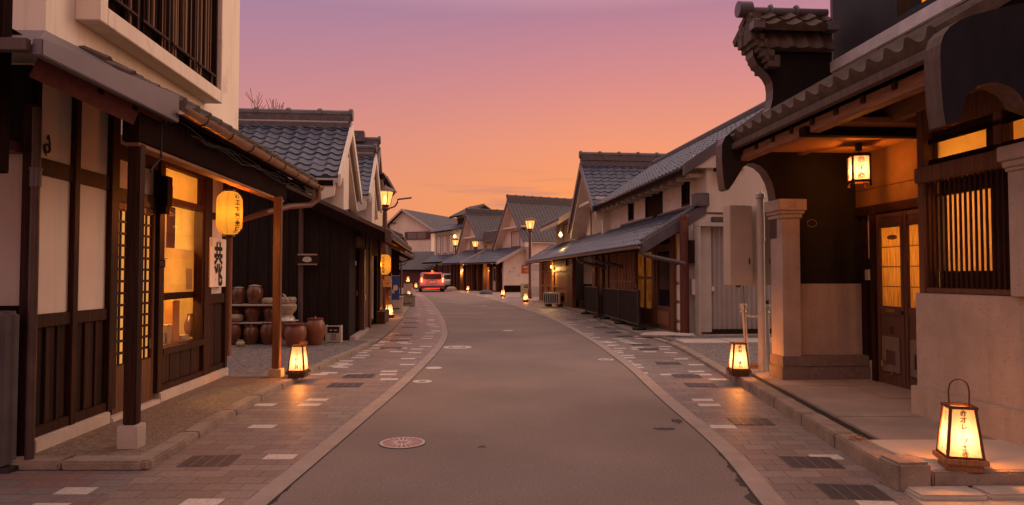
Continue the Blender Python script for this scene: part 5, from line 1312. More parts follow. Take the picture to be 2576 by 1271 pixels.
LB(lx(930), lx(948), -.2, -.15, .08, 1.9, 'inner_door', 'wood_dark')
mb = MB(LF)
for a, b in ((905, 909), (924, 929), (951, 957)): mb.box(lx(a), lx(b), -.05, .06, .02, 2.5)
mb.box(lx(917), lx(924), -.04, .03, .02, 2.5); mb.build('front_posts', 'wood_post', bh_, bevel=.006)
mb = MB(LF); mb.box(lx(880), lx(916), .001, .12, .0, .1); mb.build('threshold', 'stone_pale', bh_, bevel=.008)
mb = MB(LF); mb.box(lx(906), lx(910), .061, .09, .02, 1.95); mb.build('pole_pipe', 'pipe_dark', bh_)
LB(lx(906), lx(909), .0905, .11, .78, .9, 'tag_plate', 'brass', .002)
LB(lx(940), lx(953), .061, .3, .02, .35, 'step_box', 'wood_post')
# upper storey behind
uv, uc2, uw = 1.0, 2.9, 4.9
gable_street(LF, bh_, uv, uc2, uw, 3.5, 5.02, 3.5, -.4, -.75, 9, 'tile_grey', tw=.31, amp=.06, cap=.36, zb=2.2, sub=8, rk='plaster')
MB(LF).box(uv + .33, uv + .379, -1.75, -1.45, 2.2, 3.5).build('side_post', 'wood_dark', bh_)
MB(LF).box(uv - .02, uv + .1, -9, -.5, 3.3, 3.42).build('eave_board', 'wood_dark', bh_)
mb = MB(LF); mb.hexa([(uv + .2, -.75, 2.6), (uv + 1.0, -.75, 2.6), (uv + 1.0, -.3, 2.6), (uv + .2, -.3, 2.6)], [(uv + .2, -.75, 3.5), (uv + 1.0, -.75, 4.1), (uv + 1.0, -.3, 4.1), (uv + .2, -.3, 3.5)]); mb.build('sleeve_box', 'plaster', bh_, bevel=.01)
# pipe with the small board on the black wall
pb = LF.pw(757, 655, -.05); 
MB(LF).tube([(-.06, pb[0], .05), (-.06, pb[0], LF.pw(762, 505, -.06)[1])], .05, 10).build('wall_pipe', 'pipe_weathered', bh_, smooth=True)
a0, z0 = LF.pw(748, 667, -.14); a1, z1 = LF.pw(798, 639, -.14)
sb = thing('sign_box', 'small framed board with a white pot picture on the black wall pipe', 'sign', base(LF, -.14, (a0 + a1) / 2, z0))
MB(LF).box(-.16, -.115, a1, a0, z0, z1).build('board', 'stoneware', sb, bevel=.006)
MB(LF).box(-.166, -.1605, a1 + .04, a0 - .04, z0 + .03, z1 - .03).build('picture', 'wood_board', sb)
c0 = (a0 + a1) / 2; cz = (z0 + z1) / 2
MB(LF).prism([(c0 + .09 * math.cos(t), cz - .01 + .045 * math.sin(t) + (.02 if math.sin(t) > .5 else 0)) for t in [i * .3927 for i in range(16)]], -.171, -.1665, 'u').build('pot_picture', 'porcelain', sb)
# houses behind it, each with a steep gable
l3 = thing('gabled_house', 'white gabled house with blue grey tiles just behind the black storehouse', 'house', base(LF, 8, -1))
gable_street(LF, l3, 6.1, 7.8, 9.7, 3.7, 5.15, 3.7, -.3, -.65, 8, 'tile_grey', tw=.31, amp=.05, cap=.32, zb=1.5, rk='plaster')
MB(LF).box(6.45, 9.4, -1.0, -.66, .02, 2.0).build('front_wall', 'plaster', l3)
mb = MB(LF); mb.hexa([(6.35, -.65, 2.75), (7.1, -.65, 2.75), (7.1, -.22, 2.75), (6.35, -.22, 2.75)], [(6.35, -.65, 3.72), (7.1, -.65, 4.3), (7.1, -.22, 4.3), (6.35, -.22, 3.72)]); mb.build('sleeve_box', 'plaster', l3, bevel=.01)
window(LF, l3, 7.3, 8.0, -.64, 2.6, 3.4, 'cross', 'wood_red', lit='paper_white')
l4 = thing('gabled_house', 'narrow tiled house with chimney pot behind the second white gable', 'house', base(LF, 11, -2))
gable_street(LF, l4, 9.9, 11.2, 12.6, 4.6, 6.0, 4.6, -.5, -.9, 7, 'tile_grey', tw=.31, amp=.05, cap=.4, zb=1.5, soffit=False)
MB(LF).box(10.9, 11.3, -1.4, -1.0, 6.2, 6.6).build('chimney', 'tile_dull', l4, bevel=.02)
MB(LF).box(9.9, 12.5, -1.1, -.9, .02, 4.7).build('front_wall', 'plaster_cream', l4)
l5 = thing('townhouse', 'pale yellow house with low hipped roof lit by the street lamp', 'house', base(LF, 13, -2))
a5, b5 = 12.4, 17.5; zz5 = 5.0
MB(LF).box(a5, a5 + .25, -6, -.75, .02, zz5).build('end_wall', 'plaster_cream', l5); MB(LF).box(a5 + .25, b5, -.95, -.75, .02, zz5).build('front_wall', 'plaster_cream', l5)
mb = MB(LF); mb.hexa([(a5 - .6, -.4, zz5), (b5, -.4, zz5), (b5, -6, zz5), (a5 - .6, -6, zz5)], [(a5 - .6, -.4, zz5 + .14), (b5, -.4, zz5 + .14), (b5, -6, zz5 + .14), (a5 - .6, -6, zz5 + .14)]); mb.build('eave_board', 'wood_dark', l5)
roof_slope(LF, l5, (b5, -.35, zz5 + .2), (a5 + .5, -.35, zz5 + .2), (b5, -2.9, zz5 + 1.1), 'tile_grey', .31, .3, .05, .03, 5, rake=False)
mb = MB(LF); mb.hexa([(a5 - .65, -.35, zz5 + .145), (a5 - .65, -6, zz5 + .145), (a5 + 1.2, -6, zz5 + 1.05), (a5 + .5, -.35, zz5 + .145)], [(a5 - .65, -.35, zz5 + .2), (a5 - .65, -6, zz5 + .2), (a5 + 1.2, -6, zz5 + 1.15), (a5 + .5, -.35, zz5 + .25)]); mb.build('hip_end', 'tile_grey', l5)
sb_ = text('兄\n京町', .3, LF, lambda x, y, d: (a5 - .002 - d, -1.75 - x, 2.9 + y), 'stone_kerb', 'wall_writing', l5)
MB(LF).box(a5 - .1, a5 - .001, -1.02, -.85, .2, 4.9).build('corner_pipe', 'pipe_dark', l5)
# bare tree behind the ridge
tr = thing('bare_tree', 'leafless tree rising behind the ridge of the black storehouse', 'tree', (-10.2, 26, 0))
rt = random.Random(21); mb = MB(Turned((-10.2, 26, 0)))
def grow(p, d, r, ln, lev):
    pts = [p]; q = p
    for i in range(4):
        d = (d + Vector((rt.uniform(-.16, .16), rt.uniform(-.16, .16), rt.uniform(-.02, .14)))).normalized(); q = q + d * ln / 4; pts.append(q)
        if lev < 5 and i >= 1 and rt.random() < .85:
            a = rt.uniform(0, 6.28); s = Vector((math.cos(a), math.sin(a), rt.uniform(.3, .9))).normalized(); grow(q, (d * .6 + s * .8).normalized(), r * (.62 - .07 * i), ln * rt.uniform(.5, .72), lev + 1)
    mb.tube([tuple(x) for x in pts], [max(.009, r * (1 - .17 * i)) for i in range(5)], 5 if lev else 8)
    if lev < 5: 
        for _ in range(2):
            a = rt.uniform(0, 6.28); grow(q, (d + Vector((math.cos(a), math.sin(a), .4)) * .6).normalized(), r * .34, ln * .6, lev + 1 if lev < 4 else 5)
for base_, dd_ in (((0, 0, 0), (-.05, 0, 1)),):
    grow(Vector(base_), Vector(dd_), .15, 4.0, 1)
mb.build('branches', 'bark', tr)
# dark houses farther along the left
def dark_house(label, X, Y, yaw, lu, z1, wood, px_roof=None, two=True, roof='tile_dull'):
    F = Fac(Vector((X, Y, 0)), (math.sin(yaw), math.cos(yaw)), 1); t = thing('townhouse', label, 'house', base(F, lu / 2, -1))
    MB(F).holes(0, lu, -.2, 0, .02, z1, [(.6, lu * .45, .1, 2.0), (lu * .55, lu - .5, .6, 1.9)]).build('front_wall', wood, t); MB(F).box(0, .2, -6, -.2, .02, z1).build('end_wall', wood, t)
    d = MB(F).box(.6, lu * .45, -.15, -.1, .1, 2.0).build('door', 'wood_brown', t); window(F, t, lu * .55, lu - .5, -.05, .6, 1.9)
    roof_slope(F, t, (-.4, .75, z1 - .25), (lu + .3, .75, z1 - .25), (-.4, -2.6, z1 + 1.15), roof, .3, .28, .05, .03, 5)
    MB(F).prism([(-.2, z1), (-.2, z1 + .05), (-2.6, z1 + .95), (-5.5, z1)], .02, .18, 'u').build('gable', wood, t)
    MB(F).hexa([(-.4, -2.6, z1 + 1.05), (lu + .3, -2.6, z1 + 1.05), (lu + .3, -6, z1 - .3), (-.4, -6, z1 - .3)], [(-.4, -2.6, z1 + 1.15), (lu + .3, -2.6, z1 + 1.15), (lu + .3, -6, z1 - .2), (-.4, -6, z1 - .2)]).build('back_roof', roof, t)
    gutter(F, t, -.42, lu + .3, .82, z1 - .3, .06, 'pipe_dark')
    MB(F).tube([(-.2, .8, z1 - .35), (-.2, .7, z1 - .5), (-.2, .1, z1 - .7), (-.2, .07, .02)], .045, 8).build('downpipe', 'pipe_dark', t, smooth=True)
    if two:
        MB(F).box(-.1, lu, .001, .03, z1 * .55, z1 * .55 + .15).build('belt_rail', 'wood_dark', t)
    return F, t
dark_house('dark timber house with low eave beyond the street lamp on the left', -5.5, 29.5, -.13, 6.3, 3.3, 'wood_brown')
dark_house('dark timber house with downpipe, next to last on the left', -6.1, 37.0, -.17, 7, 2.75, 'wood_brown')
F6, t6 = dark_house('small white walled house with grey roof, last on the left', -9.0, 53, -.35, 7, 2.75, 'plaster_grey', two=False)
# ================================================================== far right row, round the bend
A4 = gp(1271, 736)
GF = Fac(A4, (-.477, .879), -1)
def far_gable(label, u0, u1, uc, za, zc, zb, pe, zpe, pu0, pu1, name='gabled_house', side=True):
    t = thing(name, label, 'house', base(GF, (u0 + u1) / 2, -2))
    gable_street(GF, t, u0, uc, u1, za, zc, zb, -1.2, -1.9, 8, 'tile_dull', 'plaster', .32, .06, zb=2.2, sub=4, cap=.5)
    roof_slope(GF, t, (pu0, pe, zpe), (pu1, pe, zpe), (pu0, -1.7, zpe + 1.25), 'tile_grey', .32, .3, .045, .025, 4, edge='plaster_grey')
    if side: MB(GF).prism([(-.0, .02), (0, zpe + .25), (-1.7, zpe + 1.1), (-8, zpe + 1.1), (-8, .02)], pu0 + .3, pu0 + .5, 'u').build('side_wall', 'plaster', t)
    n = 5; L = pu1 - pu0 - .8; s = L / n
    MB(GF).box(pu0 + .5, pu1, -.5, -.4, .02, zpe + .4).build('front_wall', 'wood_dark', t)
    mb = MB(GF)
    for i in range(n + 1): mb.box(pu0 + .5 + i * s, pu0 + .65 + i * s, -.39, -.05, .02, zpe + .1)
    mb.build('posts', 'wood_post', t)
    for i in range(n):
        k = ['wood_brown', 'plaster_grey', 'wood_warm', 'wood_brown', 'wood_dark'][i]
        d = MB(GF).box(pu0 + .7 + i * s, pu0 + .45 + (i + 1) * s, -.39, -.3, .1, 2.05).build('door', k, t)
        MB(GF).box(pu0 + .85 + i * s, pu0 + .3 + (i + 1) * s, -.299, -.29, .9, 1.9).build('pane', 'car_glass' if i != 2 else 'wood_beam', d)
    window(GF, t, uc - .9, uc + .6, -1.88, zc - 3.6 - .2, zc - 2.5, 'slat', 'wood_red')
    MB(GF).box(u0 + .5, u1 - .6, -1.9, -1.4, zc - 2.3, zc - 2.15).build('gable_pent', 'plaster', t)
    gutter(GF, t, pu0, pu1, pe + .06, zpe - .06, .06, 'pipe_dark')
    return t
t4 = far_gable('white gabled house with steep shingled roof behind the second street lamp', -.9, 4.7, 1.9, 4.05, 7.5, 3.6, .8, 2.4, 0, 6.7)
MB(GF).box(.2, .29, -4.5, -.02, .02, .55).build('side_plinth', 'wood_dark', t4)
for q in ((-.5, 1.6), (-.9, 1.9), (-1.3, 1.3)): MB(GF).box(.27, .2995, q[0] - .07, q[0], q[1], q[1] + .07).build('vent_hole', 'dark_wall', t4)
t5 = far_gable('farther white gabled house with shingled roof and small street lamp before it', 7.4, 12.2, 10.0, 4.5, 7.1, 3.6, .8, 2.45, 6.9, 11.2, side=False)
MB(GF).hexa([(4.9, -1.6, 4.3), (7.3, -1.6, 4.3), (7.3, -5, 4.3), (4.9, -5, 4.3)], [(4.9, -1.6, 5.2), (7.3, -1.6, 5.2), (7.3, -5, 6), (4.9, -5, 6)]).build('link_roof', 'tile_dull', t5)
MB(GF).box(4.9, 7.3, -2.2, -2.0, 2.2, 4.3).build('link_wall', 'plaster_cream', t5)
wall_bulb(GF, 3.2, -.2, 1.75, 'small bulb glowing under the shingled house pent roof', 70, r=.07)
wall_bulb(GF, 8.6, -.2, 1.8, 'small bulb glowing under the farther shingled house pent roof', 70, r=.07)
# two storey house closing the row
HF = Fac(Vector((-5.6, 68, 0)), (-.5, .866), -1)
t = thing('townhouse', 'two storey white house with small upper room where the street turns', 'house', base(HF, 4, -2))
MB(HF).box(0, 5.3, -8, 0, .02, 6.0).build('walls', 'plaster', t)
MB(HF).box(.1, 2.4, -4, -1.2, 6.0, 7.6).build('upper_room', 'plaster_cream', t)
roof_slope(HF, t, (-.3, -.6, 7.4), (2.8, -.6, 7.4), (-.3, -3, 8.6), 'tile_dull', .33, .3, .05, .03, 4)
MB(HF).hexa([(-.3, -3, 8.5), (2.8, -3, 8.5), (2.8, -5, 7.4), (-.3, -5, 7.4)], [(-.3, -3, 8.6), (2.8, -3, 8.6), (2.8, -5, 7.5), (-.3, -5, 7.5)]).build('back_roof', 'tile_dull', t)
roof_slope(HF, t, (-.4, .6, 5.9), (5.4, .6, 5.9), (-.4, -1.2, 6.6), 'tile_grey', .33, .3, .05, .03, 4)
roof_slope(HF, t, (-.3, 1.3, 2.7), (5.5, 1.3, 2.7), (-.3, -.05, 3.5), 'tile_grey', .33, .3, .05, .03, 4)
for a, b in ((.5, 1.6), (2.0, 3.1), (3.6, 4.7)): window(HF, t, a, b, .03, 3.6, 5.5, 'cross', 'wood_red')
for k in range(4): MB(HF).box(.3 + k * 1.4, .5 + k * 1.4, .001, .1, .02, 2.6).build('post', 'wood_post', t)
MB(HF).box(.5, 5, .001, .03, .1, 2.4).build('shop_front', 'wood_red', t)
MB(HF).box(.6, 2.0, -1.19, -1.15, 6.2, 7.2).build('upper_window', 'wood_brown', t)
wall_bulb(HF, -.15, .2, 5.2, 'small lamp on the corner of the two storey house at the bend', 20, r=.12)
# large white house at the end
EF = Fac(Vector((-14.3, 84, 0)), (.93, -.37), -1)
fb = thing('house', 'large white gabled house at the end of the street with long red framed window', 'house', base(EF, 3, -4))
L = 6.6; a_, z_, zc_ = 0, 6.9, 9.2
EF.n = Vector((-.37, -.93, 0)).normalized()
EF2 = EF
MB(EF).prism([(-1.6, .02), (-1.6, 7.0), (1.1, 9.3), (4.9, 7.0), (4.9, .02)], -.2, 0, 'w').build('gable_wall', 'plaster', fb)
MB(EF).box(4.7, 4.9, -14, -.2, .02, 7.0).build('side_wall', 'plaster', fb); MB(EF).box(-1.6, -1.4, -14, -.2, .02, 7.0).build('side_wall', 'plaster', fb)
roof_slope(EF, fb, (5.5, .5, 6.75), (5.5, -14, 6.75), (1.1, .5, 9.45), 'tile_dull', .35, .33, .05, .03, 4, edge='plaster_grey')
roof_slope(EF, fb, (-2.2, -14, 6.75), (-2.2, .5, 6.75), (1.1, -14, 9.45), 'tile_dull', .35, .33, .05, .03, 3, edge='plaster_grey')
w_ = MB(EF).box(1.3, 4.8, .001, .1, 5.7, 6.65).build('window', 'wood_red', fb)
for a, b in ((1.75, 2.95), (3.05, 4.25)): MB(EF).box(a, b, .101, .12, 5.8, 6.55).build('pane', 'pane_dull', w_)
o = MB(EF).prism([(4.15 + .42 * math.cos(q), 3.5 + .17 * math.sin(q)) for q in [i * .3927 for i in range(16)]], .02, .12, 'w').build('wall_sign', 'sign_red', loc=base(EF, 4.15, .1, 3.4)); tag(o, 'small red oval sign on the white house at the street end', 'sign')
window(EF, fb, 5.0, 5.05, -.5, 3, 4)
for q in ((-1.6, 4.4), (-1.6, 2.2)):
    f_ = MB(EF).box(4.901, 4.95, q[0] - 1.0, q[0] + .2, q[1], q[1] + 1.5).build('window', 'wood_red', fb); MB(EF).box(4.951, 4.96, q[0] - .85, q[0] + .05, q[1] + .15, q[1] + 1.35).build('pane', 'car_glass', f_)
mb = MB(EF); mb.tube([(-1.0, .15, 6.2), (-1.0, .15, 8.1)], .06, 6); mb.tube([(-1.3, .15, 7.8), (.1, .15, 7.8)], .06, 6); mb.tube([(-1.2, .15, 7.3), (-.8, .15, 7.3)], .05, 6); mb.build('aerial', 'wire', fb)
# low grey roofs before it
t = thing('house', 'low grey roofed house in front of the white house at the street end', 'house', (-11, 72, 0))
KF = Fac(Vector((-15, 74, 0)), (.97, -.2), -1); KF.n = Vector((-.2, -.97, 0)).normalized()
MB(KF).box(0, 9, -5, 0, .02, 2.0).build('walls', 'wood_red', t)
roof_slope(KF, t, (-.5, .7, 1.95), (9.8, .7, 1.95), (-.5, -3, 4.0), 'tile_dull', .35, .33, .05, .03, 4)
MB(KF).hexa([(9.6, .6, 1.95), (11.8, .2, 1.8), (11.8, -4, 1.8), (9.6, -3.4, 3.9)], [(9.6, .6, 2.05), (11.8, .2, 1.9), (11.8, -4, 1.9), (9.6, -3.4, 4.0)]).build('side_roof', 'tile_dull', t)
# overhead wires
for k, (x0, y0, x1, y1) in enumerate(((1120, 567, 1175, 556), (1122, 584, 1175, 577), (1118, 570, 1176, 562))):
    a, b = at(x0, y0, 88), at(x1, y1, 70); m_ = (a + b) / 2 - Vector((0, 0, .12))
    o = MB().tube([tuple(a), tuple(m_), tuple(b)], .022, 5).build('overhead_wire', 'wire', loc=tuple(a)); tag(o, ['upper thin wire across the sky at the street end', 'lowest thin wire across the sky at the street end', 'middle thin wire across the sky at the street end'][k], 'wire')

# ================================================================== street lamps
def street_lamp(x, ybase, ytop, label, power, s=1.0, Y=None, arm=False):
    p = gp(x, ybase) if Y is None else Vector((at(x, 700, Y).x, Y, 0)); h = at(x, ytop, p.y).z
    t = thing('street_lamp', label, 'street lamp', (p.x, p.y, 0), 'lantern street lamps'); F = Turned((p.x, p.y, 0))
    hd = .62 * s; zb = h - hd
    MB(F).lathe(0, 0, [(.13, 0), (.13, .5), (.09, .58), (.085, zb - .32), (.075, zb - .2)], 16).build('pole', 'lamp_post', t, smooth=True)
    MB(F).lathe(0, 0, [(.1, zb - .199), (.17, zb - .14), (.12, zb - .08), (.15, zb - .03), (.15, zb)], 16).build('collar', 'lamp_post', t, smooth=True)
    n = 6; r0, r1 = .16 * s, .25 * s
    mb = MB(F); mb.lathe(0, 0, [(r0, zb + .01), (r1, zb + hd * .64)], n); mb.build('glass', 'lamp_glass', t)
    mb = MB(F)
    for k in range(n):
        a = 2 * math.pi * k / n; mb.tube([(r0 * 1.02 * math.cos(a), r0 * 1.02 * math.sin(a), zb), (r1 * 1.02 * math.cos(a), r1 * 1.02 * math.sin(a), zb + hd * .65)], .014, 6)
    mb.build('glass_frame', 'lamp_post', t)
    mb = MB(F); mb.lathe(0, 0, [(r1 * .9, zb + hd * .651), (r1 * 1.5, zb + hd * .66), (r1 * 1.45, zb + hd * .69), (r1 * .7, zb + hd * .86), (.05, zb + hd * .95), (.04, zb + hd), (.004, zb + hd * 1.02)], 18); mb.build('hood', 'lamp_post', t, smooth=True)
    mb = MB(F); mb.lathe(0, 0, [(.01, zb + .04), (.05, zb + .08), (.06, zb + .24), (.02, zb + .34)], 12); mb.build('bulb', 'glow_white', t, smooth=True)
    lamp('lamp_light', F.W(0, 0, zb + hd * .3), power, (1, .48, .13), .06, t)
    if arm: MB(F).tube([(.08, 0, zb - .15), (.35, 0, zb - .05), (.45, 0, zb + .1), (.45, 0, zb + .2), (.95, 0, zb + .26)], .03, 8).build('side_arm', 'lamp_post', t, smooth=True)
    return t
street_lamp(967, 0, 466, 'largest lantern street lamp, rising behind the black storehouse eave', 650, 1.15, Y=24.3, arm=True)
street_lamp(1333, 752, 546, 'red lantern street lamp at the end of the long pent roof', 800, 1.1)
street_lamp(1195, 731, 601, 'thin lantern street lamp before the farther shingled gable', 420, 1.15)
street_lamp(1145, 728, 598, 'lantern street lamp nearest the bend of the street', 420, 1.2)

# ================================================================== paper lanterns
def floor_lantern(p, rz, label, power=22, front=None, side=None, handle=False, z=0, fsize=.04, scale=1.0):
    t = thing('floor_lantern', label, 'lantern', (p.x, p.y, z), 'paper lanterns standing along the street')
    S = scale; F = Turned((p.x, p.y, z), rz)
    b0, b1, zb, zt = .1 * S, .069 * S, .088 * S, .385 * S
    mb = MB(F); mb.box(-.1 * S, .1 * S, -.1 * S, .1 * S, 0, .045 * S); mb.box(-.124 * S, .124 * S, -.124 * S, .124 * S, .0455 * S, .078 * S); mb.build('base', 'wood_warm' if handle else 'wood_post', t, bevel=.003)
    mb = MB(F); c = .0085 * S
    for sx in (-1, 1):
        for sy in (-1, 1): mb.hexa([(sx * b0 - c, sy * b0 - c, .0785 * S), (sx * b0 + c, sy * b0 - c, .0785 * S), (sx * b0 + c, sy * b0 + c, .0785 * S), (sx * b0 - c, sy * b0 + c, .0785 * S)], [(sx * b1 - c, sy * b1 - c, zt), (sx * b1 + c, sy * b1 - c, zt), (sx * b1 + c, sy * b1 + c, zt), (sx * b1 - c, sy * b1 + c, zt)])
    for s_ in (-1, 1):
        mb.box(-b0 + c, b0 - c, s_ * b0 - c * .8, s_ * b0 + c * .8, .0787 * S, .094 * S); mb.box(s_ * b0 - c * .8, s_ * b0 + c * .8, -b0 + c, b0 - c, .0787 * S, .094 * S)
    q = b1 + .014
    mb.box(-q, q, -q, -q + .024, zt + .0003, zt + .018); mb.box(-q, q, q - .024, q, zt + .0003, zt + .018); mb.box(-q, -q + .024, -q + .0245, q - .0245, zt + .0003, zt + .018); mb.box(q - .024, q, -q + .0245, q - .0245, zt + .0003, zt + .018)
    mb.build('frame', 'wood_post', t, bevel=.0015)
    mb = MB(F); mb.hexa([(-b0, -b0, zb), (b0, -b0, zb), (b0, b0, zb), (-b0, b0, zb)], [(-b1, -b1, zt), (b1, -b1, zt), (b1, b1, zt), (-b1, b1, zt)]); mb.build('paper', 'paper_floor', t)
    k = (b0 - b1) / (zt - zb); zm = (zb + zt) / 2
    fy = lambda y: -(b0 - k * (zm + y - zb)) - .0022
    if front: text(front, fsize, F, lambda x, y, d: (x, fy(y) - d, zm + y), 'ink_warm', 'lettering', t, weight=.0011, spread=1.02)
    if side: text(side, fsize * .7, F, lambda x, y, d: (fy(y) - d, -x, zm + y), 'ink_warm', 'lettering', t, spread=1.1)
    if handle == 'arch':
        hw = .055; mb = MB(F)
        mb.tube([(-hw, 0, zt - .01), (-hw - .004, 0, zt + .1)] + [(hw * -math.cos(a), 0, zt + .125 + .055 * math.sin(a)) for a in [i * .3142 for i in range(11)]] + [(hw + .004, 0, zt + .1), (hw, 0, zt - .01)], .005, 8); mb.build('handle', 'lacquer', t, smooth=True)
    lamp('lantern_bulb', F.W(0, 0, .2 * S), power * 1.4, (1, .45, .11), .028, t)
    return t
fl1 = floor_lantern(gp(2415, 1177, .114), -.28, 'largest lit paper lantern with arched handle on the entrance slab', 26, '赤\n才\nレ\n：\nツ\n土\n赤', '商\n総\n・\nい\n・\nく\n心\n群', 'arch', .114, .041)
floor_lantern(gp(750, 948, .062), .02, 'lit paper lantern with orange tag beside the stone footed post', 24, '・\nヅ\nお\n乙\n羽', None, False, .062, .05)
p = gp(750, 948, .062); o = MB(Turned((p.x + .05, p.y, .46), .3)).prism([(-.05, -.02), (.03, -.02), (.06, .03), (.04, .05), (-.03, .045)], -.002, .002, 'w').build('paper_tag', 'gift_orange', loc=(p.x + .05, p.y, .45)); tag(o, 'folded orange paper tag on top of the lantern by the post', 'tag')
floor_lantern(gp(1858, 944, .112), -.08, 'lit paper lantern on the kerb before the grey utility pole', 24, '森\n松\n・\n：\n樹\n川', None, False, .112, .046)
def far_lantern(x, y, rz, label, z=.014): return floor_lantern(gp(x, y, z), rz, label, 26, None, None, False, z, scale=1.1)
far_lantern(979, 800, .4, 'lit paper lantern under the hanging lantern of the black storehouse')
far_lantern(1322, 760, -.2, 'lit paper lantern at the foot of the red street lamp')
far_lantern(1265, 746, .2, 'lit paper lantern at the white side wall with the plank plinth')
far_lantern(1176, 733, .3, 'lit paper lantern before the shingled gabled houses')
far_lantern(1028, 750, .3, 'lit paper lantern by the planter on the left pavement far down')
q = Vector((at(1026, 720, 50).x, 50, 0)); floor_lantern(q, .2, 'lit paper lantern raised on a box far down on the left', 26, z=.75, scale=1.3)
o = tag(MB(Turned((q.x, q.y, 0))).box(-.3, .3, -.25, .25, .012, .749).build('planter', 'stoneware', loc=tuple(q), bevel=.02), 'pale box carrying a lit lantern far down on the left', 'planter')
q = Vector((at(1046, 700, 66).x, 66, 0)); floor_lantern(q, .2, 'tiny lit lantern beside the last house on the left', 30, z=.012, scale=1.6)

def round_lantern(p, r, hh, label, chars, ang, size, power, hang):
    t = thing('round_lantern', label, 'lantern', tuple(p), 'oblong paper lanterns hung under the eaves'); F = Turned(p)
    prof = []
    n = 18
    for i in range(n + 1):
        z = -hh + 2 * hh * i / n; q = abs(z) / hh; rr = r * (1 - max(0, (q - .52) / .48) ** 2.3 * .58); prof.append((rr, z))
        if i < n: prof.append((rr * 1.0 - .0035, z + hh / n * .98))
    mb = MB(F); mb.lathe(0, 0, prof, 32); mb.build('paper', 'paper_round', t, smooth=True)
    mb = MB(F)
    for k in range(8):
        a = 2 * math.pi * k / 8 + .2; mb.tube([((q + .0012) * math.cos(a), (q + .0012) * math.sin(a), z) for q, z in prof[::2]], .0016, 4)
    mb.build('ribs', 'wood_warm', t)
    mb = MB(F); mb.lathe(0, 0, [(r * .43, hh - .002), (r * .45, hh + .006), (r * .45, hh + .022), (.01, hh + .026)], 24); mb.lathe(0, 0, [(.01, -hh - .035), (r * .25, -hh - .034), (r * .3, -hh - .02), (r * .46, -hh - .016), (r * .46, -hh + .002)], 24); mb.build('rims', 'lacquer', t)
    mb = MB(F); z = hh + .026
    while z < hang: mb.tube([(.006 * math.cos(z * 300), .006 * math.sin(z * 300), z), (-.006 * math.cos(z * 300), -.006 * math.sin(z * 300), z + .018)], .0035, 5); z += .016
    mb.build('chain', 'copper', t)
    def pl(x, y, d): a = ang + x / r; q = r * (1 - max(0, (abs(y) / hh - .52) / .48) ** 2.3 * .58) + .0016 + d; return (q * math.cos(a), q * math.sin(a), y)
    text(chars, size, F, pl, 'ink_warm', 'lettering', t, spread=1.04, weight=.0012)
    lamp('lantern_bulb', F.W(0, 0, 0), power, (1, .42, .07), .05, t)
    return t
pl_ = at(577, 537, 7.6)
round_lantern(pl_, 31 / 1717 * 7.6, 55 / 1717 * 7.6, 'large glowing oblong paper lantern hanging under the near left eave', 'お\nエ\n卞\n薬\n圭\n月', -.52, .073, 95, 2.44 - pl_.z)
pl2 = at(967, 666, 20.3)
round_lantern(pl2, 15.5 / 1717 * 20.3, 25.5 / 1717 * 20.3, 'smaller glowing oblong lantern at the black storehouse eave', '長\n浜\n浜\n楽\n畑', -1.66, .1, 90, .5)
MB(LF)
# ================================================================== shelves of jars before the black wall
def jar(x, y, d, w, h, label, mat='jar_brown', lid='lid', z=None, name='jar', lidmat=None, neck=.72, sh=.62):
    """x: where it is seen; d: row distance; w, h in metres."""
    p = at(x, y, d); zz_ = z; F = Turned((p.x, p.y, zz_)); t = thing(name, label, 'jar', (p.x, p.y, zz_), 'glazed jars before the black wall'); r = w / 2
    mb = MB(F); pr = [(r * .6, 0), (r * .68, h * .04), (r * .86, h * .25), (r * .98, h * .48), (r, h * sh), (r * .95, h * .76), (r * .8, h * .89), (r * neck, h * .95)]
    mb.lathe(0, 0, pr, 28); mb.build('body', mat, t, smooth=True)
    if lid == 'lid': mb = MB(F); mb.lathe(0, 0, [(r * neck * 1.06, h * .951), (r * neck * 1.1, h * .975), (r * neck * .95, h * .99), (r * .3, h * 1.03), (.01, h * 1.04)], 28); mb.build('lid', lidmat or 'stoneware', t, smooth=True)
    elif lid == 'rim':
        mb = MB(F); mb.lathe(0, 0, [(r * neck * 1.0, h * .951), (r * neck * 1.16, h * .965), (r * neck * 1.18, h * .99), (r * neck * 1.02, h), (r * neck * .9, h * .985)], 28); mb.build('rim', 'jar_rim', t, smooth=True)
        if sh < .61: mb = MB(F); mb.tube([(0, 0, h * .98), (0, 0, h * 1.06)], .012, 8); mb.build('knob', 'metal_pale', t)
    return t
DJ = 13.2
m = lambda px: px / 1717 * DJ
zl = lambda y: 1.35 + (693 - y) / 1717 * DJ
sh = thing('shelf', 'two long boards on blocks carrying rows of brown jars', 'shelf', (at(640, 800, DJ).x, DJ, .05))
x0, x1 = at(540, 800, DJ).x, at(728, 800, DJ).x
for y in (762, 806): MB().box(x0, x1, DJ - .22, DJ + .25, zl(y + 3) - .03, zl(y + 3)).build('board', 'stone_pale', sh, bevel=.006)
mb = MB()
for x in (x0 + .05, (x0 + x1) / 2, x1 - .15): mb.box(x, x + .1, DJ + .02, DJ + .22, .046, zl(765) - .031)
mb.build('support', 'black_board', sh)
z1, z2, z0 = zl(765), zl(809), .046
jar(567, 740, DJ, m(30), m(41), 'brown lidded jar on the top board, half hidden by the house corner', z=z1)
jar(600, 740, DJ, m(34), m(42), 'brown lidded jar with drip pattern, middle of the top board', z=z1)
jar(641, 740, DJ, m(40), m(47), 'largest brown jar with pale lid on the top board', z=z1)
jar(593, 780, DJ + .1, m(38), m(40), 'round brown jar on the lower board behind the handled bowl', z=z2, lid=None, neck=.5)
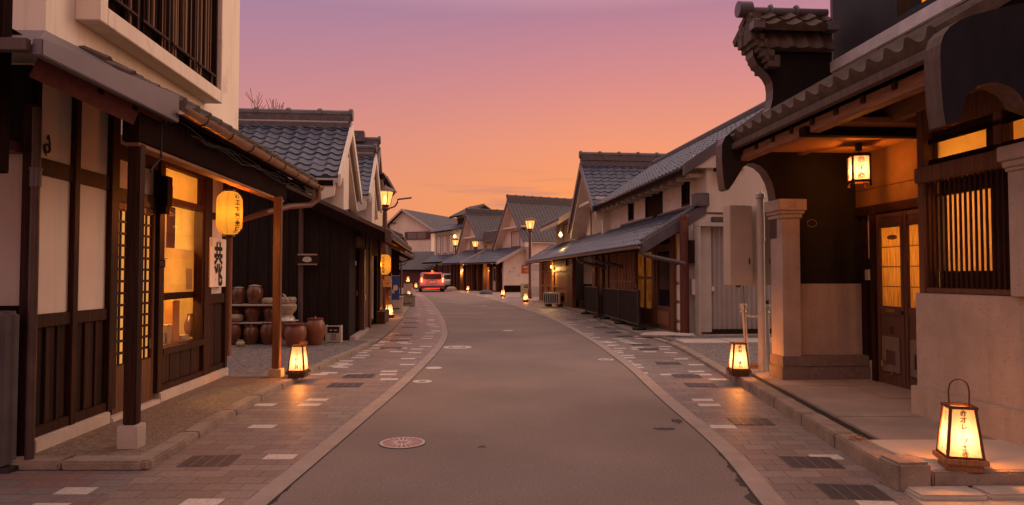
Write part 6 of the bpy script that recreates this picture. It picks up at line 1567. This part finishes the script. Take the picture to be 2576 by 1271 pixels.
jar(636, 785, DJ, m(40), m(42), 'round brown jar alone in the middle of the lower board', z=z2, lid=None, neck=.5)
jar(682, 785, DJ, m(38), m(42), 'round brown jar on the lower board beside the timber post', z=z2, lid=None, neck=.5)
yb = lambda y: gp(600, y, .046).y
jar(585, 835, 12.9, .31, .4, 'wide brown jar standing on the gravel at the house corner', z=z0, lid='rim')
jar(632, 835, 13.0, .29, .35, 'smaller dark brown jar on the gravel under the boards', z=z0, lid='rim', sh=.6)
jar(677, 832, 13.0, .33, .41, 'brown jar on the gravel left of the timber post', z=z0, lid='rim')
jar(700, 832, 13.1, .31, .4, 'brown jar on the gravel just right of the timber post', z=z0, lid='rim')
jar(743, 832, 12.55, .4, .43, 'large terracotta jar with wide red rim on the gravel', 'jar_red', 'rim', z0, neck=.86)
jar(793, 828, 12.9, .37, .5, 'tallest terracotta jar with knobbed lid on the gravel', 'jar_red', 'rim', z0, sh=.6)
def bowl(x, d, w, h, z, label, mat, name='bowl', handle=False):
    p = at(x, 700, d); F = Turned((p.x, p.y, z)); t = thing(name, label, 'bowl', (p.x, p.y, z)); r = w / 2
    MB(F).lathe(0, 0, [(r * .55, 0), (r * .85, h * .2), (r, h * .5), (r * .95, h * .8), (r * .8, h * .92), (r * .7, h)], 24).build('body', mat, t, smooth=True)
    if handle: mb = MB(F); mb.tube([(-r * .9, 0, h * .6), (-r * 1.25, 0, h * .85), (-r * 1.45, 0, h * .9)], [.02, .018, .022], 8); mb.build('handle', mat, t, smooth=True)
    return t
bowl(595, DJ - .12, m(36), m(20), z2, 'pale bowl with a stub handle on the lower board', 'stoneware', handle=True)
bowl(676, DJ, m(34), m(16), z1, 'pale covered bowl at the right end of the top board', 'stoneware')
t = bowl(607, 12.6, .16, .09, z0, 'small yellow pot with white blooms on the gravel between jars', 'pot_cream', 'flower_pot')
mb = MB(); p = at(607, 700, 12.6); rr = random.Random(4)
for k in range(26):
    a, q = rr.uniform(0, 6.28), rr.uniform(0, .07); c = Vector((p.x + q * math.cos(a), p.y + q * math.sin(a), z0 + .085 + rr.uniform(0, .03)))
    for j in range(3): b_ = rr.uniform(0, 6.28); i0 = len(mb.v); mb.v += [c, c + Vector((.02 * math.cos(b_), .02 * math.sin(b_), .012)), c + Vector((.02 * math.cos(b_ + .9), .02 * math.sin(b_ + .9), .014))]; mb.face((i0, i0 + 1, i0 + 2))
mb.build('blooms', 'porcelain', t)
# stacked ceramic ornament and white covered dish
p = at(722, 780, 12.95); F = Turned((p.x, p.y, 0)); t = thing('ornament', 'pale ceramic stack of knobbed vessels on a block beside the shelves', 'ornament', (p.x, p.y, .04))
MB(F).box(-.17, .17, -.14, .14, .04, .42).build('block', 'granite', t, bevel=.015)
MB(F).lathe(0, 0, [(.13, .421), (.15, .46), (.12, .5), (.15, .53), (.13, .57), (.1, .6), (.12, .64), (.17, .7), (.18, .78), (.15, .82), (.17, .85), (.15, .88), (.04, .9)], 24).build('vessels', 'stoneware', t, smooth=True)
mb = MB(F); rr = random.Random(12)
for k in range(9): a = k * .7; mb.lathe(.13 * math.cos(a), .1 * math.sin(a) - .02, [(.02, .84), (.05, .87), (.055, .9), (.03, .94)], 10)
mb.tube([(0, -.05, .9), (-.04, -.05, .97), (-.07, -.05, 1.0)], [.03, .025, .015], 8); mb.build('knobs', 'stoneware', t, smooth=True)
t = thing('covered_dish', 'white rimmed covered dish set on the wide terracotta jars', 'dish', (at(722, 800, 12.8).x, 12.8, .47)); F = Turned((at(722, 800, 12.8).x, 12.8, .466))
MB(F).lathe(0, 0, [(.1, 0), (.2, .03), (.21, .045), (.1, .05)], 26).build('dish', 'porcelain', t, smooth=True); MB(F).lathe(0, 0, [(.13, .051), (.11, .085), (.03, .1), (.03, .12), (.005, .125)], 22).build('lid', 'porcelain', t, smooth=True)
p = at(722, 800, 12.82); jar(722, 832, 12.95, .33, .41, 'brown jar carrying the white covered dish', z=z0, lid='rim')
# little framed board standing by the wall
p0, p1 = gp(820, 862, .046), gp(857, 862, .046); w_ = p1.x - p0.x
t = thing('small_sign', 'small pale standing board with dark picture panel and one brushed character by the black wall', 'sign', (p0.x + w_ / 2, p0.y, .046)); F = Turned((p0.x + w_ / 2, p0.y, .046))
mb = MB(F); mb.box(-w_ / 2, w_ / 2, -.02, .02, .02, .33); mb.box(-w_ / 2 - .01, -w_ / 2 + .015, -.03, .1, 0, .335); mb.box(w_ / 2 - .015, w_ / 2 + .01, -.03, .1, 0, .335); mb.build('board', 'stone_pale', t, bevel=.004)
MB(F).box(-w_ / 2 + .03, w_ / 2 - .03, -.026, -.0205, .19, .31).build('picture', 'dark_wall', t)
mb = MB(F)
for c_, r_ in ((-.045, .03), (.045, .034)): mb.prism([(c_ + r_ * math.cos(q), .25 + r_ * .6 * math.sin(q)) for q in [math.pi + i * .3142 for i in range(11)]], -.03, -.0265, 'w')
mb.build('cup_pictures', 'porcelain', t)
text('混', .14, F, lambda x, y, d: (x, -.0205 - d, .105 + y), 'ink', 'lettering', t)
# ================================================================== odds and ends along the black storehouse
p = gp(975, 800, .02); F = Turned((p.x - .12, p.y + .35, 0), .1)
t = thing('mail_box', 'grey metal letter box on a post beneath the smaller hanging lantern', 'letter box', (p.x - .1, p.y + .35, 0))
MB(F).box(-.17, .17, -.12, .12, .98, 1.22).build('box', 'metal_pale', t, bevel=.01); MB(F).box(.02, .1, -.126, -.1205, 1.08, 1.1).build('slot', 'black_metal', t); MB(F).box(-.02, .08, -.04, .04, .02, .979).build('post', 'wood_post', t); MB(F).box(-.05, .14, -.1, .05, 1.221, 1.33).build('papers', 'paper_white', t)
q = at(995, 720, 23.2); F = Turned((q.x, q.y, 0), -.05); t = thing('banner', 'tall blue banner with white patch hung by the letter box', 'banner', (q.x, q.y, .4))
MB(F).box(-.13, .13, -.004, .004, .52, 1.33).build('cloth', 'banner_blue', t); MB(F).tube([(-.15, 0, .02), (-.15, 0, 1.42)], .014, 8).build('pole', 'steel', t); MB(F).tube([(-.16, 0, 1.34), (.14, 0, 1.34)], .008, 6).build('crossbar', 'steel', t)
mb = MB(F); mb.prism([(.0 + .085 * math.cos(a), .93 + .1 * math.sin(a)) for a in [i * .5236 for i in range(12)]], -.007, -.0045, 'w'); mb.prism([(-.12, .74), (-.04, .74), (-.05, .86), (-.12, .88)], -.007, -.0045, 'w'); mb.build('patch', 'porcelain', t)
for i, (x, y, w, h, nm, mt_, lab) in enumerate(((992, 789, .45, .55, 'crate', 'metal_pale', 'pale grey storage crate behind the lantern at the black storehouse'), (1021, 770, .7, .42, 'planter', 'stoneware', 'pale stone planter with pebbles on the left pavement edge'))):
    p = gp(x, y, .02); F = Turned((p.x, p.y + .3, 0), .1); o = thing(nm, lab, nm, (p.x, p.y + .3, 0)); mb = MB(F); mb.box(-w / 2, w / 2, -.2, .25, .02, h); mb.box(-w / 2 - .03, w / 2 + .03, -.23, .28, h + .001, h + .05); mb.build('body', mt_, o, bevel=.012)
    MB(F).box(-w * .3, w * .3, -.236, -.2301, h * .3, h * .38).build('slot', 'grate', o)
    if i: 
        mb = MB(F); rr = random.Random(6)
        for k in range(14): mb.lathe(rr.uniform(-.3, .3), rr.uniform(-.2, .2), [(.03, h + .05), (.07, h + .08), (.05, h + .12), (.01, h + .13)], 8)
        mb.build('pebbles', 'stone_block', o, smooth=True)
# ================================================================== utility pole, guard rail
p = gp(1917, 934, .108); r_ = 9.6 / 1717 * p.y; t = thing('utility_pole', 'grey steel pole carrying two tall meter cabinets beside the granite pillar', 'pole', (p.x, p.y, .108)); F = Turned((p.x, p.y, .108), .12)
zp = lambda y: at(1900, y, p.y).z - .108; w1 = 1 / 1717 * p.y
MB(F).lathe(0, 0, [(r_ * 1.12, 0), (r_ * 1.12, .04), (r_, .041), (r_ * .93, zp(500))], 20).build('shaft', 'metal_pale', t, smooth=True)
mb = MB(F); mb.lathe(0, 0, [(r_ * 1.2, zp(499)), (r_ * 1.2, zp(489)), (r_ * .3, zp(480))], 20)
for y in (545, 605): mb.lathe(0, 0, [(r_ * 1.13, zp(y + 2)), (r_ * 1.13, zp(y - 2))], 20)
mb.lathe(0, 0, [(r_ * 1.06, zp(604)), (r_ * 1.06, zp(546))], 20); mb.build('bands', 'metal_pale', t, smooth=True)
for (a, b, nm) in ((-74, -15, 'l'), (-3, 40, 'r')):
    c = MB(F).box(a * w1, b * w1, r_ + .02, r_ + .24, zp(718), zp(516)).build('cabinet', 'ivory_metal', t, bevel=.008)
    MB(F).box(a * w1 + .04, b * w1 - .03, r_ + .012, r_ + .0195, zp(710), zp(525)).build('door', 'ivory_metal', c, bevel=.003)
    mb = MB(F); x = b * w1 - .06; mb.box(x, x + .016, r_ + .004, r_ + .0118, zp(665), zp(650)); mb.lathe((a + b) / 2 * w1, r_ + .13, [(.02, zp(724)), (.04, zp(718.3))], 10); mb.build('lock', 'black_metal', c)
mb = MB(F); mb.tube([(.09, r_ + .03, zp(720)), (.1, r_ + .03, zp(870))], .006, 6); mb.tube([(-.17, r_ + .1, zp(720)), (-.17, r_ + .06, zp(860)), (-.2, 0, .25), (-.22, -.02, .12)], .004, 6); mb.build('cables', 'wire', t)
MB(F).box(.07, .13, r_ + .0, r_ + .06, zp(778), zp(756)).build('switch_box', 'wood_red', t, bevel=.004)
MB(F).box(.06, .09, r_ + .0, r_ + .019, zp(588), zp(573)).build('socket', 'black_metal', t, bevel=.004)
g0, g1 = gp(1882, 928, .108), gp(1936, 932, .108); t = thing('guard_rail', 'low steel guard rail of two leaning posts and a drooping bar round the pole', 'rail', tuple((g0 + g1) / 2))
h0, h1 = at(1870, 770, g0.y).z, at(1929, 772, g1.y).z
for (g_, hx, hh) in ((g0, at(1869, 770, g0.y).x, h0), (g1, at(1927, 772, g1.y).x, h1)):
    o = MB(); o.tube([(g_.x, g_.y, .1), (hx, g_.y, hh - .06)], .026, 12); o.build('post', 'metal_pale', t, smooth=True)
    o = MB(); o.lathe(hx, g_.y, [(.03, hh - .1), (.045, hh - .08), (.03, hh - .05), (.05, hh - .02), (.05, hh + .02), (.035, hh + .03)], 16); o.build('finial', 'metal_pale', t, smooth=True)
a, b = Vector((at(1870, 790, g0.y).x, g0.y, h0 - .09)), Vector((at(1927, 785, g1.y).x, g1.y, h1 - .08))
MB().tube([tuple(a + (b - a) * s + Vector((0, 0, -.05 * (1 - (2 * s - 1) ** 4)))) for s in [i / 12 for i in range(13)]], .012, 8).build('bar', 'metal_pale', t, smooth=True)
p = gp(1895, 925, .112); o = MB(Turned((p.x, p.y, .108))).lathe(0, 0, [(.09, 0), (.085, .04), (.05, .07), (.01, .08)], 16).build('rubber_foot', 'wood_beam', loc=(p.x, p.y, .11), smooth=True); tag(o, 'low brown dome on the ground behind the pole lantern', 'dome')
p = gp(1835, 925, .112); 
MB().tube([(p.x + .02, p.y, .112)] * 1 + [(p.x + .03, p.y, .2)], .004, 5)
# twigs caught in the drain
p = gp(2165, 1107, .115); mb = MB(); rr = random.Random(9)
for k in range(6):
    a = rr.uniform(-.5, .5); l_ = rr.uniform(.025, .07); s = Vector((p.x + rr.uniform(-.05, .03), p.y + rr.uniform(-.03, .03), .112 + .004 * k)); mb.tube([tuple(s - Vector((l_ * math.cos(a), l_ * math.sin(a), 0))), tuple(s + Vector((0, 0, .012))), tuple(s + Vector((l_ * math.cos(a + .3), l_ * math.sin(a + .3), .004)))], [.004, .003, .002], 6)
tag(mb.build('twigs', 'wood_beam', loc=tuple(p), smooth=True), 'small bundle of dry twigs caught at the end of the drain slot', 'twigs')
# rock lying at the white pole corner, stone by the far post
def rock(x, y, a, b, h, label, seed, z=.03, mat='stone_pale'):
    p = gp(x, y, z); rr = random.Random(seed); mb = MB(Turned((p.x, p.y, z))); n = 14; rings = []
    for q, zz in ((1, 0), (1.02, .35), (.8, .8), (.3, 1)):
        rings.append([mb.P((a * q * (1 + rr.uniform(-.12, .12)) * math.cos(2 * math.pi * k / n), b * q * (1 + rr.uniform(-.12, .12)) * math.sin(2 * math.pi * k / n), h * zz)) for k in range(n)])
    for i in range(3):
        for k in range(n): mb.face((rings[i][k], rings[i][(k + 1) % n], rings[i + 1][(k + 1) % n], rings[i + 1][k]))
    mb.face(rings[0][::-1]); mb.face(rings[-1]); tag(mb.build('rock', mat, loc=tuple(p), smooth=50), label, 'rock')
rock(1660, 846, .42, .16, .1, 'long flat pale rock at the corner by the red pole', 1); rock(1708, 846, .35, .12, .07, 'flat pale rock right against the foot of the red pole', 2); rock(1760, 842, .6, .1, .06, 'low stone edging before the corrugated shed', 3)
rock(1222, 740, .48, .3, .3, 'dark flattish boulder before the shingled house', 4, .012, 'stone_block'); rock(1135, 731, .45, .3, .35, 'pale boulder by the lamp at the bend', 5, .012)
# orange sign by the street lamp, white notice
q = at(1321, 678, 40.9); t = thing('hanging_sign', 'orange square shop sign with white diamond projecting beside the red street lamp', 'sign', tuple(q)); F = Turned((q.x, q.y, q.z), .1)
MB(F).box(-.24, .36, -.03, .03, -.25, .25).build('board', 'sign_orange', t, bevel=.01)
mb = MB(F); mb.prism([(-.2, .13), (.02, .2), (.24, .13), (.02, .06)], -.034, -.0305, 'w'); mb.build('diamond', 'porcelain', t)
text('味', .24, F, lambda x, y, d: (.1 + x, -.031 - d, -.1 + y), 'porcelain', 'lettering', t)
MB(F).box(-.2, .95, -.02, .02, .251, .29).build('arm', 'wood_beam', t)
q = at(1346, 705, 41.5); o = MB(Turned((q.x, q.y, 0), .1)).box(-.25, .25, -.03, .03, .65, 1.6).build('notice_board', 'paper_white', loc=(q.x, q.y, 1), bevel=.01); tag(o, 'white notice panel between the red street lamp and the warm boarded bay', 'board')
q = at(1323, 740, 41.3); o = thing('yellow_box', 'yellow crate with dark slots behind the lantern at the red lamp', 'crate', (q.x, q.y, 0)); F = Turned((q.x, q.y, 0))
MB(F).box(-.32, .32, .0, .5, .012, .85).build('crate', 'pot_cream', o, bevel=.015); MB(F).box(-.12, .12, -.01, -.0005, .6, .68).build('slot', 'grate', o); MB(F).box(-.12, .12, -.01, -.0005, .74, .78).build('slot', 'grate', o)
q = at(1349, 745, 43.0); o = MB(Turned((q.x, q.y, 0))).box(-.4, .5, 0, .3, .012, 2.0).build('garden_wall', 'plaster_grey', loc=(q.x, q.y, 0)); tag(o, 'grey wall piece behind the red street lamp and notice panel', 'wall')
# ================================================================== vehicles
def van(x, Y, wd, hgt, ln, rz, label, paint, lights, name='van', beacon=False):
    p = at(x, 700, Y); t = thing(name, label, 'van', (p.x, p.y, 0), rz=0); F = Turned((p.x, p.y, 0), rz); h = wd / 2
    sec = [(-h * .97, .3), (-h, .62), (-h * .99, .95), (-h * .88, hgt - .12), (-h * .74, hgt - .01), (h * .74, hgt - .01), (h * .88, hgt - .12), (h * .99, .95), (h, .62), (h * .97, .3)]
    st = [(0, .96, .0), (.1, 1, .0), (ln * .6, 1, 0), (ln * .78, .98, -.1), (ln * .9, .95, -.55), (ln, .88, -.75)]
    mb = MB(F); rings = []
    for y, s, dz in st: rings.append([mb.P((a * s, y, b + (dz if b > 1.0 else 0) * ((b - .9) / (hgt - .9)) if b > .95 else b)) for a, b in sec])
    for i in range(len(rings) - 1):
        for k in range(len(sec)): mb.face((rings[i][k], rings[i][(k + 1) % len(sec)], rings[i + 1][(k + 1) % len(sec)], rings[i + 1][k]))
    mb.face(rings[0][::-1]); mb.face(rings[-1]); mb.build('body', paint, t, smooth=35, bevel=.02)
    g = [(-h * .66, 1.02 + (hgt - 1.6) * .5), (-h * .74, 1.1), (-h * .66, hgt - .16), (h * .66, hgt - .16), (h * .74, 1.1), (h * .66, 1.02 + (hgt - 1.6) * .5)]
    MB(F).prism(g, -.012, .004, 'w').build('rear_window', 'car_glass', t)
    for s in (-1, 1):
        MB(F).box(s * h * .995 - .01 if s > 0 else s * h * .995 - .004, s * h * .995 + .004 if s > 0 else s * h * .995 + .01, .6, ln * .72, 1.02, hgt - .2).build('side_window', 'car_glass', t)
        MB(F).box(s * h * .83 - .07, s * h * .83 + .07, -.02, .02, .78, 1.16).build('tail_lamp', lights, t, bevel=.012)
        MB(F).box(s * h * .83 - .07, s * h * .83 + .07, -.016, .02, .66, .775).build('reflector', 'tail_red', t, bevel=.008)
        for y in (.75, ln - .8):
            w = MB(F); w.tube([(s * h * .78, y, .3), (s * h * .99, y, .3)], .3, 20); w = w.build('wheel', 'black_rubber', t, smooth=40)
            MB(F).tube([(s * h * .985, y, .3), (s * h * 1.0, y, .3)], .18, 16).build('rim', 'steel', w)
    MB(F).box(-h * .98, h * .98, -.07, .05, .34, .5).build('bumper', 'grate' if paint == 'van_paint' else 'white_paint', t, bevel=.03)
    MB(F).box(-h * .6, h * .6, -.075, -.01, .25, .338).build('lower_bumper', 'tail_red', t, bevel=.01)  # no lamp: the red glow is put into its emissive material
    MB(F).box(-.2, .2, -.022, -.005, .74, .86).build('plate', 'paper_white', t)
    text('合', .11, F, lambda x_, y, d: (x_, -.006 - d, .97 + y), 'metal_grey', 'emblem', t)
    text('品', .1, F, lambda x_, y, d: (x_, -.0225 - d, .8 + y), 'ink', 'plate_mark', t)
    if beacon:
        MB(F).lathe(0, .15, [(.1, hgt - .01), (.1, hgt + .03)], 16).build('beacon_base', 'black_metal', t)
        b = MB(F); b.lathe(0, .15, [(.085, hgt + .031), (.085, hgt + .1), (.04, hgt + .14), (.005, hgt + .145)], 16); b.build('beacon', 'beacon_red', t, smooth=True)
        MB(F).box(-.1, .1, -.03, .01, hgt - .1, hgt - .05).build('brake_light', 'beacon_red', t)
    q = F.W(0, -.4, .9)
    for s in (-1, 1): lamp('tail_glow', F.W(s * h * .8, -.3, .95), 19 if beacon else 8, (1, .045, .018), .08, t)
    if beacon: lamp('beacon_glow', F.W(0, -.25, hgt + .25), 45, (1, .06, .02), .08, t)
    return t
van(1087, 55.5, 2.06, 1.62, 4.2, .16, 'white van with glowing tail lamps and beacon driving away', 'van_paint', 'tail_light', beacon=True)
def car(x, Y, rz, label):
    p = at(x, 700, Y); t = thing('parked_car', label, 'car', (p.x, p.y, 0)); F = Turned((p.x, p.y, 0), rz); h = .82
    mb = MB(F); prof = [(0, .3), (0, .8), (.25, .95), (.7, 1.5), (2.2, 1.52), (2.9, 1.0), (3.6, .9), (3.75, .6), (3.75, .3)]
    i0 = [mb.P((-h, y, z)) for y, z in prof]; i1 = [mb.P((h, y, z)) for y, z in prof]; mb.face(i0); mb.face(i1[::-1])
    for k in range(len(prof)): mb.face((i0[k], i1[k], i1[(k + 1) % len(prof)], i0[(k + 1) % len(prof)]))
    mb.build('body', 'white_paint', t, bevel=.06, seg=3, smooth=40)
    MB(F).hexa([(-h * .8, .27, .98), (h * .8, .27, .98), (h * .8, .29, .98), (-h * .8, .29, .98)], [(-h * .75, .62, 1.43), (h * .75, .62, 1.43), (h * .75, .66, 1.43), (-h * .75, .66, 1.43)]).build('rear_window', 'car_glass', t)
    for s in (-1, 1):
        MB(F).box(s * .72 - .08, s * .72 + .08, -.02, .05, .66, .86).build('tail_lamp', 'tail_red', t)
        for y in (.65, 3.0):
            w = MB(F); w.tube([(s * h * .8, y, .3), (s * (h + .01), y, .3)], .3, 18); w = w.build('wheel', 'black_rubber', t); MB(F).tube([(s * h, y, .3), (s * (h + .018), y, .3)], .17, 14).build('rim', 'steel', w)
    MB(F).box(-h, h, -.05, .05, .3, .48).build('bumper', 'grate', t, bevel=.02)
car(1123, 64, .35, 'white parked car half hidden behind the right side of the van')
# ================================================================== dusk sky and light
w = bpy.data.worlds.new('World'); sc.world = w; w.use_nodes = True
n, l = w.node_tree.nodes, w.node_tree.links; n.clear()
out = node(n, 'ShaderNodeOutputWorld'); tc = node(n, 'ShaderNodeTexCoord')
sep = node(n, 'ShaderNodeSeparateXYZ'); l.new(tc.outputs['Generated'], sep.inputs[0])
def ramp(st):
    r = node(n, 'ShaderNodeValToRGB'); e = r.color_ramp.elements
    e[0].position, e[0].color = st[0][0], c4(st[0][1]); e[1].position, e[1].color = st[-1][0], c4(st[-1][1])
    for p, c in st[1:-1]: q = e.new(p); q.color = c4(c)
    l.new(sep.outputs[2], r.inputs[0]); return r
west = ramp([(0, (.88, .26, .05)), (.05, (.92, .28, .055)), (.12, (.92, .3, .085)), (.19, (.83, .285, .15)), (.27, (.66, .24, .215)), (.36, (.46, .2, .27)), (.5, (.88, .58, .54)), (1, (1.1, .8, .72))])  # zenith above the view raised beyond a dusk tone, as added fill light
east = ramp([(0, (.66, .25, .15)), (.08, (.66, .26, .17)), (.2, (.56, .23, .215)), (.3, (.42, .21, .28)), (.38, (.31, .205, .33)), (.5, (.78, .54, .54)), (1, (1.1, .8, .72))])
mr = node(n, 'ShaderNodeMapRange'); mr.inputs[1].default_value, mr.inputs[2].default_value = -.55, .12
l.new(sep.outputs[0], mr.inputs[0])
mx = node(n, 'ShaderNodeMix', data_type='RGBA'); l.new(mr.outputs[0], mx.inputs[0]); l.new(east.outputs[0], mx.inputs[6]); l.new(west.outputs[0], mx.inputs[7])
# a few thin low clouds
mp = node(n, 'ShaderNodeMapping'); mp.inputs['Scale'].default_value = (5, 5, 55); mp.inputs['Location'].default_value = (.3, .0, .2); l.new(tc.outputs['Generated'], mp.inputs[0])
cn = node(n, 'ShaderNodeTexNoise', i_Scale=1.2, i_Detail=5); l.new(mp.outputs[0], cn.inputs[0])
cr = node(n, 'ShaderNodeValToRGB'); e = cr.color_ramp.elements; e[0].position, e[1].position = .52, .66; e[0].color, e[1].color = (0, 0, 0, 1), (.7, .7, .7, 1); l.new(cn.outputs[0], cr.inputs[0])
band = node(n, 'ShaderNodeValToRGB'); e = band.color_ramp.elements; e[0].position, e[1].position = .07, .16; e[0].color, e[1].color = (0, 0, 0, 1), (0, 0, 0, 1); q = e.new(.105); q.color = (1, 1, 1, 1); l.new(sep.outputs[2], band.inputs[0])
cm_ = node(n, 'ShaderNodeMath', operation='MULTIPLY'); l.new(cr.outputs[0], cm_.inputs[0]); l.new(band.outputs[0], cm_.inputs[1])
m2 = node(n, 'ShaderNodeMix', data_type='RGBA'); m2.inputs[7].default_value = (.5, .2, .17, 1); l.new(cm_.outputs[0], m2.inputs[0]); l.new(mx.outputs[2], m2.inputs[6])
bg = node(n, 'ShaderNodeBackground', i_Strength=SKY); l.new(m2.outputs[2], bg.inputs[0])
SUN_EL, SUN_AZ = R(16), R(62)
sky = node(n, 'ShaderNodeTexSky', sky_type='NISHITA'); sky.sun_disc = False; sky.sun_elevation = SUN_EL; sky.sun_rotation = SUN_AZ
bg2 = node(n, 'ShaderNodeBackground', i_Strength=.004); l.new(sky.outputs[0], bg2.inputs[0])
ad = node(n, 'ShaderNodeAddShader'); l.new(bg.outputs[0], ad.inputs[0]); l.new(bg2.outputs[0], ad.inputs[1]); l.new(ad.outputs[0], out.inputs[0])
sd_ = bpy.data.lights.new('sun', 'SUN'); sd_.energy = SUN_E; sd_.angle = R(50); sd_.color = (1, .66, .45)
so = bpy.data.objects.new('sun', sd_); COL.objects.link(so)
dv = Vector((math.sin(SUN_AZ) * math.cos(SUN_EL), math.cos(SUN_AZ) * math.cos(SUN_EL), math.sin(SUN_EL)))
so.rotation_euler = (-dv).to_track_quat('-Z', 'Y').to_euler()
vs = sc.view_settings; vs.view_transform = 'Standard'; vs.look = 'None'; vs.gamma = 1; vs.exposure = EXPO; vs.use_curve_mapping = False
sc.render.engine = 'CYCLES'; cy = sc.cycles
cy.use_denoising = True; cy.max_bounces = 8; cy.diffuse_bounces = 4; cy.glossy_bounces = 3; cy.transmission_bounces = 5; cy.transparent_max_bounces = 12
cy.caustics_reflective = False; cy.caustics_refractive = False; cy.sample_clamp_indirect = 4; cy.sample_clamp_direct = 0; cy.use_light_tree = True
